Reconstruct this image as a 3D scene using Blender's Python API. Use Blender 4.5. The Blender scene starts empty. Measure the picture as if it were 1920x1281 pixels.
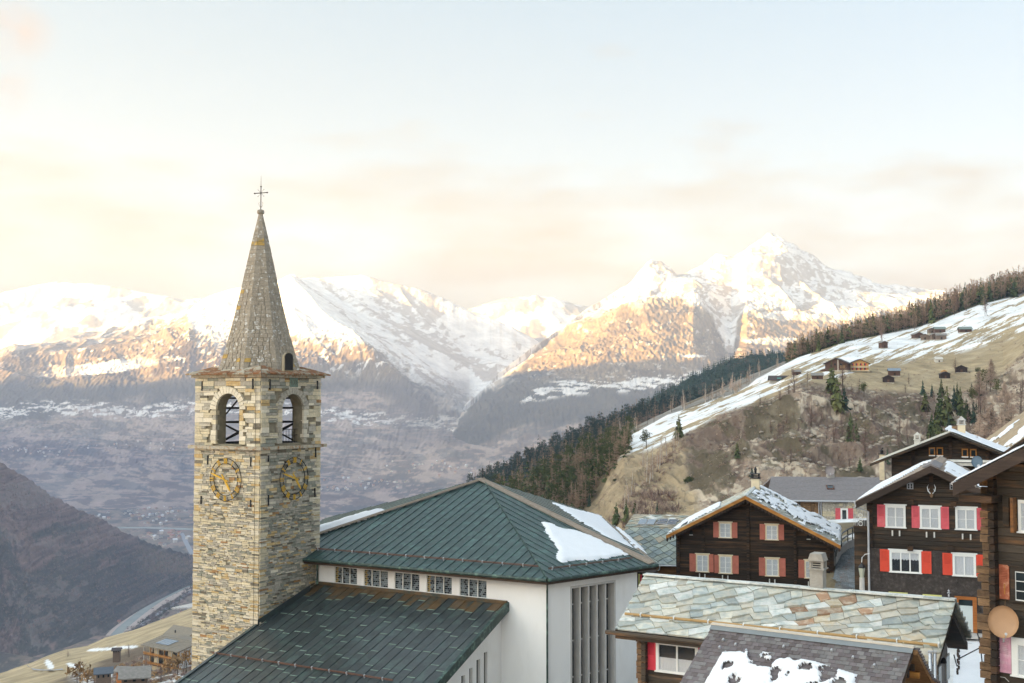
import bpy, bmesh, math, random
import numpy as np
from mathutils import Vector, Matrix
random.seed(7)
R = math.radians
F = 2200.0                       # focal length in pixels of the 1920 wide photograph
TH = math.atan(104.5 / F)        # the camera looks up a little
CTH, STH = math.cos(TH), math.sin(TH)
SC = bpy.context.scene
COL = SC.collection
# ---------------------------------------------------------------- camera
cd = bpy.data.cameras.new('camera')
cd.sensor_width = 36.0
cd.lens = F / 1920 * 36
cd.clip_start = 0.5
cd.clip_end = 60000
cam = bpy.data.objects.new('camera', cd)
COL.objects.link(cam)
cam.rotation_euler = (math.pi / 2 + TH, 0, 0)
SC.camera = cam
# ---------------------------------------------------------------- sky and sun
SUN_AZ, SUN_EL = -113.0, 9.0
SUN_STRENGTH, SKY_STRENGTH, EXPOSURE = 5.0, 0.08, 3.45
w = bpy.data.worlds.new('World')
SC.world = w
w.use_nodes = True
nt = w.node_tree
nt.nodes.clear()
def nn(tree, typ, **kw):
    n = tree.nodes.new(typ)
    for k, v in kw.items():
        if k.startswith('i_'):
            n.inputs[k[2:].replace('_', ' ')].default_value = v
        else:
            setattr(n, k, v)
    return n
sky = nn(nt, 'ShaderNodeTexSky', sky_type='NISHITA', sun_disc=False)
sky.sun_elevation = R(SUN_EL)
sky.sun_rotation = R(SUN_AZ)
sky.altitude = 1300
sky.air_density = 1.0
sky.dust_density = 2.0
sky.ozone_density = 1.0
tc = nn(nt, 'ShaderNodeTexCoord')
sep = nn(nt, 'ShaderNodeSeparateXYZ')
nt.links.new(tc.outputs['Generated'], sep.inputs[0])
mp = nn(nt, 'ShaderNodeMapping')
mp.inputs['Scale'].default_value = (3.0, 3.0, 11.0)
nt.links.new(tc.outputs['Generated'], mp.inputs[0])
n1 = nn(nt, 'ShaderNodeTexNoise')
n1.inputs['Scale'].default_value = 2.2
n1.inputs['Detail'].default_value = 9
n1.inputs['Roughness'].default_value = .52
nt.links.new(mp.outputs[0], n1.inputs['Vector'])
def mth(tree, op, a, b=None, clamp=False):
    n = tree.nodes.new('ShaderNodeMath')
    n.operation = op
    n.use_clamp = clamp
    for i, v in enumerate((a, b)):
        if v is None:
            continue
        if hasattr(v, 'is_output') or hasattr(v, 'links'):
            tree.links.new(v, n.inputs[i])
        else:
            n.inputs[i].default_value = v
    return n.outputs[0]
def ramp(tree, inp, pts):
    n = tree.nodes.new('ShaderNodeValToRGB')
    cr = n.color_ramp
    while len(cr.elements) < len(pts):
        cr.elements.new(0.5)
    for e, (p, c) in zip(cr.elements, pts):
        e.position = p
        e.color = (c, c, c, 1) if isinstance(c, (int, float)) else (*c, 1)
    tree.links.new(inp, n.inputs[0])
    return n.outputs[0]
# cloud cover: dense bank low over the horizon, thin wisps above
low = ramp(nt, sep.outputs[2], [(0.0, 1.0), (.10, .95), (.16, .42), (.25, 0.0), (1, 0)])
hi = ramp(nt, sep.outputs[2], [(0.0, 0.0), (.2, .0), (.3, .02), (.6, .06), (1, .06)])
cov = mth(nt, 'ADD', low, hi)
msk = mth(nt, 'ADD', mth(nt, 'MULTIPLY', mth(nt, 'SUBTRACT', n1.outputs[0], .66), 3.0), mth(nt, 'MULTIPLY', cov, 1.5), clamp=True)
n2 = nn(nt, 'ShaderNodeTexNoise')
n2.inputs['Scale'].default_value = 1.3
n2.inputs['Detail'].default_value = 8
n2.inputs['Roughness'].default_value = .6
mp2 = nn(nt, 'ShaderNodeMapping')
mp2.inputs['Scale'].default_value = (4.0, 4.0, 16.0)
mp2.inputs['Location'].default_value = (3.1, 1.7, 0.3)
nt.links.new(tc.outputs['Generated'], mp2.inputs[0])
nt.links.new(mp2.outputs[0], n2.inputs['Vector'])
CLOUD = .71
ccol = ramp(nt, n2.outputs[0], [(0.0, tuple(CLOUD * v for v in (.86, .60, .34))), (.42, tuple(CLOUD * v for v in (1.0, .74, .45))),
                                (.60, tuple(CLOUD * v for v in (1.10, .89, .61))), (.75, tuple(CLOUD * v for v in (1.22, 1.06, .80)))])
# clear air: the Nishita sky, milky through thin high haze
bl = nn(nt, 'ShaderNodeMixRGB', blend_type='MIX')
bl.inputs[0].default_value = .85
nt.links.new(sky.outputs[0], bl.inputs[1])
hz = ramp(nt, sep.outputs[2], [(0.0, tuple(CLOUD * v for v in (.88, .70, .48))), (.16, tuple(CLOUD * v for v in (.92, .86, .76))), (.36, tuple(CLOUD * v for v in (.62, .80, .90))), (1, tuple(CLOUD * v for v in (.64, .82, 1.0)))])
nt.links.new(hz, bl.inputs[2])
# a few small pink sunset clouds high on the left
puffs = None
for (px_, py_, rad_) in ((10, 40, .030), (45, 60, .026), (5, 150, .026), (-60, 100, .05), (25, 175, .018), (-140, 60, .05)):
    v_ = Vector(((px_ - 960) / F, CTH - (640.5 - py_) / F * STH, STH + (640.5 - py_) / F * CTH)).normalized()
    d_ = nn(nt, 'ShaderNodeVectorMath', operation='DISTANCE')
    nt.links.new(tc.outputs['Generated'], d_.inputs[0]); d_.inputs[1].default_value = v_
    k_ = mth(nt, 'SUBTRACT', 1.0, mth(nt, 'DIVIDE', d_.outputs['Value'], rad_), clamp=True)
    puffs = k_ if puffs is None else mth(nt, 'MAXIMUM', puffs, k_)
n9 = nn(nt, 'ShaderNodeTexNoise'); n9.inputs['Scale'].default_value = 26; n9.inputs['Detail'].default_value = 6
mp9 = nn(nt, 'ShaderNodeMapping'); mp9.inputs['Scale'].default_value = (1, 1, 2.2)
nt.links.new(tc.outputs['Generated'], mp9.inputs[0]); nt.links.new(mp9.outputs[0], n9.inputs['Vector'])
pm = mth(nt, 'MULTIPLY', puffs, mth(nt, 'MULTIPLY', mth(nt, 'SUBTRACT', n9.outputs[0], .30), 3.2, clamp=True), clamp=True)
pk = nn(nt, 'ShaderNodeMixRGB', blend_type='MIX')
pk.inputs[2].default_value = (CLOUD * 1.12, CLOUD * .90, CLOUD * .80, 1)
nt.links.new(pm, pk.inputs[0]); nt.links.new(bl.outputs[0], pk.inputs[1])
mx = nn(nt, 'ShaderNodeMixRGB', blend_type='MIX')
nt.links.new(msk, mx.inputs[0])
nt.links.new(pk.outputs[0], mx.inputs[1])
nt.links.new(ccol, mx.inputs[2])
# the whole sky glows wider and warmer towards the low sun, far outside the frame
dt = nn(nt, 'ShaderNodeVectorMath', operation='DOT_PRODUCT')
nrm = nn(nt, 'ShaderNodeVectorMath', operation='NORMALIZE')
nt.links.new(tc.outputs['Generated'], nrm.inputs[0])
nt.links.new(nrm.outputs[0], dt.inputs[0])
dt.inputs[1].default_value = (math.sin(R(SUN_AZ)) * math.cos(R(SUN_EL)), math.cos(R(SUN_AZ)) * math.cos(R(SUN_EL)), math.sin(R(SUN_EL)))
gl = ramp(nt, mth(nt, 'MULTIPLY', mth(nt, 'ADD', dt.outputs['Value'], 1.0), .5), [(0, (.30, .292, .285)), (.30, (.275, .268, .255)), (.57, (.262, .253, .238)), (.70, (.60, .54, .47)), (.84, (.98, .86, .72)), (1, (1.0, .88, .74))])
mg = nn(nt, 'ShaderNodeMixRGB', blend_type='MULTIPLY')
mg.inputs[0].default_value = 1
nt.links.new(mx.outputs[0], mg.inputs[1]); nt.links.new(gl, mg.inputs[2])
mg4 = nn(nt, 'ShaderNodeVectorMath', operation='SCALE')
mg4.inputs['Scale'].default_value = 4.0
nt.links.new(mg.outputs[0], mg4.inputs[0])
bg = nn(nt, 'ShaderNodeBackground')
bg.inputs['Strength'].default_value = SKY_STRENGTH
nt.links.new(mg4.outputs[0], bg.inputs[0])
wo = nn(nt, 'ShaderNodeOutputWorld')
nt.links.new(bg.outputs[0], wo.inputs[0])
sl = bpy.data.lights.new('sun', 'SUN')
sl.energy = SUN_STRENGTH
sl.angle = R(0.5)
sl.color = (1.0, .63, .22)
so = bpy.data.objects.new('sun', sl)
COL.objects.link(so)
az, el = R(SUN_AZ), R(SUN_EL)
SDIR = Vector((math.sin(az) * math.cos(el), math.cos(az) * math.cos(el), math.sin(el)))
so.rotation_euler = SDIR.to_track_quat('Z', 'Y').to_euler()
vs = SC.view_settings
vs.view_transform = 'Standard'
vs.look = 'None'
vs.gamma = 1
vs.use_curve_mapping = False
vs.exposure = EXPOSURE
cy = SC.cycles
cy.use_denoising = True
cy.max_bounces = 6
cy.diffuse_bounces = 3
cy.glossy_bounces = 3
cy.transmission_bounces = 4
cy.volume_bounces = 1
cy.transparent_max_bounces = 8
cy.caustics_reflective = False
cy.caustics_refractive = False
# ---------------------------------------------------------------- helpers
def pix(x, y, Y):
    """world point on the line of sight of photograph pixel (x, y) at forward distance Y"""
    a = (x - 960) / F
    b = (640.5 - y) / F
    k = Y / (CTH - b * STH)
    return np.array((a * k, Y + 0 * k, (STH + b * CTH) * k)) if np.ndim(k) else Vector((a * k, Y, (STH + b * CTH) * k))
def proj(X, Y, Z):
    d = Y * CTH + Z * STH
    u = -Y * STH + Z * CTH
    return 960 + F * X / d, 640.5 - F * u / d
def lin(c):
    c = c / 255.0
    return c / 12.92 if c <= .04045 else ((c + .055) / 1.055) ** 2.4
def hx(s):
    return tuple(lin(int(s[i:i + 2], 16)) for i in (0, 2, 4))
def tag(o, label=None, cat=None, group=None, kind=None):
    if label: o['label'] = label
    if cat: o['category'] = cat
    if group: o['group'] = group
    if kind: o['kind'] = kind
    return o
def empty(name, loc, rz, label, cat, group=None, parent=None):
    o = bpy.data.objects.new(name, None)
    o.empty_display_size = .5
    COL.objects.link(o)
    o.location = loc
    o.rotation_euler = (0, 0, rz)
    if parent: o.parent = parent
    return tag(o, label, cat, group)
def link(name, me, parent=None, loc=None, rot=None, scale=None):
    o = bpy.data.objects.new(name, me)
    COL.objects.link(o)
    if parent: o.parent = parent
    if loc is not None: o.location = loc
    if rot is not None: o.rotation_euler = rot
    if scale is not None: o.scale = scale
    return o
class MB:
    def __init__(s):
        s.v, s.f, s.m = [], [], []
    def add(s, vs_, fs, m=0):
        b = len(s.v)
        s.v += [tuple(v) for v in vs_]
        s.f += [tuple(b + i for i in f) for f in fs]
        s.m += [m] * len(fs)
        return s
    def hexa(s, p, m=0):
        return s.add(p, [(0, 3, 2, 1), (4, 5, 6, 7), (0, 1, 5, 4), (1, 2, 6, 5), (2, 3, 7, 6), (3, 0, 4, 7)], m)
    def box(s, x0, x1, y0, y1, z0, z1, m=0):
        return s.hexa([(x0, y0, z0), (x1, y0, z0), (x1, y1, z0), (x0, y1, z0), (x0, y0, z1), (x1, y0, z1), (x1, y1, z1), (x0, y1, z1)], m)
    def prism(s, poly, off, m=0):
        """polygon (3-D points) extruded by the vector off"""
        n = len(poly)
        a = [Vector(p) for p in poly]
        b = [p + Vector(off) for p in a]
        s.add(a + b, [tuple(range(n))[::-1], tuple(range(n, 2 * n))] + [(i, (i + 1) % n, n + (i + 1) % n, n + i) for i in range(n)], m)
        return s
    def tube(s, path, r, n=6, m=0, cap=True):
        pts = [Vector(p) for p in path]
        rs = r if isinstance(r, (list, tuple)) else [r] * len(pts)
        b = len(s.v)
        for i, p in enumerate(pts):
            d = (pts[min(i + 1, len(pts) - 1)] - pts[max(i - 1, 0)]).normalized()
            q = Vector((0, 0, 1)) if abs(d.z) < .9 else Vector((1, 0, 0))
            u = d.cross(q).normalized()
            v = d.cross(u)
            for k in range(n):
                t = 2 * math.pi * k / n
                s.v.append(tuple(p + (u * math.cos(t) + v * math.sin(t)) * rs[i]))
        for i in range(len(pts) - 1):
            for k in range(n):
                s.f.append((b + i * n + k, b + i * n + (k + 1) % n, b + (i + 1) * n + (k + 1) % n, b + (i + 1) * n + k))
                s.m.append(m)
        if cap:
            s.f.append(tuple(b + k for k in range(n))[::-1]); s.m.append(m)
            s.f.append(tuple(b + (len(pts) - 1) * n + k for k in range(n))); s.m.append(m)
        return s
    def lathe(s, prof, n=12, m=0, c=(0, 0, 0)):
        b = len(s.v)
        for r, z in prof:
            for k in range(n):
                t = 2 * math.pi * k / n
                s.v.append((c[0] + r * math.cos(t), c[1] + r * math.sin(t), c[2] + z))
        for i in range(len(prof) - 1):
            for k in range(n):
                s.f.append((b + i * n + k, b + i * n + (k + 1) % n, b + (i + 1) * n + (k + 1) % n, b + (i + 1) * n + k))
                s.m.append(m)
        return s
    def mesh(s, name, mats, smooth=False):
        me = bpy.data.meshes.new(name)
        me.from_pydata(s.v, [], s.f)
        if not isinstance(mats, (list, tuple)): mats = [mats]
        for q in mats: me.materials.append(q)
        if len(mats) > 1: me.polygons.foreach_set('material_index', s.m)
        if smooth: me.polygons.foreach_set('use_smooth', [True] * len(s.f))
        me.update()
        return me
    def build(s, name, mats, parent=None, smooth=False, loc=None, rot=None):
        return link(name, s.mesh(name, mats, smooth), parent, loc, rot)
# ---------------------------------------------------------------- materials
def mat(name, col, rough=.75, var=.18, scale=3.0, stretch=(1, 1, 1), bump=.15, bscale=None, col2=None, c2=(.5, .65), s2=1.2,
        metal=0.0, obvar=0.0, detail=6, spec=.4, st2=None, disp=1.0):
    m = bpy.data.materials.new(name)
    m.use_nodes = True
    t = m.node_tree
    bs = t.nodes['Principled BSDF']
    bs.inputs['Roughness'].default_value = rough
    bs.inputs['Metallic'].default_value = metal
    bs.inputs['Specular IOR Level'].default_value = spec
    co = nn(t, 'ShaderNodeTexCoord')
    ma = nn(t, 'ShaderNodeMapping')
    ma.inputs['Scale'].default_value = stretch
    t.links.new(co.outputs['Object'], ma.inputs[0])
    oi = nn(t, 'ShaderNodeObjectInfo')
    ad = nn(t, 'ShaderNodeVectorMath', operation='ADD')
    cm = nn(t, 'ShaderNodeCombineXYZ')
    rr = mth(t, 'MULTIPLY', oi.outputs['Random'], 37.0)
    for i in range(3): t.links.new(rr, cm.inputs[i])
    t.links.new(ma.outputs[0], ad.inputs[0]); t.links.new(cm.outputs[0], ad.inputs[1])
    no = nn(t, 'ShaderNodeTexNoise')
    no.inputs['Scale'].default_value = scale
    no.inputs['Detail'].default_value = detail
    no.inputs['Roughness'].default_value = .6
    t.links.new(ad.outputs[0], no.inputs['Vector'])
    f = mth(t, 'ADD', mth(t, 'MULTIPLY', mth(t, 'SUBTRACT', no.outputs[0], .5), var * 5), 1.0)
    if obvar:
        f = mth(t, 'MULTIPLY', f, mth(t, 'ADD', mth(t, 'MULTIPLY', oi.outputs['Random'], obvar * 2), 1 - obvar))
    rgb = nn(t, 'ShaderNodeRGB')
    rgb.outputs[0].default_value = (*col, 1)
    c = rgb.outputs[0]
    if col2:
        n3 = nn(t, 'ShaderNodeTexNoise')
        n3.inputs['Scale'].default_value = s2
        n3.inputs['Detail'].default_value = 8
        n3.inputs['Roughness'].default_value = .65
        m3 = nn(t, 'ShaderNodeMapping')
        m3.inputs['Scale'].default_value = st2 or stretch
        a3 = nn(t, 'ShaderNodeVectorMath', operation='ADD')
        t.links.new(co.outputs['Object'], m3.inputs[0])
        t.links.new(m3.outputs[0], a3.inputs[0]); t.links.new(cm.outputs[0], a3.inputs[1])
        t.links.new(a3.outputs[0], n3.inputs['Vector'])
        k = ramp(t, n3.outputs[0], [(c2[0], 0.0), (c2[1], 1.0)])
        x = nn(t, 'ShaderNodeMixRGB')
        t.links.new(k, x.inputs[0]); t.links.new(c, x.inputs[1])
        x.inputs[2].default_value = (*col2, 1)
        c = x.outputs[0]
    x = nn(t, 'ShaderNodeVectorMath', operation='SCALE')
    t.links.new(c, x.inputs[0]); t.links.new(f, x.inputs['Scale'])
    t.links.new(x.outputs[0], bs.inputs['Base Color'])
    if bump:
        bp = nn(t, 'ShaderNodeBump')
        bp.inputs['Strength'].default_value = bump
        bp.inputs['Distance'].default_value = .05 * disp
        nb = no
        if bscale:
            nb = nn(t, 'ShaderNodeTexNoise')
            nb.inputs['Scale'].default_value = bscale
            nb.inputs['Detail'].default_value = 4
            t.links.new(ad.outputs[0], nb.inputs['Vector'])
        t.links.new(nb.outputs[0], bp.inputs['Height'])
        t.links.new(bp.outputs[0], bs.inputs['Normal'])
    return m
def terrain_mat(name, rough=.9, fine=.02, var=.35, bump=.0, bd=5.0):
    """colour per vertex (which stuff lies where) times fine noise in metres"""
    m = bpy.data.materials.new(name)
    m.use_nodes = True
    t = m.node_tree
    bs = t.nodes['Principled BSDF']
    bs.inputs['Roughness'].default_value = rough
    bs.inputs['Specular IOR Level'].default_value = .1
    at = nn(t, 'ShaderNodeAttribute', attribute_name='albedo')
    co = nn(t, 'ShaderNodeTexCoord')
    no = nn(t, 'ShaderNodeTexNoise')
    no.inputs['Scale'].default_value = fine
    no.inputs['Detail'].default_value = 6
    no.inputs['Roughness'].default_value = .7
    t.links.new(co.outputs['Object'], no.inputs['Vector'])
    f = mth(t, 'ADD', mth(t, 'MULTIPLY', mth(t, 'SUBTRACT', no.outputs[0], .5), var * 4), 1.0)
    x = nn(t, 'ShaderNodeVectorMath', operation='SCALE')
    t.links.new(at.outputs['Color'], x.inputs[0]); t.links.new(f, x.inputs['Scale'])
    t.links.new(x.outputs[0], bs.inputs['Base Color'])
    if bump:
        bp = nn(t, 'ShaderNodeBump')
        bp.inputs['Strength'].default_value = bump
        bp.inputs['Distance'].default_value = bd
        t.links.new(no.outputs[0], bp.inputs['Height'])
        t.links.new(bp.outputs[0], bs.inputs['Normal'])
    return m
# ---------------------------------------------------------------- numeric noise
def _h(ix, iy, seed):
    n = (ix.astype(np.int64) * 374761393 + iy.astype(np.int64) * 668265263 + seed * 974634777) & 0xffffffff
    n = ((n ^ (n >> 13)) * 1274126177) & 0xffffffff
    return ((n ^ (n >> 16)) & 0xffffff) / float(0xffffff)
def vn(x, y, seed=0):
    ix, iy = np.floor(x), np.floor(y)
    fx, fy = x - ix, y - iy
    fx = fx * fx * fx * (fx * (fx * 6 - 15) + 10)
    fy = fy * fy * fy * (fy * (fy * 6 - 15) + 10)
    a, b = _h(ix, iy, seed), _h(ix + 1, iy, seed)
    c, d = _h(ix, iy + 1, seed), _h(ix + 1, iy + 1, seed)
    return (a + (b - a) * fx) * (1 - fy) + (c + (d - c) * fx) * fy
def fbm(x, y, o=5, seed=0, g=.5):
    s, a, t = 0, 1, 0
    for i in range(o):
        s = s + a * vn(x, y, seed + i * 17); t += a
        x, y = x * 1.93 * .8 - y * 1.93 * .6 + 3.7, x * 1.93 * .6 + y * 1.93 * .8 + 1.3
        a *= g
    return s / t
def rdg(x, y, o=5, seed=0, g=.5):
    s, a, t = 0, 1, 0
    for i in range(o):
        s = s + a * (1 - np.abs(vn(x, y, seed + i * 13) * 2 - 1)) ** 1.5; t += a
        x, y = x * 1.9 * .87 - y * 1.9 * .5 + 5.1, x * 1.9 * .5 + y * 1.9 * .87 + 2.9
        a *= g
    return s / t
def ip(x, pts):
    return np.interp(x, [p[0] for p in pts], [p[1] for p in pts]) if not np.isscalar(pts) else np.full_like(x, pts, dtype=float)
def sst(x, a, b):
    t = np.clip((x - a) / (b - a), 0, 1)
    return t * t * (3 - 2 * t)
def mixc(c, k, col):
    return c * (1 - k[..., None]) + np.array(col) * k[..., None]
SHEETS = {}
def sheet(name, x0, x1, nx, rows, segs, disp, colour, material, jag=0.0, jfreq=.02, floorz=None):
    """a hillside: rows of (pixel height curve, distance curve) skinned in 3-D, then roughened in metres"""
    xs = np.linspace(x0, x1, nx)
    pr = []
    for i, (yc, dc) in enumerate(rows):
        y = ip(xs, yc)
        if jag and i == len(rows) - 2:
            y = y + jag * (fbm(xs * jfreq, xs * 0 + 3.3, 6, 5, .6) - .5)
        d = ip(xs, dc)
        p = pix(xs, y, d)
        pr.append((p[0], p[1], p[2], y))
    G = []
    T = []
    for i in range(len(rows) - 1):
        n = segs[i]
        for k in range(n + (1 if i == len(rows) - 2 else 0)):
            t = k / n
            G.append([pr[i][j] * (1 - t) + pr[i + 1][j] * t for j in range(3)])
            T.append(np.full(nx, i + t))
    G = np.array(G); T = np.array(T)
    X, Y, Z = G[:, 0], G[:, 1], G[:, 2]
    dz = disp(X, Y, Z, T)
    Z = Z + dz
    if floorz is not None: Z = np.maximum(Z, floorz)
    PX, PY = proj(X, Y, Z)
    dZx = np.gradient(Z, axis=1) / (np.gradient(X, axis=1) + 1e-6)
    C = colour(X, Y, G[:, 2], T, PX, PY, dZx)
    ny = len(G)
    vs_ = np.stack([X, Y, Z], -1).reshape(-1, 3)
    idx = np.arange(nx * ny).reshape(ny, nx)
    fs = np.stack([idx[:-1, :-1], idx[:-1, 1:], idx[1:, 1:], idx[1:, :-1]], -1).reshape(-1, 4)
    me = bpy.data.meshes.new(name)
    me.vertices.add(len(vs_)); me.vertices.foreach_set('co', vs_.ravel())
    me.loops.add(fs.size); me.loops.foreach_set('vertex_index', fs.ravel().astype(np.int32))
    me.polygons.add(len(fs)); me.polygons.foreach_set('loop_start', np.arange(0, fs.size, 4, dtype=np.int32))
    me.polygons.foreach_set('loop_total', np.full(len(fs), 4, dtype=np.int32))
    me.polygons.foreach_set('use_smooth', np.ones(len(fs), dtype=bool))
    at = me.attributes.new('albedo', 'FLOAT_COLOR', 'POINT')
    at.data.foreach_set('color', np.concatenate([np.clip(C, .01, .9).reshape(-1, 3), np.ones((len(vs_), 1))], 1).ravel())
    me.materials.append(material)
    me.update(calc_edges=True)
    o = link(name.split('.')[0], me)
    tag(o, kind='structure')
    SHEETS[name] = dict(X=X, Y=Y, Z=Z, T=T, PX=PX, PY=PY)
    return o
def onhill(name, x, y, tmin=0, tmax=99):
    """point of a hillside that shows at photograph pixel (x, y)"""
    s = SHEETS[name]
    dd = (s['PX'] - x) ** 2 + (s['PY'] - y) ** 2 + 1e6 * ((s['T'] < tmin) | (s['T'] > tmax))
    i = np.unravel_index(np.argmin(dd), dd.shape)
    return Vector((s['X'][i], s['Y'][i], s['Z'][i]))
# ================================================================ TERRAIN
SNOW = (.78, .79, .80); FSNOW = (.80, .765, .72); ROCKC = (.23, .20, .17); LARCH = (.195, .14, .08); PINE = (.035, .05, .035)  # FSNOW: far snow warmed, the sunlight's tint put into its colour
SCRUB = (.15, .115, .085); GRASS = (.31, .245, .145); FIELD = (.26, .19, .15)
tm_far = terrain_mat('mountain_ground', fine=.006, var=.30, bump=.6, bd=30)
tm_mid = terrain_mat('hillside_ground', fine=.05, var=.35, bump=.8, bd=3)
tm_near = terrain_mat('near_ground', fine=.6, var=.30, bump=.6, bd=.5)
FL = -700.0
def fy(d): return float(640.5 + F * math.tan(TH + math.atan(700 / d)))
# --- the farthest range, snow all over
def dispA(X, Y, Z, T):
    m = np.clip(T, 0, 1) * sst(1.02 - T, 0, .10)
    return 420 * (rdg(X / 1500, Y / 2600, 6, 3) - .55) * m
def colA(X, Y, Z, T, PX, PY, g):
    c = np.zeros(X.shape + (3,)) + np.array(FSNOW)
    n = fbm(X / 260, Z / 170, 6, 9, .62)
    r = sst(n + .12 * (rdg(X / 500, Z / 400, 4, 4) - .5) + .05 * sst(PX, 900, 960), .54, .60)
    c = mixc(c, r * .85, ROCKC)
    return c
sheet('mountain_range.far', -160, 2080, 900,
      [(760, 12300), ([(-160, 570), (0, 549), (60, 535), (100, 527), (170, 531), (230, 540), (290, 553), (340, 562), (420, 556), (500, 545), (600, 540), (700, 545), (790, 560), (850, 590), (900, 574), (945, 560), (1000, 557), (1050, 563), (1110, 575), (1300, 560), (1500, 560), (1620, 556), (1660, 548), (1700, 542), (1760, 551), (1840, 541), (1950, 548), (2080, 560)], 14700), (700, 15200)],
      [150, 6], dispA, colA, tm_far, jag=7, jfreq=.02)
# --- left massif, from the clouds down over forest and terraces to the valley floor
def dispB(X, Y, Z, T):
    up = sst(T, 1.6, 2.6) * sst(5.02 - T, 0, .10)
    u = X * .8 + Z * .9
    a = 480 * (rdg(u / 1500, (Y + X * .3) / 3600, 6, 21) - .5) * up
    b = 150 * (rdg(X / 900, Y / 1300, 5, 33) - .5) * sst(T, .5, 1.2) * sst(3.8 - T, 0, .8)
    tr = 15 * (vn(X / 15, Z / 17, 5) - .5) * sst(T, .9, 1.4) * sst(4.2 - T, 0, .4)
    return a + b + tr
def colB(X, Y, Z, T, PX, PY, g):
    n1 = fbm(X / 330, Z / 230 + Y / 1800, 6, 40, .6)
    n2 = fbm(X / 62 + Z / 90, Z / 36 - X / 200, 5, 50, .62)
    st = vn(X / 13, Z / 15, 71) * .6 + vn(X / 6.5, Z / 8, 75) * .4
    c = np.zeros(X.shape + (3,)) + np.array((.17, .135, .115))
    # valley terraces: fields and scrub
    f = sst(fbm((PX + 1.5 * PY) / 42, (PY - .25 * PX) / 13, 6, 61, .62), .47, .56)
    c = mixc(c, f * .75, (.43, .33, .27))
    c = mixc(c, sst(fbm((PX + 2 * PY) / 60, (PY - .2 * PX) / 18, 6, 66, .62), .52, .6) * .6, (.10, .105, .10))
    c = mixc(c, sst(fbm(PX / 30, PY / 3.2, 4, 67, .6), .62, .68) * .6, (.45, .33, .28))
    # forest belt
    ft = ip(PX, [(-100, 790), (0, 790), (200, 760), (370, 750), (560, 730), (700, 745), (820, 800), (1000, 800)])
    k = sst(ft - PY + 60 * (n1 - .5), -12, 12)
    fc = np.array(LARCH) * (.55 + .9 * st[..., None])
    fc = fc * (1 - sst(n1, .5, .58)[..., None] * .6)
    fc = mixc(fc, sst(PY, 690, 735) * .8, (.035, .045, .04))
    c = c * (1 - k[..., None]) + fc * k[..., None]
    # snowy terraces half way down
    band = np.exp(-((PY - ip(PX, [(-100, 770), (0, 772), (100, 765), (200, 768), (260, 778), (330, 765), (420, 762), (600, 775), (690, 785), (760, 790), (1000, 800)])) / 13) ** 2)
    sn = sst(fbm((PX + PY) / 16, PY / 4.2, 6, 81, .7) + .13 * band, .63, .69) * sst(band, .05, .5)
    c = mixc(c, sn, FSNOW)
    # snow above the wood line
    sl_ = ip(PX, [(-100, 660), (0, 652), (100, 640), (166, 628), (246, 612), (297, 604), (350, 600), (380, 640), (430, 640), (500, 640), (560, 640), (620, 640), (680, 640), (760, 700), (850, 780), (1000, 800)])
    s = sst(sl_ - PY + 70 * (n2 - .5) + 60 * (n1 - .5), -16, 16)
    cl = np.exp(-((PX - 190) / 130) ** 2) * np.exp(-((PY - 690 + .12 * (PX - 190)) / 13) ** 2)
    s = np.maximum(s, sst(cl + .7 * (n2 - .5), .35, .6))
    cl2 = sst(fbm(X / 60, Z / 26, 5, 88, .68), .64, .68) * sst(720 - PY, 0, 40)
    s = np.maximum(s, cl2 * .9)
    rk = sst(rdg((X * .6 + Z * 1.1) / 420, (Y * .4 + X * .5 - Z * .5) / 900, 5, 91, .6) + .55 * (n2 - .5), .62, .70)
    rk = np.maximum(rk, sst(np.abs(g), .9, 1.4) * .8)
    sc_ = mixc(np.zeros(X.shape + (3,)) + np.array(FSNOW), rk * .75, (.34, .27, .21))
    c = c * (1 - s[..., None]) + sc_ * s[..., None]
    # gorge cliffs
    gk = sst(PX, 690, 760) * sst(PY, 690, 730) * sst(860 - PY, 0, 40) * sst(900 - PX, 0, 30)
    c = mixc(c, gk * .6, (.10, .085, .08))
    return c
sheet('mountain_range.left', -160, 1180, 900,
      [([(-160, fy(7400)), (380, fy(7400)), (600, fy(5800)), (1180, fy(5800))], [(-160, 7400), (380, 7400), (600, 5800), (1180, 5800)]), ([(-160, 905), (300, 905), (700, 900), (850, 860), (1180, 850)], [(-160, 7900), (380, 7900), (600, 6900), (1180, 6900)]), ([(-160, 800), (300, 800), (600, 800), (800, 815), (880, 800), (1180, 800)], [(-160, 8700), (380, 8700), (600, 8400), (1180, 8300)]),
       ([(-160, 720), (0, 715), (300, 700), (600, 705), (760, 740), (870, 780), (940, 740), (1180, 760)], 9300),
       ([(-160, 665), (0, 657), (89, 647), (166, 632), (246, 616), (297, 607), (350, 600), (430, 610), (560, 620), (700, 640), (800, 670), (880, 700), (960, 690), (1180, 740)], 10300),
       ([(-160, 660), (0, 652), (89, 643), (166, 628), (246, 612), (297, 600), (350, 583), (380, 562), (400, 552), (440, 540), (500, 533), (540, 528), (575, 522), (620, 519), (680, 514), (730, 528), (790, 543), (830, 558), (870, 580), (915, 602), (960, 632), (1010, 665), (1100, 720), (1180, 760)], 12400), (720, 14000)],
      [60, 110, 80, 80, 150, 6], dispB, colB, tm_far, jag=6, jfreq=.03)
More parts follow.
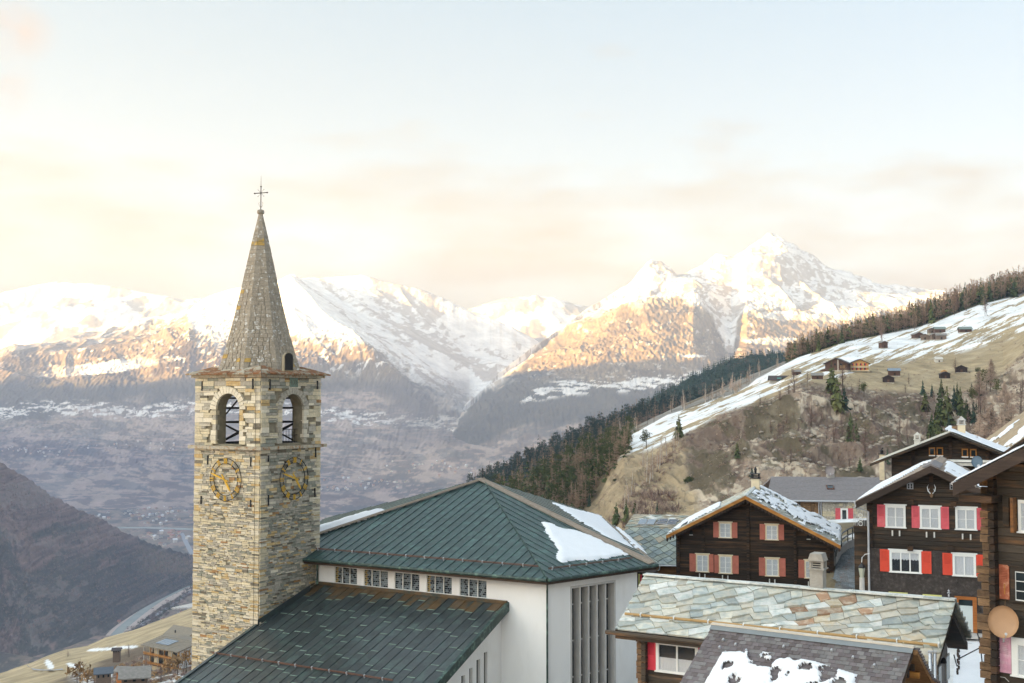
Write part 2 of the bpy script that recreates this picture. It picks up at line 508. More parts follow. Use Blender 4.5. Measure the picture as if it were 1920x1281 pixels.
# --- right mountain with its pyramid summit
def dispC(X, Y, Z, T):
    up = sst(T, 2.4, 3.2) * sst(4.02 - T, 0, .10)
    a = 420 * (rdg((X * .9 - Z * .5) / 1300, (Y + X * .5) / 3200, 6, 121) - .5) * up
    b = 120 * (rdg((X + .35 * Y) / 800, (Y - .3 * X) / 1500, 5, 133) - .5) * sst(T, 1.2, 2.0) * sst(3.5 - T, 0, .6)
    tr = 16 * (vn(X / 15, Z / 17, 5) - .5) * sst(T, .7, 1.2) * sst(3.3 - T, 0, .3)
    return a + b + tr
def colC(X, Y, Z, T, PX, PY, g):
    n1 = fbm(X / 330, Z / 230 + Y / 1800, 6, 140, .6)
    n2 = fbm(X / 62 - Z / 90, Z / 36 + X / 200, 5, 150, .62)
    st = vn(X / 13, Z / 15, 71) * .6 + vn(X / 6.5, Z / 8, 75) * .4
    c = np.zeros(X.shape + (3,)) + np.array((.17, .135, .115))
    c = mixc(c, sst(fbm((PX - 1.5 * PY) / 42, (PY + .25 * PX) / 12, 6, 161, .62), .48, .56) * .8, (.43, .33, .27))
    c = mixc(c, sst(fbm((PX - 2 * PY) / 60, (PY + .2 * PX) / 18, 6, 166, .62), .52, .6) * .6, (.10, .105, .10))
    ft = ip(PX, [(800, 850), (900, 835), (1000, 800), (1100, 790), (1250, 790), (2000, 790)])
    k = sst(ft - PY + 70 * (n1 - .5), -14, 14)
    fc = np.array(LARCH) * (.5 + 1.0 * st[..., None])
    fc = fc * (1 - sst(n1, .53, .60)[..., None] * .45)
    fc = mixc(fc, sst(PY + 40 * (n1 - .5), ip(PX, [(800, 700), (1000, 690), (1150, 705), (1300, 730)]), ip(PX, [(800, 725), (1000, 715), (1150, 730), (1300, 760)])) * .8, (.035, .045, .045))
    c = c * (1 - k[..., None]) + fc * k[..., None]
    band = np.exp(-((PY - ip(PX, [(900, 780), (1000, 740), (1050, 728), (1130, 722), (1200, 720), (1300, 712), (1400, 700)])) / 13) ** 2) * sst(PX, 940, 1040)
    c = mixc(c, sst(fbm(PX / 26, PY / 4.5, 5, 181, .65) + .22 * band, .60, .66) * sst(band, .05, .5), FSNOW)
    sl_ = ip(PX, [(800, 870), (860, 790), (905, 735), (960, 690), (1020, 645), (1080, 605), (1130, 582), (1180, 566), (1240, 562), (1300, 566), (1335, 590), (1362, 650), (1374, 652), (1388, 590), (1440, 580), (1500, 585), (1545, 605), (1600, 598), (1660, 580), (1720, 575), (2000, 590)])
    s = sst(sl_ - PY + 34 * (n2 - .5) + 40 * (n1 - .5), -8, 8)
    cl = np.exp(-((PX - 1500) / 90) ** 2) * np.exp(-((PY - 592 + .0 * (PX - 190)) / 12) ** 2)
    cl += np.exp(-((PX - 1480) / 100) ** 2) * np.exp(-((PY - 640) / 9) ** 2) + .8 * np.exp(-((PX - 1300) / 30) ** 2) * np.exp(-((PY - 668) / 4) ** 2)
    s = np.maximum(s, sst(cl + .8 * (n2 - .5), .4, .6))
    s = np.maximum(s, .5 * sst(fbm(X / 45, Z / 22, 5, 188, .68), .66, .70) * sst(730 - PY, 0, 40))
    rk = sst(rdg((X * .7 - Z * 1.0) / 330, (Y * .4 - X * .5 - Z * .3) / 700, 5, 191, .6) + .7 * (n2 - .5), .61, .67)
    pk = np.exp(-((PX - 1430) / 120) ** 2) * np.exp(-((PY - 520) / 40) ** 2)
    rk = np.maximum(rk, sst(n2 + .20 * pk + .2 * (n1 - .5), .56, .62))
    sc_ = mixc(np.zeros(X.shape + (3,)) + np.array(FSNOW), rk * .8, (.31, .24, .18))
    c = c * (1 - s[..., None]) + sc_ * s[..., None]
    return c
sheet('mountain_range.right', 800, 2080, 900,
      [([(800, 1000), (2080, 1000)], 6500), ([(800, 905), (900, 890), (1100, 870), (1300, 860), (2080, 860)], 7000), ([(800, 850), (860, 800), (900, 775), (1000, 745), (1100, 735), (1300, 730), (2080, 730)], [(800, 8000), (860, 8000), (1100, 8200), (2080, 8200)]),
       ([(800, 848), (858, 785), (905, 737), (960, 690), (1050, 640), (1130, 600), (1213, 570), (1300, 570), (1345, 620), (1372, 640), (1400, 590), (1500, 600), (1650, 600), (2080, 610)], [(800, 8300), (1100, 9800), (2080, 10300)]),
       ([(800, 845), (858, 778), (880, 752), (905, 728), (935, 700), (960, 680), (1000, 648), (1050, 615), (1090, 585), (1130, 560), (1160, 542), (1200, 524), (1213, 516), (1240, 521), (1270, 527), (1320, 505), (1370, 484), (1395, 472), (1410, 460), (1425, 453), (1445, 450), (1465, 456), (1480, 466), (1510, 486), (1550, 510), (1590, 528), (1640, 547), (1700, 556), (1760, 562), (1850, 570), (2080, 570)], [(800, 8600), (1000, 10000), (1130, 11000), (1440, 12800), (2080, 13000)]),
       (740, 14800)],
      [30, 60, 110, 150, 6], dispC, colC, tm_far, jag=6, jfreq=.03)
# --- dark wooded spur on the left
spb = [(-160, 1290), (-60, 1240), (0, 1222), (60, 1232), (130, 1212), (200, 1185), (230, 1165), (300, 1125), (365, 1095), (460, 1068), (600, 1050), (700, 1045)]
def dispD(X, Y, Z, T):
    m = sst(T, 0, .35) * sst(1.03 - T, 0, .12)
    return m * (75 * (rdg((X + .9 * Z) / 150, (Z - .4 * X) / 420, 6, 221, .6) - .5)) + 10 * (vn(X / 7, Z / 7, 77) - .5) * sst(T, 0, .1) * sst(2 - T, 0, .9)
def colD(X, Y, Z, T, PX, PY, g):
    n1 = fbm((X + .9 * Z) / 75, (Z - .4 * X) / 150, 6, 240, .66)
    st = vn(X / 5.5, Z / 6, 72)
    c = np.array((.165, .122, .108)) * (.55 + .9 * st[..., None])
    c = mixc(c, sst(n1 - .12 * (T - .5), .49, .56) * .75, (.045, .06, .05))
    rk = sst(fbm((X + .9 * Z) / 32, (Z - .4 * X) / 60, 5, 255, .7) + .10 * np.exp(-((PX - 40) / 50) ** 2) * np.exp(-((PY - 940) / 50) ** 2), .60, .66)
    c = mixc(c, rk * .6, (.22, .19, .17))
    c = mixc(c, sst(PX, 235, 300) * sst(PY - ip(PX, [(230, 1000), (300, 1022), (365, 1040)]), 6, 16) * sst(1080 - PY, 0, 10) * .75, (.19, .15, .10))
    return c
sheet('wooded_hill.left', -160, 700, 520,
      [(spb, [(x, 700 / math.tan(math.atan((y - 640.5) / F) - TH)) for x, y in spb]),
       ([(-160, 800), (-60, 838), (0, 866), (30, 884), (60, 903), (90, 925), (130, 946), (190, 974), (240, 1000), (290, 1021), (340, 1036), (380, 1046), (460, 1056), (560, 1055), (700, 1050)],
        [(-160, 3400), (0, 3800), (200, 4200), (365, 4750), (460, 5000), (700, 5100)]), (1060, 5600)],
      [330, 5], dispD, colD, tm_mid, jag=8, jfreq=.15, floorz=FL - 1)
# --- valley floor
def colE(X, Y, Z, T, PX, PY, g):
    c = np.zeros(X.shape + (3,)) + np.array((.22, .18, .14))
    c = mixc(c, sst(fbm(PX / 18, PY / 5, 4, 261, .5), .5, .55) * .7, (.32, .23, .19))
    c = mixc(c, sst(fbm(PX / 24, PY / 6, 4, 266, .6), .50, .56) * .8, (.08, .08, .07))
    return c
sheet('valley_floor', -160, 1400, 400, [(fy(1500), 1500), (fy(3000), 3000), (fy(8200), 8200), (fy(8600), 8600)], [20, 220, 3], lambda X, Y, Z, T: -.0 * X, colE, tm_mid)
# --- mid wooded ridges behind the near hill
def dispH(X, Y, Z, T): return 6 * (vn(X / 12, (Y + Z) / 12, 7) - .5) * sst(T, 0, .3)
def colH(X, Y, Z, T, PX, PY, g):
    n = fbm(X / 60, (Y + Z) / 60, 5, 300, .6)
    c = np.zeros(X.shape + (3,)) + np.array((.035, .045, .03))
    return mixc(c, sst(n, .55, .62) * .7, (.13, .10, .07))
RH1 = [(860, 935), (900, 897), (930, 886), (1012, 848), (1074, 820), (1119, 797), (1150, 790), (1200, 770), (1260, 760), (1500, 700)]
RH2 = [(1100, 850), (1150, 800), (1167, 788), (1209, 758), (1237, 740), (1285, 714), (1321, 696), (1360, 680), (1400, 669), (1440, 664), (1480, 660), (1560, 650), (1700, 640), (1850, 620)]
sheet('wooded_hill.middle', 1080, 1860, 200, [(1000, 1300), ([(x, y + 45) for x, y in RH2], 1550), (RH2, 1900), ([(x, y + 60) for x, y in RH2], 2200)], [20, 50, 4], dispH, colH, tm_mid)
sheet('wooded_hill.lower', 850, 1500, 200, [(1030, 900), ([(x, y + 30) for x, y in RH1], 1150), (RH1, 1350), ([(x, y + 60) for x, y in RH1], 1600)], [20, 40, 4], dispH, colH, tm_mid)
# --- the near hill with the hamlet on its terraces
GF = [(820, 1180), (1300, 1120), (1700, 1080), (2080, 1060)]
GE = [(820, 1010), (900, 985), (950, 980), (1000, 985), (1060, 985), (1120, 935), (1150, 880), (1170, 852), (1220, 842), (1290, 810), (1350, 775), (1420, 753), (1450, 745), (1500, 716), (1560, 722), (1620, 730), (1700, 735), (1760, 738), (1820, 730), (1880, 700), (1920, 660), (2080, 560)]
GT = [(820, 975), (880, 952), (951, 922), (1012, 893), (1069, 868), (1119, 842), (1160, 828), (1178, 820), (1251, 778), (1321, 757), (1380, 738), (1405, 722), (1419, 710), (1496, 671), (1581, 643), (1719, 616), (1770, 598), (1835, 573), (1920, 553), (2080, 500)]
GC = [(820, 972), (880, 948), (951, 917), (1012, 885), (1069, 858), (1119, 832), (1160, 812), (1200, 795), (1265, 765), (1321, 742), (1378, 716), (1419, 698), (1496, 668), (1581, 638), (1642, 620), (1719, 600), (1804, 570), (1920, 532), (2080, 480)]
def dispG(X, Y, Z, T):
    face = sst(T, .15, .5) * sst(1.04 - T, 0, .25) * sst(X / Y, .02, .12)
    rough = 8 * (rdg((X + .35 * Z) / 26, (Z * 1.5 + Y * .5) / 30, 6, 321, .6) - .5) + 15 * (rdg(X / 60, (Y + Z) / 60, 5, 324) - .5) * (.4 + .6 * sst(X / Y, .16, .2))
    return rough * face + .9 * (fbm(X / 14, Y / 10, 4, 330) - .5) * sst(T, 1.0, 1.2)
def colG(X, Y, Z, T, PX, PY, g):
    n1 = fbm(X / 24, (Z * 1.6 + Y * .25) / 20, 6, 340, .62)
    n2 = fbm(X / 2.2 + Y / 9, Z / 1.5, 5, 350, .7)
    c = np.zeros(X.shape + (3,)) + np.array((.34, .265, .17))
    c = c * (.62 + .8 * n2[..., None])
    # rock, scrub and heath on the steep face
    face = sst(1.06 - T, 0, .12)
    hr = sst(ip(PX, [(1100, 0), (1250, 0), (1340, 1), (1500, 1), (1700, .8), (2000, 1)]) + .9 * (n1 - .5), .35, .65) * face
    rk = sst(fbm((X + 1.1 * Z) / 6, (Z * 1.4 - .6 * X) / 2.6, 6, 361, .72), .48, .53)
    c = mixc(c, hr * .9, (.26, .20, .155))
    c = mixc(c, hr * rk * .85, (.52, .44, .34))
    c = mixc(c, hr * sst(n1, .47, .54) * .8, (.115, .08, .062))
    c = mixc(c, hr * sst(fbm(X / 11, Z / 6, 5, 366, .62), .55, .60) * .8, (.095, .08, .05))
    c = mixc(c, face * sst(fbm(X / 3, Z / 2.4, 4, 368, .6), .62, .68) * .6 * (1 - hr), (.12, .09, .06))
    # terraces: dry grass with lying snow in stripes
    top = sst(T, .96, 1.04)
    c = mixc(c, top * .8, (.43, .34, .21)); c = c * (1 - top[..., None] * (.25 - .5 * (n2[..., None] - .3)))
    q = PY + .42 * (PX - 1200)
    stp = fbm(PX / 48, q / 5.0, 6, 371, .66)
    cov_ = ip(PX, [(1150, .50), (1250, .44), (1400, .46), (1500, .50), (1600, .55), (1750, .52), (1850, .62), (1920, .62)])
    up = sst(ip(PX, GT) + 45 - PY, -8, 30)
    sn = sst(stp + .33 * (cov_ - .5) + .10 * up + .10 * np.exp(-((PX - 1230) / 60.) ** 2) - .10 * np.exp(-((PX - 1620) / 70.) ** 2) * sst(PY, 660, 690), .515, .555) * top * sst(PX, 1150, 1185)
    sn = sn * (1 - .97 * sst(PX, 1470, 1530) * sst(PY - ip(PX, [(1420, 750), (1500, 712), (1560, 705), (1700, 672), (1800, 655), (1920, 620)]), 0, 12))
    c = mixc(c, sn, SNOW)
    c = mixc(c, sst(PX, 1130, 1100) * .0 + (1 - sst(PX, 1110, 1165)) * top * .8, (.07, .055, .035))
    c = mixc(c, (1 - sst(PX, 1080, 1160)) * (1 - top) * sst(n1, .42, .52) * .8, (.075, .06, .035))
    c = mixc(c, sst(T, 2.0, 2.1) * .8, (.10, .08, .05))
    # bare footpaths
    return c
sheet('hillside', 820, 2080, 1150,
      [(GF, 330), (GE, [(820, 520), (1150, 540), (1500, 560), (2080, 620)]), (GT, [(820, 640), (1150, 660), (1300, 700), (1500, 800), (2080, 950)]), (GC, [(820, 700), (1500, 880), (2080, 1080)]), ([(x, y + 70) for x, y in GC], 1250)],
      [330, 150, 20, 4], dispG, colG, tm_mid)
# --- meadow below the church, falling towards the valley
MT = [(-160, 1300), (0, 1262), (59, 1244), (87, 1232), (123, 1219), (164, 1212), (198, 1196), (247, 1183), (309, 1160), (362, 1140), (420, 1125), (600, 1100)]
def colM(X, Y, Z, T, PX, PY, g):
    n = fbm(X / 20, Y / 20, 5, 400, .6)
    c = np.array((.42, .335, .21)) * (.7 + .6 * n[..., None])
    b = sst(PX + 2.2 * (PY - 1225) + 60 * (n - .5), 205, 245) * sst(PY - ip(PX, [(150, 1230), (200, 1212), (260, 1208), (360, 1205)]), 0, 8)
    c = mixc(c, b * .85, (.10, .075, .06))
    s1 = np.exp(-((PY - ip(PX, [(100, 1240), (160, 1220), (200, 1217), (262, 1212), (300, 1206)])) / 3.2) ** 2) * sst(PX, 150, 180) * sst(270 - PX, 0, 20)
    s2 = np.exp(-(((PX - 92 - .4 * (PY - 1245)) / 9) ** 2)) * np.exp(-((PY - 1246) / 11) ** 2) + np.exp(-((PX - 140) / 17) ** 2) * np.exp(-((PY - 1249 - .2 * (PX - 140)) / 5) ** 2)
    s3 = sst(fbm(X / 6, Y / 6, 4, 410, .6), .54, .58) * sst(PY, 1255, 1268) * sst(PX, 120, 160)
    c = mixc(c, np.clip(sst(s1 + s2 + .5 * (n - .5), .4, .6) + s3 * .8, 0, 1), SNOW)
    return c
sheet('meadow', -160, 640, 260, [(1420, 150), (1330, 230), ([(-160, 1330), (0, 1300), (200, 1262), (300, 1235), (400, 1215), (640, 1190)], 520), (MT, 1050), ([(x, y + 60) for x, y in MT], 1400)], [10, 60, 60, 4],
      lambda X, Y, Z, T: 5 * (fbm(X / 60, Y / 60, 4, 420) - .5), colM, tm_mid)
# --- village ground: one slope under all the houses, road and gardens lie on it
def gz(x, y):
    """height of the village ground"""
    x = np.asarray(x, float); y = np.asarray(y, float)
    base = -12.75 + .020 * (y - 66) + .05 * (x - 20)
    base = base - 5.5 * sst(21.6 - x, 0, 2.6) * sst(y - 62, 0, 8) - 7.0 * sst(-(x - 12), 0, 16) - 9 * sst(60 - y, 0, 25) * 0 - .55 * np.clip(-(x + 14), 0, 400) 
    base = base - .28 * np.clip(y - 110, 0, 250) - .1 * np.clip(y - 110, 0, 80)
    return base
def ground():
    xs = np.concatenate([np.linspace(-160, -30, 14), np.linspace(-28, 60, 89), np.linspace(64, 260, 30)])
    ys = np.concatenate([np.linspace(-40, 24, 9), np.linspace(26, 130, 105), np.linspace(135, 420, 30)])
    X, Y = np.meshgrid(xs, ys)
    Z = gz(X, Y) + .12 * (fbm(X / 3, Y / 3, 3, 430) - .5)
    n = fbm(X / 5, Y / 5, 4, 440, .6)
    C = np.array((.2, .165, .11)) * (.7 + .6 * n[..., None])
    C = mixc(C, sst(n, .52, .56) * .8, SNOW)
    C = mixc(C, sst(n + .35 * (X > 17) * (X < 27) * (Y < 68), .5, .56), SNOW)
    me = bpy.data.meshes.new('ground')
    ny, nx = X.shape
    idx = np.arange(nx * ny).reshape(ny, nx)
    me.from_pydata(np.stack([X, Y, Z], -1).reshape(-1, 3).tolist(), [], np.stack([idx[:-1, :-1], idx[:-1, 1:], idx[1:, 1:], idx[1:, :-1]], -1).reshape(-1, 4).tolist())
    at = me.attributes.new('albedo', 'FLOAT_COLOR', 'POINT')
    at.data.foreach_set('color', np.concatenate([C.reshape(-1, 3), np.ones((nx * ny, 1))], 1).ravel())
    me.polygons.foreach_set('use_smooth', [True] * len(me.polygons))
    me.materials.append(tm_near)
    tag(link('ground', me), kind='structure')
ground()
# --- unseen mountain on the sunset side, its crest shaped to shade the valley (out of frame, left and behind)
def ridge_shade():
    s = np.array((math.sin(az), math.cos(az))); p = np.array((-s[1], s[0]))
    if p[1] < 0: p = -p
    te = math.tan(el)
    DB = 4500.0
    # wanted height of the shadow edge at points of the far slopes: (pixel x, pixel y, distance)
    want = [(-160, 715, 9300), (0, 713, 9300), (150, 720, 9300), (330, 700, 9300), (560, 690, 9400), (700, 680, 9600), (850, 690, 9600), (960, 695, 9000), (1100, 690, 8900), (1250, 700, 8900), (1500, 700, 8900), (1900, 690, 9000)]
    pts = []
    for x, y, d in want:
        P = pix(x, y, d)
        a = P.x * s[0] + P.y * s[1]; t = P.x * p[0] + P.y * p[1]
        pts.append((t, P.z + (DB - a) * te))
    pts.sort()
    ts = np.linspace(-6000, 15000, 260)
    top = np.interp(ts, [q[0] for q in pts], [q[1] for q in pts])
    top = np.where(ts < pts[0][0], np.interp(ts, [1100, 1800, 3000, 5000, pts[0][0]], [1040, 1000, 660, 560, pts[0][1]]), top) + 60 * (fbm(ts / 500, ts * 0, 5, 450, .6) - .5)
    prof = [(-1.0, FL), (-.55, .35), (-.2, .8), (0, 1), (.3, .75), (1.0, FL)]
    G = []
    for k, h in prof:
        r = DB + k * 1200
        z = FL - 50 + 0 * ts if h == FL else top - (1 - h) * (top - FL)
        z = z + (0 if k in (0, -1, 1) else 1) * 160 * (rdg(ts / 900, ts * 0 + k * 3, 5, 455) - .5)
        G.append(np.stack([s[0] * r + p[0] * ts, s[1] * r + p[1] * ts, z], -1))
    G = np.array(G)
    ny, nx = G.shape[:2]
    idx = np.arange(nx * ny).reshape(ny, nx)
    me = bpy.data.meshes.new('mountain_range')
    me.from_pydata(G.reshape(-1, 3).tolist(), [], np.stack([idx[:-1, :-1], idx[:-1, 1:], idx[1:, 1:], idx[1:, :-1]], -1).reshape(-1, 4).tolist())
    at = me.attributes.new('albedo', 'FLOAT_COLOR', 'POINT')
    k = sst(G[..., 2], 200, 700)
    C = mixc(np.zeros(G.shape) + np.array(PINE), k, SNOW)
    at.data.foreach_set('color', np.concatenate([C.reshape(-1, 3), np.ones((nx * ny, 1))], 1).ravel())
    me.polygons.foreach_set('use_smooth', [True] * len(me.polygons))
    me.materials.append(tm_far)
    tag(link('mountain_range', me), kind='structure')
ridge_shade()
# --- the air
def air():
    m = bpy.data.materials.new('haze')
    m.use_nodes = True
    t = m.node_tree
    t.nodes.clear()
    v = nn(t, 'ShaderNodeVolumePrincipled')
    v.inputs['Color'].default_value = (.48, .61, .93, 1)
    v.inputs['Density'].default_value = HAZE
    v.inputs['Anisotropy'].default_value = .30
    o = nn(t, 'ShaderNodeOutputMaterial')
    t.links.new(v.outputs[0], o.inputs['Volume'])
    b = MB().box(-14000, 12000, -9500, 15700, -760, 1830)
    tag(b.build('haze', m), kind='stuff')
HAZE = 6.2e-5
air()
# ================================================================ building kit
def hitz(x, y, z):
    """where the sight line of a pixel meets the level plane z"""
    p = pix(x, y, 1.0)
    return p * (z / p.z)
def dirv(a):
    a = R(a)
    return Vector((math.sin(a), math.cos(a), 0))
def azof(v): return math.degrees(math.atan2(v.x, v.y))
class Fr:
    """upright frame: local x runs right along the facade (compass az), y into the building, z up"""
    def __init__(s, O, az_):
        s.O = Vector(O); s.az = az_
        s.u = dirv(az_); s.v = dirv(az_ - 90); s.rz = math.pi / 2 - R(az_)
    def hit(s, x, y, off=0.0):
        d = pix(x, y, 1.0)
        n = s.v
        k = (s.O.dot(n) + off) / d.dot(n)
        p = d * k - s.O
        return p.dot(s.u), p.z
    def loc(s, p):
        p = Vector(p) - s.O
        return Vector((p.dot(s.u), p.dot(s.v), p.z))
    def world(s, x, y, z): return s.O + s.u * x + s.v * y + Vector((0, 0, z))
def clip(poly, box):
    """2-D polygon cut to another convex polygon (counter-clockwise)"""
    out = list(poly)
    for i in range(len(box)):
        a, b = box[i], box[(i + 1) % len(box)]
        ex, ey = b[0] - a[0], b[1] - a[1]
        inp, out = out, []
        if not inp: return []
        for j in range(len(inp)):
            p, q = inp[j], inp[(j + 1) % len(inp)]
            dp = ex * (p[1] - a[1]) - ey * (p[0] - a[0]); dq = ex * (q[1] - a[1]) - ey * (q[0] - a[0])
            if dp >= 0: out.append(p)
            if (dp > 0 > dq) or (dp < 0 < dq):
                t = dp / (dp - dq)
                out.append((p[0] + t * (q[0] - p[0]), p[1] + t * (q[1] - p[1])))
    return out
def ccw(p):
    a = sum(p[i][0] * p[(i + 1) % len(p)][1] - p[(i + 1) % len(p)][0] * p[i][1] for i in range(len(p)))
    return p if a > 0 else p[::-1]
def area(p):
    return .5 * abs(sum(p[i][0] * p[(i + 1) % len(p)][1] - p[(i + 1) % len(p)][0] * p[i][1] for i in range(len(p))))
class PF:
    """plane frame: S along the eave, T up the slope, N out"""
    def __init__(s, P, S, T):
        s.P = Vector(P); s.S = Vector(S).normalized()
        T = Vector(T); s.T = (T - s.S * T.dot(s.S)).normalized(); s.N = s.S.cross(s.T)
        if s.N.z < 0: s.N = -s.N
    def at(s, a, b, h=0.0): return s.P + s.S * a + s.T * b + s.N * h
    def of(s, p):
        p = Vector(p) - s.P
        return (p.dot(s.S), p.dot(s.T))
def slab_mb(mb, pf, poly, h0, th, tilt=0.0, tmid=None, m=0):
    """a flat piece of a roof skin lying on the plane; tilt raises its lower edge"""
    tm = sum(p[1] for p in poly) / len(poly) if tmid is None else tmid
    lo = [pf.at(a, b, h0) for a, b in poly]
    hi_ = [pf.at(a, b, h0 + th + tilt * (tm - b)) for a, b in poly]
    n = len(poly)
    mb.add(lo + hi_, [tuple(range(n))[::-1], tuple(range(n, 2 * n))] + [(i, (i + 1) % n, n + (i + 1) % n, n + i) for i in range(n)], m)
def pick(ws):
    r = random.random() * sum(ws)
    for i, w_ in enumerate(ws):
        r -= w_
        if r <= 0: return i
    return 0
def slabs(parent, pf, region, size, ang, mats, ws, th=.035, tilt=.07, jit=.16, name='roof_slab', limit=300, wave=.0, stuff='roof_slabs', aspect=1.0, order=None, gap=.012):
    """stone slabs laid diagonally: a jittered lattice turned by ang in the roof plane"""
    region = ccw(region)
    c, s_ = math.cos(R(ang)), math.sin(R(ang))
    xs = [p[0] for p in region]; ys = [p[1] for p in region]
    cx, cy_ = (min(xs) + max(xs)) / 2, (min(ys) + max(ys)) / 2
    rad = math.hypot(max(xs) - min(xs), max(ys) - min(ys)) / 2
    n = int(rad / size) + 2
    ny = int(rad / (size * aspect)) + 2
    off = {j: random.uniform(-.5, .5) for j in range(-ny - 1, ny + 3)}
    def node(i, j):
        random.seed(i * 7919 + j * 104729 + int(ang * 10))
        a = (i + random.uniform(-jit, jit)) * size; b = (j + random.uniform(-jit, jit) + wave * math.sin(i * .9 + j * .4)) * size * aspect
        return (cx + a * c - b * s_, cy_ + a * s_ + b * c)
    if aspect < .99:                                  # long running courses with staggered joints
        ph = random.uniform(0, 6); rn = random.Random(int(size * 1000) + int(ang))
        h_ = size * aspect
        def ln(a, j): return (j + .30 * math.sin(a * .55 + j * .7 + ph) + .16 * math.sin(a * 1.7 + j * 2.1) + .10 * math.sin(a * 4.3 + j * 5.3)) * h_
        L = []
        for j in range(-ny, ny + 1):
            a = -rad - rn.uniform(0, size)
            sk0 = rn.uniform(-.25, .25) * size
            while a < rad:
                wd = size * rn.uniform(.75, 1.55); sk1 = rn.uniform(-.30, .30) * size
                t = [(a + sk0, ln(a + sk0, j)), (a + wd / 2, ln(a + wd / 2, j) + rn.uniform(-.03, .03)), (a + wd + sk1 - gap, ln(a + wd + sk1, j)), (a + wd - gap, ln(a + wd, j + 1) + gap), (a + wd / 2, ln(a + wd / 2, j + 1) + gap), (a, ln(a, j + 1) + gap)]
                t = t[:3] + [(x_, y_) for x_, y_ in t[3:]]
                q = [(cx + x_ * c - y_ * s_, cy_ + x_ * s_ + y_ * c) for x_, y_ in t]
                q = clip(ccw(q), region)
                if len(q) >= 3 and area(q) > size * h_ * .03: L.append(q)
                a += wd; sk0 = sk1 - 0.0
        if order: L.sort(key=order)
        rest = MB()
        for k, q in enumerate(L):
            m = pick(ws); t_ = th * random.uniform(.6, 1.6); ti = tilt * random.uniform(.5, 1.4)
            if k < limit: b = MB(); slab_mb(b, pf, q, 0, t_, ti); b.build(name, mats[m], parent)
            else: slab_mb(rest, pf, q, 0, t_, ti, m=m)
        if rest.f: tag(rest.build(stuff, mats, parent), kind='stuff')
        return
    P = {(i, j): node(i, j) for i in range(-n, n + 2) for j in range(-ny, ny + 2)}
    random.seed(11 + int(ang))
    L = []
    for i in range(-n, n + 1):
        for j in range(-ny, ny + 1):
            q = [P[(i, j)], P[(i + 1, j)], P[(i + 1, j + 1)], P[(i, j + 1)]]
            mx_, my_ = sum(p[0] for p in q) / 4, sum(p[1] for p in q) / 4
            q = [(p[0] + (mx_ - p[0]) * gap / size * 2, p[1] + (my_ - p[1]) * gap / size * 2) for p in q]
            q = clip(ccw(q), region)
            if len(q) >= 3 and area(q) > size * size * .03: L.append(q)
    if order: L.sort(key=order)
    rest = MB()
    for k, q in enumerate(L):
        m = pick(ws); t_ = th * random.uniform(.7, 1.4); ti = tilt * random.uniform(.6, 1.3)
        if k < limit:
            b = MB(); slab_mb(b, pf, q, 0, t_, ti); b.build(name, mats[m], parent)
        else: slab_mb(rest, pf, q, 0, t_, ti, m=m)
    if rest.f: tag(rest.build(stuff, mats, parent), kind='stuff')
def snow_on(parent, pf, region, cell=.1, thr=.5, fs=1.2, depth=.09, seed=1, name='snow', soft=.12, bias=None, stretch=(1, 1), h0=.05, top=False):
    """lying snow on a roof plane; region polygon in roof coordinates, ragged edge from noise"""
    region = ccw(region)
    xs = [p[0] for p in region]; ys = [p[1] for p in region]
    A, B = np.meshgrid(np.arange(min(xs), max(xs) + cell, cell), np.arange(min(ys), max(ys) + cell, cell))
    d = np.full(A.shape, 1e9)
    for i in range(len(region)):
        a, b = region[i], region[(i + 1) % len(region)]
        L = math.hypot(b[0] - a[0], b[1] - a[1])
        d = np.minimum(d, ((b[0] - a[0]) * (B - a[1]) - (b[1] - a[1]) * (A - a[0])) / max(L, 1e-6))
    n = fbm(A * fs * stretch[0] + 9.1, B * fs * stretch[1] + 4.4, 5, seed, .55)
    m = n - thr
    if bias is not None: m = m + bias(A, B)
    m = np.minimum(m / soft, d / .18)
    H = np.clip(m, -.6, 1)
    H = np.where(H > 0, depth * np.sqrt(np.clip(H, 0, 1)), H * .12) * (.8 + .4 * vn(A * 3, B * 3, seed + 3))
    ok = m > -.35
    b = MB(); idx = {}
    ny, nx = A.shape
    def vtx(j, i):
        if (j, i) not in idx:
            idx[(j, i)] = len(b.v)
            b.v.append(tuple(pf.at(A[j, i], B[j, i], h0 + H[j, i])))
        return idx[(j, i)]
    for j in range(ny - 1):
        for i in range(nx - 1):
            if ok[j, i] and ok[j, i + 1] and ok[j + 1, i] and ok[j + 1, i + 1] and max(m[j, i], m[j + 1, i + 1], m[j + 1, i], m[j, i + 1]) > 0:
                b.f.append((vtx(j, i), vtx(j, i + 1), vtx(j + 1, i + 1), vtx(j + 1, i))); b.m.append(0)
    if not b.f: return None
    return b.build(name, M['snow'], parent, smooth=True)
M = {}
M['snow'] = mat('snow', (.80, .82, .86), .6, .03, 2, bump=.4, bscale=6)
M['white'] = mat('white_render', (.82, .815, .81), .85, .03, 1.2, bump=.08, bscale=30, col2=(.70, .69, .67), c2=(.52, .8), s2=.5, stretch=(1, 1, .35))
M['white_paint'] = mat('white_paint', (.80, .80, .78), .5, .04, 3, bump=.05)
M['cream_paint'] = mat('cream_paint', (.72, .60, .42), .6, .10, 3, bump=.1)
M['grey_render'] = mat('grey_render', (.30, .29, .29), .85, .05, 1.5, bump=.1, bscale=30)
M['concrete'] = mat('concrete', (.52, .50, .48), .85, .08, 2, bump=.1)
M['copper'] = mat('patina_copper', (.030, .062, .060), .42, .16, 1.6, stretch=(1, 1, 1), bump=.12, bscale=5, col2=(.085, .175, .155), c2=(.50, .76), s2=1.7, obvar=.14, spec=.6)
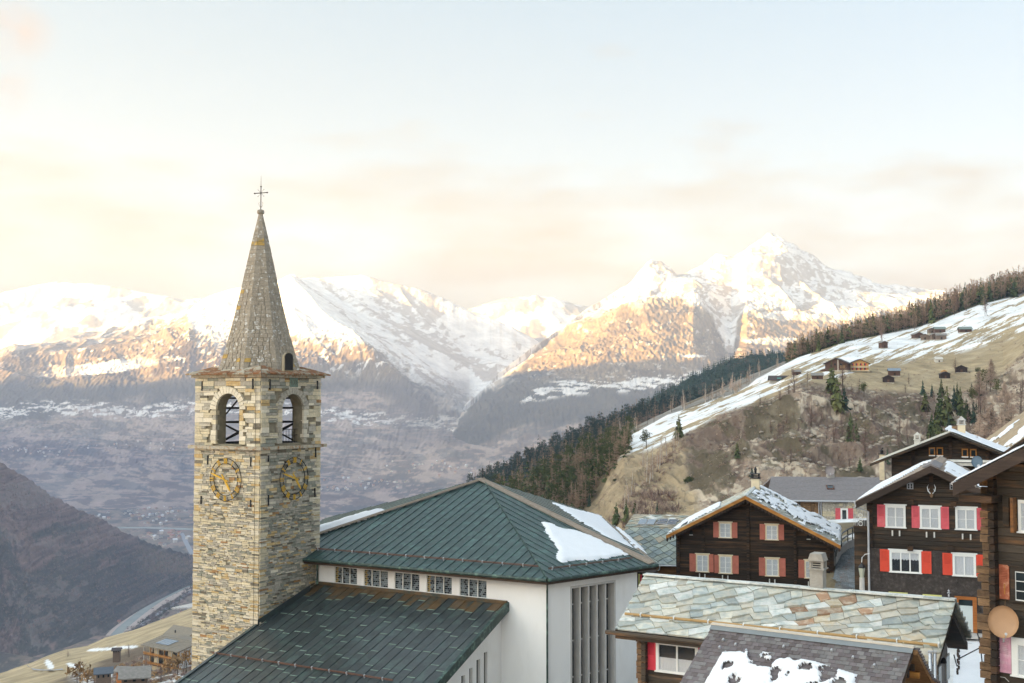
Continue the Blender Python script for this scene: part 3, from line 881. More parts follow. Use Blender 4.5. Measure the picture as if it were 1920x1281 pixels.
M['copper2'] = mat('brown_copper', (.036, .046, .048), .38, .18, 1.5, bump=.10, bscale=5, col2=(.062, .10, .09), c2=(.5, .75), s2=1.2, obvar=.20, spec=.6)
M['copper_rust'] = mat('rusty_copper', (.11, .068, .032), .5, .25, 1.5, bump=.1, col2=(.04, .055, .05), c2=(.45, .62), s2=1.1, spec=.5)
M['patina'] = mat('pale_patina', (.19, .26, .22), .7, .2, 5)
M['seam'] = mat('seam_copper', (.030, .055, .05), .5, .2, 3, col2=(.12, .2, .16), c2=(.5, .7), s2=3)
M['gutter'] = mat('brown_gutter', (.045, .028, .020), .45, .2, 2)
M['batten'] = mat('grey_batten', (.30, .25, .205), .8, .2, 4, obvar=.2)
M['iron'] = mat('black_iron', (.012, .013, .016), .5, .1, 3)
M['rust'] = mat('rust_iron', (.16, .075, .05), .8, .25, 6)
M['zinc'] = mat('zinc', (.50, .51, .54), .4, .06, 3, metal=.3)
M['gold'] = mat('gold_leaf', (.72, .44, .06), .35, .12, 5, spec=.6, metal=.35)
M['mortar'] = mat('lime_mortar', (.23, .205, .15), .95, .2, 3, bump=.4, bscale=14)
def glass(name, tint=(.05, .06, .07), tr=.0, rough=.04):
    m = bpy.data.materials.new(name); m.use_nodes = True
    t = m.node_tree; bs = t.nodes['Principled BSDF']
    bs.inputs['Base Color'].default_value = (*tint, 1); bs.inputs['Roughness'].default_value = rough
    bs.inputs['Specular IOR Level'].default_value = .9
    bs.inputs['Alpha'].default_value = 1 - tr
    return m
M['glass'] = glass('window_glass', (.10, .12, .14), .86)
M['glass_dark'] = glass('dark_glass', (.02, .03, .035), .0, .05)
M['glass_lead'] = glass('leaded_glass', (.17, .21, .23), .0, .10)
M['glass_amber'] = glass('amber_glass', (.30, .22, .08), .0, .1)
M['dark'] = mat('dark_room', (.018, .018, .02), .9, .1, 3, bump=0)
M['lace'] = mat('lace_curtain', (.82, .84, .88), .9, .10, 14, stretch=(6, 1, .6), bump=.3)
def stone(n, c, v=.2, c2=None):
    return mat(n, c, .92, v, 7, bump=.55, bscale=16, col2=c2, c2=(.5, .66), s2=3.0, obvar=.12)
ST = [stone('cream_stone', (.62, .54, .38), .14, (.48, .43, .32)), stone('grey_stone', (.42, .385, .32), .2, (.29, .28, .23)), stone('green_stone', (.26, .265, .22), .2, (.34, .32, .26)),
      stone('ochre_stone', (.52, .37, .18), .2, (.52, .44, .28)), stone('dark_stone', (.17, .15, .115), .25), stone('pale_stone', (.66, .60, .48), .1), stone('rust_stone', (.36, .21, .10), .25)]
SP = [mat('spire_stone', (.31, .27, .215), .95, .22, 5, bump=.6, bscale=14, col2=(.56, .55, .52), c2=(.565, .63), s2=3.6, obvar=.08), mat('spire_lichen', (.42, .28, .09), .95, .25, 5, bump=.5, bscale=14, col2=(.27, .24, .18), c2=(.5, .6), s2=3)]
# ================================================================ BELL TOWER
DT = 68.2
T0 = pix(485, 1170, DT)
TAZ = 121.0
ts = .0772 * DT
T0 = Vector((T0.x, T0.y, 0))
LF = Fr(T0 - dirv(TAZ) * ts, TAZ)           # left (bright) face, x from 0 to ts
RF = Fr(T0, TAZ - 90)                       # right face
TZ = lambda y: LF.hit(488, y)[1]            # height of a pixel row on the near corner
zc = TZ(707.5); zl = TZ(839); zb = -24.0
tw = empty('bell_tower', LF.world(0, 0, zb), LF.rz, 'tall rubble stone bell tower with two gold clocks and a grey octagonal spire', 'bell tower')
def tl(p):                                   # world -> tower local
    q = LF.loc(p); return Vector((q.x, q.y, q.z - zb))
def face_box(fr, b, x0, x1, z0, z1, y0, y1, m=0, jit=0.0):
    """box on a tower face: y0..y1 measured outwards"""
    p = []
    for z in (z0, z1):
        for (x, y) in ((x0, y0), (x1, y0), (x1, y1), (x0, y1)):
            j = jit if y == y1 else 0
            p.append(tl(fr.world(x + random.uniform(-j, j), -y, z + random.uniform(-j, j))))
    b.hexa(p, m)
# openings of the belfry: centre, half width, sill, spring
def opening(fr, xl, xr, yt, ybm):
    a = fr.hit(xl, 800)[0]; c = fr.hit(xr, 800)[0]
    z1 = fr.hit((xl + xr) / 2, yt)[1]; z0 = fr.hit((xl + xr) / 2, ybm)[1]
    hw = (c - a) / 2
    return ((a + c) / 2, hw, z0, z1 - hw)
OL = opening(LF, 406.5, 450.5, 738, 833)
OR_ = opening(RF, 527.5, 567.5, 739, 831)
def in_open(o, x0, x1, z0, z1, pad=.03):
    c, hw, a, sp = o
    if x1 < c - hw - pad or x0 > c + hw + pad or z1 < a - .05: return False
    if z0 < sp: return True
    nx_ = min(max(c, x0), x1)
    return math.hypot(nx_ - c, z0 - sp) < hw + .30
shaft = MB()
zbel = zl - .02
th_ = .75
P4 = [LF.world(.05, .05, 0), LF.world(ts - .05, .05, 0), LF.world(ts - .05, ts - .05, 0), LF.world(.05, ts - .05, 0)]
shaft.hexa([tl(Vector((p.x, p.y, zb))) for p in P4] + [tl(Vector((p.x, p.y, zbel))) for p in P4])
shaft.build('tower_shaft', M['mortar'], tw)
bel = MB()
def arch_wall(mb, frame_w, o, z0, z1, thick, skip0, skip1):
    """frame_w(x, depth, z) -> local point"""
    c, hw, a, sp = o
    def bx(x0, x1, za, zb_):
        mb.hexa([frame_w(x0, .05, za), frame_w(x1, .05, za), frame_w(x1, thick, za), frame_w(x0, thick, za), frame_w(x0, .05, zb_), frame_w(x1, .05, zb_), frame_w(x1, thick, zb_), frame_w(x0, thick, zb_)])
    bx(skip0, c - hw, z0, z1); bx(c + hw, skip1, z0, z1)
    if a > z0: bx(c - hw, c + hw, z0, a)
    n = 10
    for i in range(n):
        t0, t1 = math.pi - math.pi * i / n, math.pi - math.pi * (i + 1) / n
        xa, xb = c + hw * math.cos(t0), c + hw * math.cos(t1)
        ya, yb = sp + hw * math.sin(t0), sp + hw * math.sin(t1)
        mb.hexa([frame_w(xa, .05, ya), frame_w(xb, .05, yb), frame_w(xb, thick, yb), frame_w(xa, thick, ya), frame_w(xa, .05, z1), frame_w(xb, .05, z1), frame_w(xb, thick, z1), frame_w(xa, thick, z1)])
def fw(fr): return lambda x, d, z: tl(fr.world(x, d, z))
BF = Fr(LF.world(ts, ts, 0), TAZ + 180)      # back faces
SF = Fr(LF.world(0, ts, 0), TAZ + 90)
arch_wall(bel, fw(LF), OL, zbel, zc, th_, .05, ts - .05)
arch_wall(bel, fw(RF), OR_, zbel, zc, th_, th_, ts - .05)
arch_wall(bel, fw(BF), (ts - OL[0], *OL[1:]), zbel, zc, th_, th_, ts - .05)
arch_wall(bel, fw(SF), (ts - OR_[0], *OR_[1:]), zbel, zc, th_, th_, ts - th_)
bel.build('belfry_wall', M['mortar'], tw)
# stones
allst = []
def stones(fr, o, z0, z1, hmin, hmax, wmin, wmax, pal, quoin=True, arch=None):
    z = z0
    k = 0
    while z < z1:
        h = random.uniform(hmin, hmax) if random.random() < .75 else random.uniform(hmin, hmin * 1.5)
        if z + h > z1 - .04: h = z1 - z
        x = 0.0
        first = True
        while x < ts - .01:
            wd = random.uniform(wmin, wmax) * (.6 + h / hmax)
            if first: wd = random.uniform(.35, .75)
            if ts - (x + wd) < .55: wd = ts - x if ts - x < .8 else ts - x - random.uniform(.35, .55)
            big = first or x + wd > ts - .02
            a, b_ = x + .008, x + wd - .008
            hh = h
            za, zb_ = z + .006, z + h - .008
            m = pick(pal) if not big else pick([5, 2.5, .6, 1.3, .3, 3, .2])
            if not (o and in_open(o, a, b_, za, zb_)):
                sub = 2 if (not big and h > .19 and random.random() < .45) else 1
                for q in range(sub):
                    z_a, z_b = za + (zb_ - za) * q / sub, za + (zb_ - za) * (q + 1) / sub - (.01 if sub > 1 else 0)
                    allst.append(((b_ - a) * (z_b - z_a), fr, a if a > .01 else -.0, b_, z_a, z_b, random.uniform(.035, .085), pick(pal) if sub > 1 else m))
            x += wd
            first = False
        z += h
        k += 1
palL = [3.4, 3.6, 1.6, .6, .4, 2.0, .12]; palR = [1.0, 3.8, 3.6, .6, 1.3, .7, .18]  # paler left, darker right mix puts face light into colour; right's greens are real
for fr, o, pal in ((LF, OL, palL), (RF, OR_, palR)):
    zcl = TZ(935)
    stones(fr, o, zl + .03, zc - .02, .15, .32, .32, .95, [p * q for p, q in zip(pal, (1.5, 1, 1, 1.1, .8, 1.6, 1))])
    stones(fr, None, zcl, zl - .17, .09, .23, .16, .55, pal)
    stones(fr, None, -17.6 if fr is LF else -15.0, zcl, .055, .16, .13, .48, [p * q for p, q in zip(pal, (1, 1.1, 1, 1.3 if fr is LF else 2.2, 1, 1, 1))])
allst.sort(key=lambda q: -q[0])
rest = MB()
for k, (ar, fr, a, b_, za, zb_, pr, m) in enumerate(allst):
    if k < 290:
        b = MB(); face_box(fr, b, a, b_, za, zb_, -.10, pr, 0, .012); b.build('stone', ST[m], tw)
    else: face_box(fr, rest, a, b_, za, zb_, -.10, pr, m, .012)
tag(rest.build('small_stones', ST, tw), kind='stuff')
# voussoirs round the openings
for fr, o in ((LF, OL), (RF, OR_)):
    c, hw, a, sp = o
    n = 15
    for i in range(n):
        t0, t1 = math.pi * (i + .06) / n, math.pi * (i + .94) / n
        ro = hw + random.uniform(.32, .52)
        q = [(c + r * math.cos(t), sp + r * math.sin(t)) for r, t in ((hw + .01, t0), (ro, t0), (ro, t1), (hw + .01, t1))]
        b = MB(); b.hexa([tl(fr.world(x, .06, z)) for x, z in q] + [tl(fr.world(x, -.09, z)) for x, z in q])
        b.build('arch_stone', ST[5] if fr is LF else ST[1], tw)  # pale left arch, greyer right: face light put into the stone colour
    for sgn in (-1, 1):                      # jamb stones, paler on the left: brighter light put into their colour
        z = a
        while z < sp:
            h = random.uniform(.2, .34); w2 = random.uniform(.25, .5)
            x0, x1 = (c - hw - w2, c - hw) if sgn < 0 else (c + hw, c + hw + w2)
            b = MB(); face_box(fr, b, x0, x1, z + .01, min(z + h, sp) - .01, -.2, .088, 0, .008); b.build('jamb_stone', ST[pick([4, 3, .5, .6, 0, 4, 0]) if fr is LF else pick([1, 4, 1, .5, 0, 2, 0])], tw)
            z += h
# string course and cornice slabs
LED = stone('ledge_stone', (.42, .38, .30), .15, (.30, .15, .06))
ORG = mat('lichen_slab', (.22, .10, .045), .95, .3, 5, bump=.5, bscale=12, col2=(.30, .27, .2), c2=(.48, .6), s2=2.2)
for (z0, z1, pr, n, mm) in ((zl - .16, zl + .02, .30, 8, LED), (zc - .0, zc + .16, .20, 8, LED)):
    for fr in (LF, RF, BF, SF):
        xs = [-pr + (ts + 2 * pr) * (i + random.uniform(-.15, .15) * (0 < i < n)) / n for i in range(n + 1)]
        for i in range(n):
            x0, x1 = xs[i] + .005, xs[i + 1] - .005
            if fr in (RF, SF): x0 = max(x0, .02); x1 = min(x1, ts - .02)
            b = MB(); face_box(fr, b, x0, x1, z0, z1 + random.uniform(-.01, .01), -.3, pr + random.uniform(-.01, .01), 0, .006)
            b.build('ledge_slab', mm, tw)
# thin eave slabs and the low skirt of lichened slabs under the spire
zr = zc + .17
ov = .46
def ring(h, o_):
    return [tl(LF.world(-o_, -o_, h)), tl(LF.world(ts + o_, -o_, h)), tl(LF.world(ts + o_, ts + o_, h)), tl(LF.world(-o_, ts + o_, h))]
b = MB(); b.hexa(ring(zr, ov - .04) + ring(zr + .03, ov - .04)); b.build('eave_board', LED, tw)
half = ts / 2
cxy = LF.world(half, half, 0)
RS = 2.60                                     # spire radius (octagon, corner)
zs = zr + .62
def octo(r, z, k0=.5):
    return [tl(Vector((cxy.x, cxy.y, 0)) + dirv(TAZ + 45 * (k + k0)) * r + Vector((0, 0, z))) for k in range(8)]
for fr_i, fr in enumerate((LF, RF, BF, SF)):
    rows_ = 4
    for r_ in range(rows_):
        f0, f1 = r_ / rows_, (r_ + 1) / rows_ + .1
        def P_(f, x): # interpolate skirt from eave edge inwards
            ins = -ov + f * (ov + half - 1.95)
            return fr.world(ins + (ts - 2 * ins) * x, ins, zr + .03 + f * .42)
        n = 9 - r_
        for i in range(n):
            x0, x1 = i / n + .004, (i + 1) / n - .004
            b = MB(); lo = [P_(f0, x0), P_(f0, x1), P_(f1, x1), P_(f1, x0)]
            t_ = random.uniform(.03, .06)
            b.hexa([tl(p - Vector((0, 0, .03))) for p in lo] + [tl(p + Vector((0, 0, t_))) for p in lo])
            b.build('lichened_slab', ORG if random.random() < .72 else LED, tw)
# spire: courses of blocks on eight faces
zap = TZ(400)
zap = LF.hit(494, 402, half)[1]
def rad(f):                                   # slight concave taper
    return RS * (1 - f) ** 1.0 * (1 - .10 * math.sin(math.pi * min(1, f * 1.0))) + .13
core = MB()
lv = [zr + .0 + (zap - zr) * i / 12 for i in range(13)]
core.add([p for i, z in enumerate(lv) for p in octo(rad(i / 12) - .05, z)], [(8 * i + k, 8 * i + (k + 1) % 8, 8 * i + 8 + (k + 1) % 8, 8 * i + 8 + k) for i in range(12) for k in range(8)] + [tuple(range(96, 104))])
core.build('spire_core', M['mortar'], tw)
nc = 40
blocks = []
for i in range(nc):
    f0, f1 = i / nc, (i + 1) / nc
    za, zb_ = zr + (zap - zr) * f0 + .006, zr + (zap - zr) * f1 - .006
    A0, A1 = octo(rad(f0), za), octo(rad(f1), zb_)
    B0, B1 = octo(rad(f0) - .12, za), octo(rad(f1) - .12, zb_)
    for k in range(8):
        L = (A0[(k + 1) % 8] - A0[k]).length
        n = max(1, int(L / .34 + random.random() * .6))
        cs = [0] + sorted((j + random.uniform(-.2, .2)) / n for j in range(1, n)) + [1]
        for j in range(n):
            u0, u1 = cs[j] + .012 * (j > 0), cs[j + 1] - .012 * (j < n - 1)
            o_ = random.uniform(-.008, .010)
            def mixp(P, Q, u): return P[k].lerp(P[(k + 1) % 8], u)
            nrm_ = ((A0[k] + A0[(k + 1) % 8]) / 2 - (octo(0, za)[0])); nrm_.z = .25; nrm_.normalize()
            q = [B0[k].lerp(B0[(k + 1) % 8], u0), B0[k].lerp(B0[(k + 1) % 8], u1), A0[k].lerp(A0[(k + 1) % 8], u1) + nrm_ * o_, A0[k].lerp(A0[(k + 1) % 8], u0) + nrm_ * o_,
                 B1[k].lerp(B1[(k + 1) % 8], u0), B1[k].lerp(B1[(k + 1) % 8], u1), A1[k].lerp(A1[(k + 1) % 8], u1) + nrm_ * o_, A1[k].lerp(A1[(k + 1) % 8], u0) + nrm_ * o_]
            li = .4 if 31 < i < 34 else (.12 if 2 < i < 5 else .01)
            wc = cxy + dirv(TAZ + 45 * (k + 1)) # outward direction
            vis = (dirv(TAZ + 45 * (k + 1))).dot(-Vector((cxy.x, cxy.y, 0)).normalized()) > .1
            blocks.append((vis, L / n, q, 1 if random.random() < li else 0))
vb = [q for q in blocks if q[0]]; hb = [q for q in blocks if not q[0]]
vb.sort(key=lambda q: -q[1])
rest = MB()
for k, (v_, s_, q, m) in enumerate(vb + hb):
    if k < 290: b = MB(); b.hexa(q); b.build('spire_block', SP[m], tw)
    else: rest.hexa(q, m)
tag(rest.build('small_spire_blocks', SP, tw), kind='stuff')
# arched hatch low on the right hand spire face
hp = LF.hit(541, 690, half - 1.6)
dw = dirv(TAZ - 90 + 34)
b = MB()
hc = pix(540, 690, 66.6)
fh = Fr(Vector((hc.x, hc.y, 0)), azof(Vector((1, 0, 0)).cross(Vector((0, 0, 1)))) * 0 + 70)
za, zb_ = fh.hit(540, 694)[1], fh.hit(540, 662)[1]
def arc2(fr, mb, c, hw, z0, zs_, y0, y1, n=8, m=0):
    pts = [(c - hw, z0), (c + hw, z0)] + [(c + hw * math.cos(math.pi * i / n), zs_ + hw * math.sin(math.pi * i / n)) for i in range(n + 1)]
    mb.prism([tl(fr.world(x, y0, z)) for x, z in pts], tl(fr.world(0, y1, 0)) - tl(fr.world(0, y0, 0)), m)
arc2(fh, b, .05, .22, za, zb_ - .22, -.02, .8)
b.build('spire_hatch', M['dark'], tw)
b = MB(); arc2(fh, b, .05, .26, za - .05, zb_ - .22, .04, .9); b.build('hatch_surround', M['mortar'], tw)
# ball, cross and lightning rod
b = MB(); cc = tl(Vector((cxy.x, cxy.y, zap)))
b.lathe([(.10, -.25), (.14, -.05), (.12, 0), (.20, .05), (.235, .16), (.20, .27), (.08, .31), (0.001, .32)], 14, c=cc)
b.build('stone_ball', SP[0], tw, smooth=True)
cb = MB(); z0 = .3
cb.tube([cc + Vector((0, 0, z0)), cc + Vector((0, 0, 1.72))], .028)
arm = LF.v * 0 + dirv(TAZ - 10); arm = Vector((arm.dot(LF.u), arm.dot(LF.v), 0))
zz = 1.34
cb.tube([cc - arm * .42 + Vector((0, 0, zz)), cc + arm * .42 + Vector((0, 0, zz))], .028)
for p in (cc - arm * .45 + Vector((0, 0, zz)), cc + arm * .45 + Vector((0, 0, zz)), cc + Vector((0, 0, 1.74))):
    cb.lathe([(.001, -.055), (.05, -.03), (.055, .02), (.001, .055)], 8, c=p)
for sx in (-1, 1):
    for sz in (-1, 1):
        p = cc + arm * (.21 * sx) + Vector((0, 0, zz + .21 * sz))
        cb.tube([cc + Vector((0, 0, zz)), p], .008, 4)
        cb.lathe([(.001, -.03), (.03, 0), (.001, .03)], 6, c=p)
    cb.tube([cc + Vector((0, 0, .42)), cc + arm * (.11 * sx) + Vector((0, 0, .55)), cc + arm * (.15 * sx) + Vector((0, 0, .72)), cc + arm * (.08 * sx) + Vector((0, 0, .78))], .010, 5)
cb.build('iron_cross', M['iron'], tw)
b = MB(); b.tube([cc + Vector((0, 0, 1.7)), cc + Vector((0, 0, 2.42))], [.014, .006], 5); b.build('lightning_rod', M['iron'], tw)
# clocks
NUM = ['XII', 'I', 'II', 'III', 'IIII', 'V', 'VI', 'VII', 'VIII', 'IX', 'X', 'XI']
def clock(fr, cx_, cy_, ry):
    c, z = fr.hit(cx_, cy_); ro = abs(fr.hit(cx_, cy_ - ry)[1] - z); ri = ro * .77
    g = MB()
    for rr_ in (ro, ri):
        pts = [tl(fr.world(c + rr_ * math.cos(t * math.pi / 24), -.17, z + rr_ * math.sin(t * math.pi / 24))) for t in range(49)]
        g.tube(pts, .026, 5, cap=False)
    ringo = g.build('clock_ring', M['iron'], tw)
    for h in range(12):
        t = math.pi / 2 - h * math.pi / 6
        er = (math.cos(t), math.sin(t)); et = (math.sin(t), -math.cos(t))
        b = MB()
        def bar(o0, o1, wd=.028):
            p = []
            for yy in (-.19, -.23):
                for (rr_, oo, sg) in ((ri - .02, o0, -1), (ri - .02, o0, 1), (ro + .02, o1, 1), (ro + .02, o1, -1)):
                    k = oo + sg * wd
                    p.append(tl(fr.world(c + er[0] * rr_ + et[0] * k, yy, z + er[1] * rr_ + et[1] * k)))
            b.hexa(p)
        x = 0; segs_ = []
        for ch in NUM[h]:
            if ch == 'I': segs_.append((x, x)); x += .085
            elif ch == 'V': segs_ += [(x + .05, x), (x + .05, x + .10)]; x += .16
            else: segs_ += [(x, x + .12), (x + .12, x)]; x += .18
        wtot = max(max(q) for q in segs_)
        for q in segs_: bar((q[0] - wtot / 2) * .9, (q[1] - wtot / 2) * .9, .0165)
        b.build('numeral', M['gold'], ringo)
    def hand(ang, L, tail, wd, name):
        t = R(90 - ang); er = (math.cos(t), math.sin(t)); et = (math.sin(t), -math.cos(t))
        b = MB()
        q = [(-tail, -wd * .6), (-tail, wd * .6), (L * .7, wd), (L, 0.0), (L * .7, -wd)]
        pts = [tl(fr.world(c + er[0] * r_ + et[0] * k, -.26, z + er[1] * r_ + et[1] * k)) for r_, k in q]
        b.prism(pts, tl(fr.world(0, -.04, 0)) - tl(fr.world(0, 0, 0)))
        b.build(name, M['gold'], ringo)
    hand(288, ro * .98, ro * .22, .055, 'minute_hand')
    hand(144, ro * .70, ro * .30, .07, 'hour_hand')
clock(LF, 427, 899, 39.5)
clock(RF, 547.5, 897, 39)
# wall anchors
b = MB()
anch = [(LF, 381, 715, 733), (LF, 476, 710, 730), (RF, 504, 711, 731), (RF, 593, 714, 730), (LF, 391.5, 854, 871), (LF, 472, 857, 875), (RF, 501, 854, 866), (RF, 589.5, 838, 857), (RF, 501, 928, 948), (LF, 472, 937, 951), (RF, 588, 915, 932), (LF, 379, 930, 945)]
for fr, x, y0, y1 in anch:
    a, z0 = fr.hit(x, y1); _, z1 = fr.hit(x, y0)
    b = MB(); face_box(fr, b, a - .03, a + .03, z0, z1, .05, .13); b.build('wall_anchor', M['iron'], tw)
a, z0 = RF.hit(549, 725); b = MB(); face_box(RF, b, a - .36, a + .36, z0 - .03, z0 + .52, 0, .10); pl = b.build('inscription_plaque', stone('plaque_stone', (.16, .22, .18)), tw)
for k, (x0_, x1_) in enumerate(((-.22, -.22), (-.05, .05), (.14, .26))):
    b = MB(); b.tube([tl(RF.world(a + x0_, -.11, z0 + .1)), tl(RF.world(a + x1_, -.11, z0 + .25)), tl(RF.world(a + x0_, -.11, z0 + .4))], .02, 4); b.build('carved_letter', ST[4], pl)
# bell frame and bell inside
b = MB()
zi = zl + .05
def L3(x, y, z): return tl(LF.world(x, y, z))
q1, q2 = 1.0, ts - 1.0
for x in (q1, q2):
    for y in (q1, q2): b.tube([L3(x, y, zi), L3(x, y, zi + 2.9)], .07, 4)
for z in (zi + .1, zi + 1.35, zi + 2.2, zi + 2.8):
    for (p, q) in (((q1, q1), (q2, q1)), ((q2, q1), (q2, q2)), ((q2, q2), (q1, q2)), ((q1, q2), (q1, q1))): b.tube([L3(*p, z), L3(*q, z)], .055, 4)
for (p, q) in (((q1, q1), (q2, q1)), ((q2, q1), (q2, q2)), ((q1, q1), (q1, q2)), ((q1, q2), (q2, q2))):
    b.tube([L3(*p, zi + .1), L3(*q, zi + 1.35)], .06, 4); b.tube([L3(*q, zi + .1), L3(*p, zi + 1.35)], .05, 4)
    b.tube([L3(*p, zi + 1.4), L3((p[0] + q[0]) / 2, (p[1] + q[1]) / 2, zi + 2.8)], .05, 4)
b.build('bell_frame', M['iron'], tw)
b = MB()
wc_ = (half + .3, 1.5, zi + 1.65)
for rr_ in (.82, .70):
    b.tube([L3(wc_[0] + rr_ * math.cos(t * math.pi / 14), wc_[1], wc_[2] + rr_ * math.sin(t * math.pi / 14)) for t in range(29)], .028, 5, cap=False)
for t in range(4): b.tube([L3(wc_[0] - .8 * math.cos(t * .8), wc_[1], wc_[2] - .8 * math.sin(t * .8)), L3(wc_[0] + .8 * math.cos(t * .8), wc_[1], wc_[2] + .8 * math.sin(t * .8))], .018, 4)
b.build('bell_wheel', M['iron'], tw)
b = MB(); b.lathe([(.001, .82), (.2, .8), (.3, .7), (.34, .45), (.42, .2), (.56, .02), (.55, 0), (.45, .06)], 18, c=L3(half, half + .3, zi + .55)); b.build('bell', mat('bronze', (.10, .085, .05), .4, .15, 4, metal=.5), tw, smooth=True)
b = MB(); a, z0 = RF.hit(560, 828)
for k in range(7): face_box(RF, b, OR_[0] - OR_[1] + .1 + k * OR_[1] * .27, OR_[0] - OR_[1] + .12 + k * OR_[1] * .27, OR_[2], OR_[2] + .8, -.42, -.40)
for z in (.05, .45, .8): face_box(RF, b, OR_[0] - OR_[1], OR_[0] + OR_[1], OR_[2] + z, OR_[2] + z + .03, -.44, -.41)
b.build('belfry_grille', M['iron'], tw)
# lightning conductor down the near corner
b = MB(); b.tube([tl(LF.world(ts - .32, -.10, zc)), tl(LF.world(ts - .32, -.10, -17.5))], .012, 4); b.build('conductor', M['iron'], tw)
# ================================================================ CHURCH HALL AND LOW ROOF
A_ = pix(952, 1132, 65.4)
zA = A_.z
B_ = hitz(600, 1095, zA)
HAZ = azof(A_ - B_)
HF = Fr(Vector((B_.x, B_.y, 0)), HAZ)
ch = empty('church_hall', HF.world(0, 0, zb), HF.rz, 'modern white church hall with a green copper tent roof behind the bell tower', 'church')
def hl(p):
    q = HF.loc(p); return Vector((q.x, q.y, q.z - zb))
def Hw(x, y, z): return Vector((x, y, z - zb))    # hall local from frame x, y and world height
xC = HF.hit(1026, 1200)[0]
WC = HF.world(xC, 0, 0)
ec = pix(1026, 1085, (WC.y - .55)); ze = ec.z
EC = hitz(1026, 1086, ze); ER = hitz(1229, 1058, ze); EL = hitz(583, 1040, ze)
EL = EC - dirv(HAZ - 1.6) * ((EL - EC).length * 1.16)
V3 = hitz(1122, 966, ze)
AP = pix(905, 899, 80)
V4 = AP + Vector((-13, 15, 0)); V4.z = ze
az2 = azof(ER - EC)
RW = Fr(WC, az2)                               # right hand wall
def rl(x, y, z): return hl(RW.world(x, y, z))
xR = RW.hit(1195, 1150)[0]
zt = ze - .12
# front wall with the clerestory openings
wins = [(627, 670, 1061, 1097), (681.5, 728, 1066, 1104), (739, 787, 1071.5, 1109), (799, 848, 1078, 1117), (861, 913, 1084, 1125)]
wr = []
for (x0, x1, y0, y1) in wins:
    a, zt_ = HF.hit(x0, y0); c, zb_ = HF.hit(x1, y1)
    wr.append((a, c, zb_, zt_))
wt = sum(q[3] for q in wr) / 5; wb = sum(q[2] for q in wr) / 5
b = MB()
xs = [-.6] + [v for q in wr for v in (q[0], q[1])] + [xC]
b.box(-.6, xC, 0, .4, 0, wb - zb)
b.box(-.6, xC, 0, .4, wt - zb, zt - zb)
for i in range(0, len(xs), 2): b.box(xs[i], xs[i + 1], .0, .4, wb - zb, wt - zb)
wl = b.build('front_wall', M['white'], ch)
LD = [M['glass_lead'], M['glass_dark'], M['glass_amber']]
for wi_, (a, c, z0, z1) in enumerate(wr):
    z0, z1 = wb, wt
    f = MB(); t_ = .05
    f.box(a, c, .02, .16, z0 - zb, z0 - zb + t_); f.box(a, c, .02, .16, z1 - zb - t_, z1 - zb)
    for k in range(4):
        x = a + (c - a - t_) * k / 3; f.box(x, x + t_, .02, .16, z0 - zb + t_, z1 - zb - t_)
    fo = f.build('window', M['white_paint'], ch)
    for k in range(3):
        x0_, x1_ = a + (c - a - t_) * k / 3 + t_, a + (c - a - t_) * (k + 1) / 3
        nr, ncol = 8, 3
        g = [MB(), MB(), MB()]
        for r_ in range(nr):
            for q in range(ncol):
                o2 = .5 * (r_ % 2) / ncol
                u0, u1 = min(1, q / ncol + o2 * .8), min(1, (q + 1) / ncol + o2 * .8 - .04)
                zz0, zz1 = z0 - zb + t_ + (z1 - z0 - 2 * t_) * r_ / nr, z0 - zb + t_ + (z1 - z0 - 2 * t_) * (r_ + .88) / nr
                if q == 0 and r_ % 2: g[1].box(x0_, x0_ + (x1_ - x0_) * o2 * .7, .085, .10, zz0, zz1)
                if u1 - u0 < .05: continue
                m = 2 if (k == 0 and q == 0 and wi_ in (0, 1, 3)) else (0 if random.random() < .6 else 1)
                g[m].box(x0_ + (x1_ - x0_) * u0, x0_ + (x1_ - x0_) * u1, .08 + random.uniform(0, .01), .10, zz0, zz1)
        for m in range(3):
            if g[m].f: tag(g[m].build('leaded_pane', LD[m], fo), kind='stuff')
        s = MB(); s.box(x0_, x1_, .102, .12, z0 - zb, z1 - zb); s.build('lead_backing', M['zinc'], fo)
# right wall with the tall fin window
fa, fz = RW.hit(1069.5, 1097); fb, _ = RW.hit(1153.5, 1088)
ftop = RW.hit(1110, 1094)[1]
b = MB()
def rbox(mb, x0, x1, y0, y1, z0, z1, m=0):
    mb.hexa([rl(x0, y0, z0), rl(x1, y0, z0), rl(x1, y1, z0), rl(x0, y1, z0), rl(x0, y0, z1), rl(x1, y0, z1), rl(x1, y1, z1), rl(x0, y1, z1)], m)
rbox(b, .0, fa, .005, .5, zb, zt); rbox(b, fb, xR, .005, .5, zb, zt); rbox(b, fa, fb, .005, .5, ftop, zt)
b.build('side_wall', M['white'], ch)
fw_ = MB(); rbox(fw_, fa, fa + .10, -.03, .5, zb, ftop); rbox(fw_, fb - .10, fb, -.03, .5, zb, ftop); rbox(fw_, fa, fb, -.031, .5, ftop - .12, ftop + .0)
fo = fw_.build('fin_window', M['concrete'], ch)
nf = 5
stp_ = (fb - fa - .2) / nf
for k in range(nf):
    x = fa + .1 + stp_ * k
    if k:
        b = MB(); rbox(b, x - .06, x + .06, .02, .6, zb, ftop - .12); b.build('fin', M['concrete'], fo)
    z = zb + .5
    j = 0
    while z < ftop - .13:
        z1 = min(z + 2.0, ftop - .13)
        b = MB(); rbox(b, x + .0, x + stp_, .50, .52, z, z1 - .06); b.build('pane', M['glass_dark'], fo)
        b = MB(); rbox(b, x + .0, x + stp_, .46, .52, z1 - .06, z1); b.build('rail', M['concrete'], fo)
        z = z1
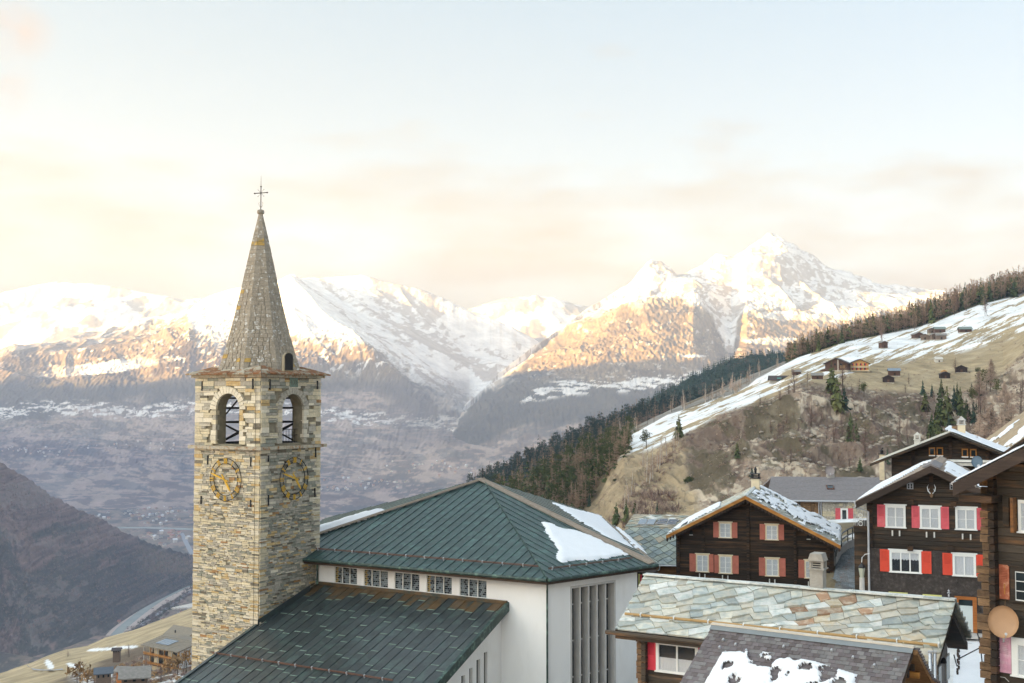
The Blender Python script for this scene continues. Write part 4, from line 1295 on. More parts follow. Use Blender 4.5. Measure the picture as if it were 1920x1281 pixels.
# other walls, plain
b = MB()
W3 = RW.world(xR, 0, 0); V3w = Vector((V3.x - .6, V3.y - .6, 0)); V4w = Vector((V4.x + .5, V4.y - .6, 0)); LW = HF.world(-.6, 0, 0)
for (p, q) in ((W3, V3w), (V3w, V4w), (V4w, LW)):
    d = (q - p).normalized(); n_ = Vector((-d.y, d.x, 0)) * .3
    b.hexa([hl(Vector((v.x, v.y, zb))) for v in (p, q, q + n_, p + n_)] + [hl(Vector((v.x, v.y, zt))) for v in (p, q, q + n_, p + n_)])
b.build('rear_wall', M['white'], ch)
# roof of five faces, each of standing seam panels
pts5 = [EL, EC, ER, V3, V4]
sub = MB()
sub.add([hl(p) for p in pts5] + [hl(AP)] + [hl(p - Vector((0, 0, .22))) for p in pts5], [(i, (i + 1) % 5, 5) for i in range(5)] + [(i, (i + 1) % 5, 6 + (i + 1) % 5, 6 + i) for i in range(5)] + [(6, 7, 8, 9, 10)])
sub.build('roof_deck', M['gutter'], ch)
def seam_face(P, Q, apex, sp, mt, parent, conv, name='roof_panel', rib=.032, cross=None, region=None, mt2=None):
    """panels between standing seams that run up the slope from edge P-Q"""
    pf = PF(conv(P), conv(Q) - conv(P), conv(apex) - conv(P))
    if region is None: region = [(0, 0), ((conv(Q) - conv(P)).length, 0), pf.of(conv(apex))]
    region = ccw(region)
    x0 = min(p[0] for p in region); x1 = max(p[0] for p in region); y1 = max(p[1] for p in region); y0 = min(p[1] for p in region)
    n = int((x1 - x0) / sp) + 1
    for i in range(n):
        a, c = x0 + i * sp, x0 + (i + 1) * sp
        if cross:
            ys = [y0]; y = y0 + random.uniform(.3, 1) * cross
            while y < y1: ys.append(y); y += cross * random.uniform(.85, 1.15)
            ys.append(y1)
        else: ys = [y0, y1]
        for j in range(len(ys) - 1):
            q = clip([(a + .004, ys[j] + .0), (c - .004, ys[j]), (c - .004, ys[j + 1] - .0), (a + .004, ys[j + 1])], region)
            if len(q) < 3 or area(q) < .01: continue
            b = MB(); slab_mb(b, pf, q, .02 if cross else .012, .012 + (.012 if (i + j) % 2 else 0) * bool(cross), .0)
            r_ = clip([(a - rib / 2, ys[j]), (a + rib / 2, ys[j]), (a + rib / 2, ys[j + 1]), (a - rib / 2, ys[j + 1])], region)
            if len(r_) >= 3: slab_mb(b, pf, r_, .012, .05, 0)
            if cross and j > 0 and area(q) > .2:
                l_ = clip([(a + .06, ys[j] - .03), (c - .06, ys[j] - .03), (c - .06, ys[j] + .02), (a + .06, ys[j] + .02)], region)
                if len(l_) >= 3: slab_mb(b, pf, l_, .02, .03, 0, m=1)
            mm = mt
            if mt2 and (sum(p[1] for p in q) / len(q)) > y1 - 1.0: mm = mt2
            b.build(name, [mm, M['patina']], parent)
    return pf
pfs = []
for i in range(5):
    P, Q = pts5[i], pts5[(i + 1) % 5]
    pfs.append(seam_face(P, Q, AP, .62 if i < 2 else 1.6, M['copper'], ch, hl))
# hips: copper rolls on the front one, timber battens on the others
b = MB(); b.tube([hl(EC) + Vector((0, 0, .05)), hl(AP) + Vector((0, 0, .06))], .055, 5); b.build('hip_roll', M['seam'], ch)
def battens(P, Q, side, n=9, w_=.10, name='hip_battens', cnt=9):
    p, q = hl(P), hl(Q)
    d = (q - p).normalized(); s_ = d.cross(Vector((0, 0, 1))).normalized()
    for k in range(cnt):
        o_ = s_ * (side * (.04 + k * w_ * 1.15)) + Vector((0, 0, .10 - .02 * k * .0))
        o_.z -= abs(k) * .012
        b = MB(); b.hexa([p + o_, p + o_ + s_ * w_ * .8 * side, q + o_ + s_ * w_ * .8 * side, q + o_] + [v + Vector((0, 0, .05)) for v in (p + o_, p + o_ + s_ * w_ * .8 * side, q + o_ + s_ * w_ * .8 * side, q + o_)])
        b.build('hip_batten', M['batten'], ch)
battens(ER, AP, -1, cnt=6, w_=.085)
battens(EL + (AP - EL) * .02, AP, 1, cnt=4, w_=.085)
battens(ER, V3, -1, cnt=5, w_=.10)
# eaves: fascia and gutter
for P, Q in ((EL, EC), (EC, ER), (ER, V3)):
    p, q = hl(P), hl(Q); d = (q - p).normalized(); o_ = d.cross(Vector((0, 0, 1))).normalized() * .10
    b = MB(); b.tube([p + o_ + Vector((0, 0, -.06)), q + o_ + Vector((0, 0, -.06))], .10, 8); b.build('gutter', M['seam'], ch)
    b = MB(); b.hexa([p + o_ * .4 + Vector((0, 0, -.30)), q + o_ * .4 + Vector((0, 0, -.30)), q - o_ + Vector((0, 0, -.30)), p - o_ + Vector((0, 0, -.30)), p + o_ * .4, q + o_ * .4, q - o_, p - o_]); b.build('fascia', M['gutter'], ch)
# downpipe on the front corner
b = MB(); pc = hl(WC); pc.z = 0; oo = (hl(EC) - hl(WC)); oo.z = 0; oo = oo.normalized()
b.tube([hl(EC) + Vector((0, 0, -.15)), pc + oo * .14 + Vector((0, 0, ze - zb - .75)), pc + oo * .14 + Vector((0, 0, .3))], .055, 7); b.build('downpipe', M['seam'], ch)
# snow guards: two rails on brackets
def snow_guard(pf, a0, a1, t, parent, mt, sp=1.3):
    b = MB()
    for h in (.10, .16): b.tube([pf.at(a0, t, h), pf.at(a1, t, h)], .020, 5)
    o = b.build('snow_guard', mt, parent)
    a = a0 + .3
    while a < a1:
        k = MB(); k.hexa([pf.at(a + dx, t + dt_, h) for h in (.0, .20) for dx, dt_ in ((-.025, -.05), (.025, -.05), (.025, .05), (-.025, .05))]); k.build('bracket', M['zinc'], o)
        a += sp
L0 = (hl(EC) - hl(EL)).length; L1 = (hl(ER) - hl(EC)).length
snow_guard(pfs[0], 2.2, L0 - 1.1, 1.15, ch, M['rust'])
snow_guard(pfs[1], .9, L1 - 1.0, .95, ch, M['rust'])
# snow on the faces
def roofpt(pf, P, n, x, y):
    """roof coordinates of a pixel on the plane pf (hall local)"""
    d = pix(x, y, 1.0)
    # plane in world: point & normal
    Pw = P; nw = HF.u * n.x + HF.v * n.y + Vector((0, 0, n.z))
    k = Pw.dot(nw) / d.dot(nw)
    return pf.of(hl(d * k))
S1 = [roofpt(pfs[1], EC, pfs[1].N, *q) for q in ((1017, 981), (1040, 985), (1052, 992), (1085, 998), (1120, 1012), (1178, 1041), (1120, 1049), (1052, 1055), (1046, 1044), (1047, 1030), (1030, 1005))]
def poly_snow(parent, pf, poly, seed, depth=.10, rag=.12, name='snow_patch', cell=.09):
    xs = np.array([p[0] for p in poly]); ys = np.array([p[1] for p in poly])
    A, B = np.meshgrid(np.arange(xs.min() - .3, xs.max() + .3, cell), np.arange(ys.min() - .3, ys.max() + .3, cell))
    A2 = A + rag * 4 * (fbm(A * 1.8, B * 1.8, 4, seed) - .5); B2 = B + rag * 4 * (fbm(A * 1.8 + 7, B * 1.8, 4, seed + 5) - .5)
    ins = np.zeros(A.shape, bool); d = np.full(A.shape, 1e9)
    n = len(poly)
    for i in range(n):
        x0, y0, x1, y1 = xs[i], ys[i], xs[(i + 1) % n], ys[(i + 1) % n]
        cr = ((y0 > B2) != (y1 > B2)) & (A2 < (x1 - x0) * (B2 - y0) / (y1 - y0 + 1e-9) + x0)
        ins ^= cr
        t = np.clip(((A2 - x0) * (x1 - x0) + (B2 - y0) * (y1 - y0)) / ((x1 - x0) ** 2 + (y1 - y0) ** 2), 0, 1)
        d = np.minimum(d, np.hypot(A2 - x0 - t * (x1 - x0), B2 - y0 - t * (y1 - y0)))
    sd = np.where(ins, d, -d)
    H = np.where(sd > 0, depth * np.sqrt(np.clip(sd / .25, 0, 1)) * (.85 + .3 * vn(A * 2, B * 2, seed)), sd * .5)
    ok = sd > -cell * 1.5
    b = MB(); idx = {}
    for j in range(A.shape[0] - 1):
        for i in range(A.shape[1] - 1):
            if ok[j, i] and ok[j, i + 1] and ok[j + 1, i] and ok[j + 1, i + 1]:
                f = []
                for (jj, ii) in ((j, i), (j, i + 1), (j + 1, i + 1), (j + 1, i)):
                    if (jj, ii) not in idx:
                        idx[(jj, ii)] = len(b.v); b.v.append(tuple(pf.at(A[jj, ii], B[jj, ii], .06 + H[jj, ii])))
                    f.append(idx[(jj, ii)])
                b.f.append(tuple(f)); b.m.append(0)
    return b.build(name, M['snow'], parent, smooth=True)
poly_snow(ch, pfs[1], S1, 3)
S2 = [roofpt(pfs[2], ER, pfs[2].N, *q) for q in ((1036, 944), (1075, 957), (1124, 968), (1146, 990), (1183, 1027), (1175, 1023), (1140, 1008), (1090, 980))]
poly_snow(ch, pfs[2], S2, 5, rag=.2, cell=.2)
S3 = [roofpt(pfs[2], ER, pfs[2].N, *q) for q in ((1155, 987), (1180, 1008), (1210, 1037), (1192, 1029), (1165, 1003))]
poly_snow(ch, pfs[2], S3, 7, rag=.15, cell=.2)
lp_, ap_ = hl(EL), hl(AP)
S4 = [(.35 * i, .0) for i in range(2)]
pf4 = pfs[4]
S4 = [pf4.of(lp_.lerp(ap_, .12) + Vector((0, .05, 0))), pf4.of(lp_.lerp(ap_, .55)), pf4.of(lp_.lerp(ap_, .45).lerp(hl(V4), .12)), pf4.of(lp_.lerp(ap_, .12).lerp(hl(V4), .16))]
poly_snow(ch, pf4, S4, 9, rag=.05, cell=.2, depth=.35)
# little cross on the apex
b = MB(); q = hl(AP)
b.lathe([(.22, .0), (.16, .12), (.05, .2)], 10, c=q); b.tube([q, q + Vector((0, 0, .78))], .03, 5)
b.tube([q + Vector((-.25, .10, .55)), q + Vector((.25, -.10, .55))], .028, 5); b.build('roof_cross', M['iron'], ch)
# ---- low roof of the nave below the clerestory
m_ = .355
lowN = Vector((HF.v.x * -m_, HF.v.y * -m_, 1)).normalized()
# plane: z = zA + m * (distance inwards)   (falls towards the camera)
def lowhit(x, y):
    d = pix(x, y, 1.0)
    # (P - A).z = m * (P - A).v
    k = (zA - m_ * A_.dot(HF.v)) / (d.z - m_ * d.dot(HF.v))
    return d * k
nv = empty('church_nave', HF.world(0, -4, zb), HF.rz, 'low dark copper roof with seams running down in front of the clerestory windows', 'church wing')
NV = Fr(HF.world(0, -4, 0), HAZ)
def nl(p):
    q = NV.loc(p); return Vector((q.x, q.y, q.z - zb))
C_ = lowhit(820, 1281); P1 = lowhit(484, 1172); D_ = lowhit(335, 1281); B2 = lowhit(597, 1096)
dr = (C_ - A_); C2 = A_ + dr * 1.5; D2 = P1 + (D_ - P1) * 1.5
pfl = PF(nl(C2), nl(A_ - B_) - nl(Vector((0, 0, 0))), nl(A_) - nl(C2))
reg = [pfl.of(nl(p)) for p in (A_, B2 - HF.u * .15, P1, D2, C2)]
seam_face(C2, C2 + (A_ - B_), A_, .60, M['copper2'], nv, nl, region=[(-p[0] * 0 + p[0], p[1]) for p in reg], cross=2.0, mt2=M['copper_rust'])
b = MB(); cor = [nl(p) for p in (A_, B2 - HF.u * .15, P1, D2, C2)]
b.add([p + pfl.N * .015 for p in cor] + [p - Vector((0, 0, .35)) for p in cor], [(0, 1, 2, 3, 4), (9, 8, 7, 6, 5)] + [(i, (i + 1) % 5, 5 + (i + 1) % 5, 5 + i) for i in range(5)])
b.build('roof_deck', M['copper2'], nv)
# rakes, flashings
b = MB(); p, q = nl(A_), nl(C2); o_ = Vector((.10, 0, 0))
b.hexa([p - o_ + Vector((0, 0, -.40)), q - o_ + Vector((0, 0, -.40)), q + o_ + Vector((0, 0, -.40)), p + o_ + Vector((0, 0, -.40)), p - o_ + Vector((0, 0, .10)), q - o_ + Vector((0, 0, .10)), q + o_ + Vector((0, 0, .10)), p + o_ + Vector((0, 0, .10))]); b.build('rake_trim', M['seam'], nv)
b = MB(); p, q = nl(P1), nl(D2)
b.hexa([p - o_ + Vector((0, 0, -.30)), q - o_ + Vector((0, 0, -.30)), q + o_ + Vector((0, 0, -.30)), p + o_ + Vector((0, 0, -.30)), p - o_ + Vector((0, 0, .13)), q - o_ + Vector((0, 0, .13)), q + o_ + Vector((0, 0, .13)), p + o_ + Vector((0, 0, .13))]); b.build('rake_trim', M['copper2'], nv)
b = MB(); p, q = nl(P1) + Vector((.05, -.1, 0)), nl(lowhit(581, 1108)); o_ = Vector((.12, -.12, 0))
b.hexa([p, q, q + o_, p + o_] + [v + Vector((0, 0, .34)) for v in (p, q, q + o_, p + o_)]); b.build('flashing', M['copper2'], nv)
b = MB(); b.box(.0, xC - (xC - HF.hit(952, 1130)[0]) , 3.86, 3.99, zA - zb - .02, zA - zb + .16); b.build('flashing', M['copper_rust'], nv)
# snow guard rail of the low roof (runs level across)
g0 = pfl.of(nl(lowhit(400, 1226))); g1 = pfl.of(nl(lowhit(662, 1270)))
snow_guard(pfl, g0[0], g1[0] + 2.5, (g0[1] + g1[1]) / 2, nv, M['rust'], 1.15)
# nave side wall under the right rake with slit windows
xA = HF.hit(950, 1132)[0]
NW = Fr(HF.world(xA - .35, 0, 0), HAZ - 90)     # x runs away from camera, wall plane faces right
b = MB()
pa = NW.loc(A_); 
def nwl(x, y, z): return nl(NW.world(x, y, z))
L_ = 9.0
zt0 = zA - .25
def topz(x): return zt0 + m_ * x                # x negative towards the camera
sl = [(895, 902, 1226), (881, 888, 1241), (867, 874, 1255)]
slots = []
for (x0, x1, yt) in [(907.5, 914, 1224), (893.5, 900.5, 1238), (880, 886, 1254), (865, 872, 1268)]:
    a, z1 = NW.hit(x0, yt); c, _ = NW.hit(x1, yt)
    a, c = min(a, c), max(a, c)
    slots.append((a, c, z1))
slots.sort()
edges = [-L_] + [v for s_ in slots for v in (s_[0], s_[1])] + [0]
def wallseg(mb, x0, x1, z0, t0, t1, y0=0.0, y1=.35):
    mb.hexa([nwl(x0, y0, z0), nwl(x1, y0, z0), nwl(x1, y1, z0), nwl(x0, y1, z0), nwl(x0, y0, t0), nwl(x1, y0, t1), nwl(x1, y1, t1), nwl(x0, y1, t0)])
for i in range(0, len(edges), 2): wallseg(b, edges[i], edges[i + 1], zb, topz(edges[i]), topz(edges[i + 1]))
for a, c, z1 in slots: wallseg(b, a, c, z1, topz(a), topz(c))
b.build('side_wall', M['white'], nv)
for a, c, z1 in slots:
    b = MB(); wallseg(b, a, c, zb, z1, z1, .16, .18); b.build('slit_window', M['glass_dark'], nv)
b = MB(); b.tube([tl(RF.world(ts - .45, -.25, ze)), tl(RF.world(ts - .45, -.25, zA - .8))], .06, 7); b.build('downpipe', M['seam'], tw)
# ================================================================ VILLAGE HOUSES
def wood(n, c, c2, r=(.48, .70), st=(.35, 1, 5), s2=1.3, ob=.28, bump=.5):
    return mat(n, c, .8, .22, 3.2, stretch=st, bump=bump, bscale=9, col2=c2, c2=r, s2=s2, obvar=ob, st2=(.25, 1, 2.2))
LOG = wood('dark_log', (.026, .018, .013), (.10, .05, .024))
LOGW = wood('weathered_log', (.036, .027, .020), (.14, .075, .038), (.5, .72))
LOGN = wood('near_log', (.060, .046, .034), (.21, .105, .045), (.53, .72), st=(.3, 1, 3), s2=1.1)
LEND = wood('log_end', (.15, .09, .05), (.30, .18, .09), st=(2, 2, 2), s2=4)
BARGE = wood('orange_board', (.36, .15, .035), (.52, .26, .07), st=(.4, 1, 2))
DBARGE = wood('dark_board', (.045, .030, .024), (.09, .06, .045))
BOARD = wood('brown_board', (.20, .10, .04), (.34, .19, .08))
ROUGH = mat('dark_roughcast', (.060, .050, .046), .95, .25, 3, bump=1.0, bscale=22, col2=(.105, .088, .08), c2=(.5, .7), s2=6, disp=1.4)
STW = mat('pale_stonework', (.36, .33, .28), .9, .3, 5, bump=.6, bscale=8, col2=(.55, .50, .42), c2=(.5, .6), s2=4)
SALMON = mat('salmon_paint', (.47, .155, .11), .7, .12, 4, bump=.1, obvar=.12)
RED = mat('red_paint', (.66, .045, .075), .5, .07, 4, bump=.05, obvar=.06)
REDF = mat('faded_red_paint', (.64, .11, .135), .6, .12, 5, bump=.1, obvar=.10, col2=(.68, .24, .24), c2=(.55, .8))
ORR = mat('vermilion_paint', (.70, .075, .04), .5, .06, 4, bump=.05, obvar=.06)
PINK = mat('pink_paint', (.66, .33, .44), .75, .14, 4, bump=.1, col2=(.72, .50, .57), c2=(.5, .7), s2=3)
RUSTP = mat('peeling_orange_paint', (.42, .12, .06), .75, .25, 5, bump=.2, col2=(.46, .24, .15), c2=(.5, .65), s2=5)
YEL = mat('yellow_paint', (.62, .60, .22), .6, .08, 4)
ORW = wood('orange_door_wood', (.33, .11, .025), (.42, .17, .05))
SKINM = mat('plain_weathered_white', (.62, .60, .56), .8, .12, 3)
PASTEL = [((.43, .46, .43), (.56, .53, .45)), ((.56, .53, .45), (.40, .42, .39)), ((.36, .40, .395), (.50, .50, .45)), ((.54, .50, .42), (.46, .46, .42)), ((.36, .22, .14), (.55, .46, .36)), ((.52, .44, .32), (.50, .49, .45)), ((.64, .64, .61), (.47, .52, .50))]
SLB = [mat('slab_stone_%s' % n_, a, .82, .16, 4, bump=.5, bscale=11, col2=c, c2=(.47, .62), s2=2.2, obvar=.2) for n_, (a, c) in zip(('grey', 'cream', 'blue', 'sand', 'rust', 'ochre', 'pale'), PASTEL)]
SLB8 = [mat('blue_slab', (.20, .24, .245), .8, .15, 4, bump=.4, obvar=.2, col2=(.30, .33, .31), c2=(.5, .65), s2=2), mat('green_slab', (.26, .29, .26), .8, .15, 4, bump=.4, obvar=.2), mat('tan_slab', (.38, .34, .27), .8, .15, 4, bump=.4, obvar=.2)]
SLT = [mat('slate_violet', (.145, .125, .13), .7, .14, 5, bump=.3, obvar=.18), mat('slate_grey', (.175, .165, .165), .7, .14, 5, bump=.3, obvar=.18), mat('slate_brown', (.12, .10, .10), .7, .14, 5, bump=.3, obvar=.2)]
SLT7 = mat('far_slate', (.20, .185, .19), .75, .14, 5, stretch=(1, 1, 1), bump=.3, obvar=.15)
SHG = mat('wood_shingle', (.36, .30, .25), .85, .2, 5, bump=.4, obvar=.2, col2=(.24, .2, .17), c2=(.5, .65), s2=3)
def cover(rt, name, mats, pf, polys, h0, th):
    b = MB()
    for q in polys: slab_mb(b, pf, q, h0, th, 0)
    return b.build(name, mats, rt)
def logs(rt, spans, z0, z1, h, m, y0=-.0, th=.16, name='log', ends=None, endm=None, proud=.0):
    """courses of squared logs; spans(z) gives the left and right end at that height"""
    z = z0; k = 0
    while z < z1 - .02:
        q = spans(z + h / 2)
        if q and q[1] - q[0] > .15:
            a, c = q
            o_ = random.uniform(-.012, .012)
            bb = MB(); g = .014
            bb.add([(a, o_, z + g), (c, o_, z + g), (c, th, z), (a, th, z), (a, o_, z + h - g), (c, o_, z + h - g), (c, th, z + h), (a, th, z + h), (a, o_ + .022, z), (c, o_ + .022, z), (a, o_ + .022, z + h), (c, o_ + .022, z + h)],
                   [(0, 1, 5, 4), (8, 9, 1, 0), (4, 5, 11, 10), (3, 2, 9, 8), (10, 11, 7, 6), (2, 3, 7, 6), (8, 0, 4, 10, 6, 3), (9, 2, 7, 11, 5, 1)])
            bb.build(name, m, rt)
        z += h; k += 1
def window(rt, x0, x1, z0, z1, cols=2, rows=2, cas=None, sash=None, sh=(), cur='net', cw=.07, sill=True, head=False, name='window', deep=.0, glassm=None, y=-.0):
    """window in the wall plane y = 0: casing > sash, panes, curtain, sill; shutters beside it"""
    cas = cas or M['white_paint']; sash = sash or M['white_paint']
    f = MB(); Y0, Y1 = y - .085, y - .02
    f.box(x0, x0 + cw, Y0, Y1, z0, z1); f.box(x1 - cw, x1, Y0, Y1, z0, z1)
    f.box(x0 + cw, x1 - cw, Y0, Y1, z1 - cw, z1)
    if head: f.box(x0 - .07, x1 + .07, Y0 - .03, Y1, z1 + .002, z1 + .06)
    wo = f.build(name, cas, rt)
    if sill:
        s_ = MB(); s_.box(x0 - .04, x1 + .04, Y0 - .05, Y1, z0 - .05, z0); s_.build('sill', cas, wo)
    a, c, za, zb_ = x0 + cw, x1 - cw, z0, z1 - cw
    s_ = MB(); t_ = .038
    n = cols
    for i in range(n + 1):
        tt = t_ * (1.7 if (0 < i < n) else 1)
        xx = a + (c - a) * i / n; s_.box(max(a, xx - tt / 2), min(c, xx + tt / 2), y - .065, y - .03, za + t_, zb_ - t_)
    s_.box(a, c, y - .065, y - .03, za, za + t_); s_.box(a, c, y - .065, y - .03, zb_ - t_, zb_)
    s_.build('sash', sash, wo)
    if rows > 1:
        g_ = MB()
        for j in range(1, rows):
            zz_ = za + (zb_ - za) * j / rows; g_.box(a + .01, c - .01, y - .060, y - .035, zz_ - .012, zz_ + .012)
        g_.build('glazing_bar', sash, wo)
    bk = MB(); bk.box(a, c, y - .012, y - .004, za, zb_); bk.build('room', M['dark'], wo)
    for i in range(n):
        p = MB(); xa, xb = a + (c - a) * i / n, a + (c - a) * (i + 1) / n
        p.box(xa + .012, xb - .012, y - .048, y - .044, za + .02, zb_ - .02); p.build('pane', glassm or M['glass'], wo)
        if cur:
            k = MB(); nn_ = 12
            z_lo = za + .02 if cur == 'net' else (za + (zb_ - za) * .58)
            if cur == 'cafe': z_lo, z_hi = za + .02, za + (zb_ - za) * .5
            else: z_hi = zb_ - .03
            xs_ = [xa + .02 + (xb - xa - .04) * q / nn_ for q in range(nn_ + 1)]
            v = []
            for q, xx in enumerate(xs_):
                yy = y - .030 + (.006 if q % 2 else -.006)
                lo = z_lo + (0 if cur != 'lace' else .07 * abs(math.sin(q * math.pi / 4)))
                v += [(xx, yy, lo), (xx, yy, z_hi)]
            k.add(v, [(2 * q, 2 * q + 2, 2 * q + 3, 2 * q + 1) for q in range(nn_)])
            k.build('curtain', M['lace'], wo)
    for side, wd, m in sh:
        shutter(rt, x0 - wd - .01 if side == 'L' else x1 + .01, wd, z0 - .02, z1 + .01, m, y)
    return wo
def shutter(rt, x, wd, z0, z1, m, y=0.0, tilt=.0):
    b = MB(); H = z1 - z0; fr_ = wd * .17
    b.box(x, x + fr_, y - .07, y - .03, z0, z1); b.box(x + wd - fr_, x + wd, y - .07, y - .03, z0, z1)
    zm = z0 + H * .42
    for za, zb_ in ((z0, z0 + H * .08), (zm, zm + H * .06), (z1 - H * .08, z1)): b.box(x + fr_, x + wd - fr_, y - .07, y - .03, za, zb_)
    b.box(x + fr_, x + wd - fr_, y - .05, y - .035, z0 + H * .08, zm)
    b.box(x + fr_ * 1.6, x + wd - fr_ * 1.6, y - .062, y - .048, z0 + H * .12, zm - H * .04)
    b.box(x + fr_, x + wd - fr_, y - .04, y - .035, zm + H * .06, z1 - H * .08)
    n = 9; z = zm + H * .06; dz = (z1 - H * .08 - z) / n
    for i in range(n):
        b.hexa([(x + fr_, y - .066, z + dz * i), (x + wd - fr_, y - .066, z + dz * i), (x + wd - fr_, y - .04, z + dz * (i + .55)), (x + fr_, y - .04, z + dz * (i + .55)),
                (x + fr_, y - .066, z + dz * (i + .3)), (x + wd - fr_, y - .066, z + dz * (i + .3)), (x + wd - fr_, y - .04, z + dz * (i + .85)), (x + fr_, y - .04, z + dz * (i + .85))])
    return b.build('shutter', m, rt)
def gable_roof(rt, xl, zl_, xa, za, xr, zr_, y0, y1, th=.16, m=None, bm=None, bw=.22, plates=True):
    """two slopes over a gable facade (ridge runs into the building)"""
    out = []
    for (x, z) in ((xl, zl_), (xr, zr_)):
        P_ = Vector((x, y0, z)); Q_ = Vector((xa, y0, za)); d = Vector((0, y1 - y0, 0))
        n_ = (Q_ - P_).cross(Vector((0, 1, 0))); n_ = -n_ if n_.z < 0 else n_; n_.normalize()
        b = MB(); lo = [P_, Q_, Q_ + d, P_ + d]
        dn = Vector((0, 0, -th))
        b.hexa([p + dn for p in lo] + lo); b.build('roof_slope', m, rt)
        b = MB(); e = Vector((0, -.04, 0))
        b.hexa([P_ + dn - Vector((0, 0, bw)), Q_ + dn - Vector((0, 0, bw)), Q_ + dn - Vector((0, 0, bw)) + e, P_ + dn - Vector((0, 0, bw)) + e, P_, Q_, Q_ + e, P_ + e]); b.build('barge_board', bm, rt)
        out.append(PF(P_, d if x < xa else -d, Q_ - P_) if x < xa else PF(P_ + d, -d, Q_ - P_))
    return out
def chimney(rt, x, y, z0, z1, w_, m, capm, style=0):
    b = MB(); b.box(x - w_ / 2, x + w_ / 2, y - w_ / 2, y + w_ / 2, z0, z1); c = b.build('chimney', m, rt)
    b = MB(); b.box(x - w_ * .62, x + w_ * .62, y - w_ * .62, y + w_ * .62, z1, z1 + .06)
    for sx in (-1, 1):
        for sy in (-1, 1): b.box(x + sx * w_ * .42 - .05, x + sx * w_ * .42 + .05, y + sy * w_ * .42 - .05, y + sy * w_ * .42 + .05, z1 + .06, z1 + .34)
    for t_ in (.13, .22): b.box(x - w_ * .4, x + w_ * .4, y - w_ * .45, y + w_ * .45, z1 + t_, z1 + t_ + .03)
    b.build('chimney_louvre', capm, c)
    b = MB()
    zz_ = z1 + .34
    if style == 0:
        b.add([(x - w_ * .65, y - w_ * .65, zz_), (x + w_ * .65, y - w_ * .65, zz_), (x + w_ * .65, y + w_ * .65, zz_), (x - w_ * .65, y + w_ * .65, zz_), (x, y - w_ * .65, zz_ + w_ * .6), (x, y + w_ * .65, zz_ + w_ * .6)], [(0, 1, 4), (2, 3, 5), (1, 2, 5, 4), (3, 0, 4, 5), (3, 2, 1, 0)])
    else:
        b.box(x - w_ * .62, x + w_ * .62, y - w_ * .62, y + w_ * .62, zz_, zz_ + .05)
        b.lathe([(.09, 0), (.09, .25), (.14, .28), (.03, .5), (0.001, .52)], 8, c=(x, y, zz_ + .05))
    b.build('chimney_cap', capm, c)
    return c
def dish(rt_or_none, P, aim, r, m, label=None, name='satellite_dish', root=None):
    """shallow bowl with feed arm; P world or local, aim direction"""
    b = MB(); n = 20
    aim = Vector(aim).normalized(); q = aim.to_track_quat('Z', 'Y')
    rings = [(.0, -.10), (.35, -.088), (.7, -.05), (1.0, 0)]
    v = []
    for rr_, dz_ in rings[1:]:
        for k in range(n):
            t = 2 * math.pi * k / n; v.append(q @ Vector((r * .9 * rr_ * math.cos(t), r * rr_ * math.sin(t), dz_ * r * 2)))
    v.append(q @ Vector((0, 0, -.2 * r)))
    c0 = len(v) - 1
    f = [(c0, k, (k + 1) % n) for k in range(n)] + [(i * n + k, (i + 1) * n + k, (i + 1) * n + (k + 1) % n, i * n + (k + 1) % n) for i in range(2) for k in range(n)]
    v2 = [p - q @ Vector((0, 0, .03)) for p in v]
    f2 = [tuple(len(v) + i for i in g[::-1]) for g in f]
    f3 = [(2 * n + k, 2 * n + (k + 1) % n, len(v) + 2 * n + (k + 1) % n, len(v) + 2 * n + k) for k in range(n)]
    b.add(v + v2, f + f2 + f3)
    o = b.build('dish_bowl', m, root, smooth=True)
    a = MB(); e = q @ Vector((r * .12, -r * 1.0, .0)); hd = q @ Vector((r * .15, -r * .75, r * .95))
    a.tube([e, hd], .014, 5); a.tube([hd - aim * .02, hd + aim * -.16], .045, 8); a.build('feed_arm', M['zinc'], root)
    s_ = MB(); s_.tube([q @ Vector((0, 0, -.2 * r)), q @ Vector((0, 0, -.2 * r)) - aim * .18, Vector((0, 0, -r * 1.25)) - aim * .30], .03, 6); s_.build('mount', M['zinc'], root)
BLK = mat('concrete_block', (.36, .335, .30), .9, .15, 4, bump=.5, bscale=12)
GR = lambda x, y: float(gz(x, y))
def house(name, O, az_, label, cat='house'):
    zg = GR(O.x, O.y) - .6
    fr = Fr((O.x, O.y, 0), az_)
    rt = empty(name, (O.x, O.y, 0), fr.rz, label, cat)
    rt.location = (O.x, O.y, 0)
    return fr, rt, zg
def rear_box(rt, x0, x1, y0, y1, z0, z1, m, name='side_wall'):
    b = MB(); b.box(x0, x1, y0, y1, z0, z1); return b.build(name, m, rt)
def gwall(rt, fr_x0, x1, zg, xl, zl_, xa, za, xr, zr_, y0, y1, m, drop=.25, name='gable_wall'):
    """solid core of a gabled house"""
    def top(x):
        return (zl_ + (za - zl_) * (x - xl) / (xa - xl) if x < xa else zr_ + (za - zr_) * (x - xr) / (xa - xr)) - drop
    b = MB(); b.prism([(fr_x0, y0, zg), (x1, y0, zg), (x1, y0, top(x1)), (xa, y0, top(xa)), (fr_x0, y0, top(fr_x0))], (0, y1 - y0, 0)); b.build(name, m, rt)
    return top
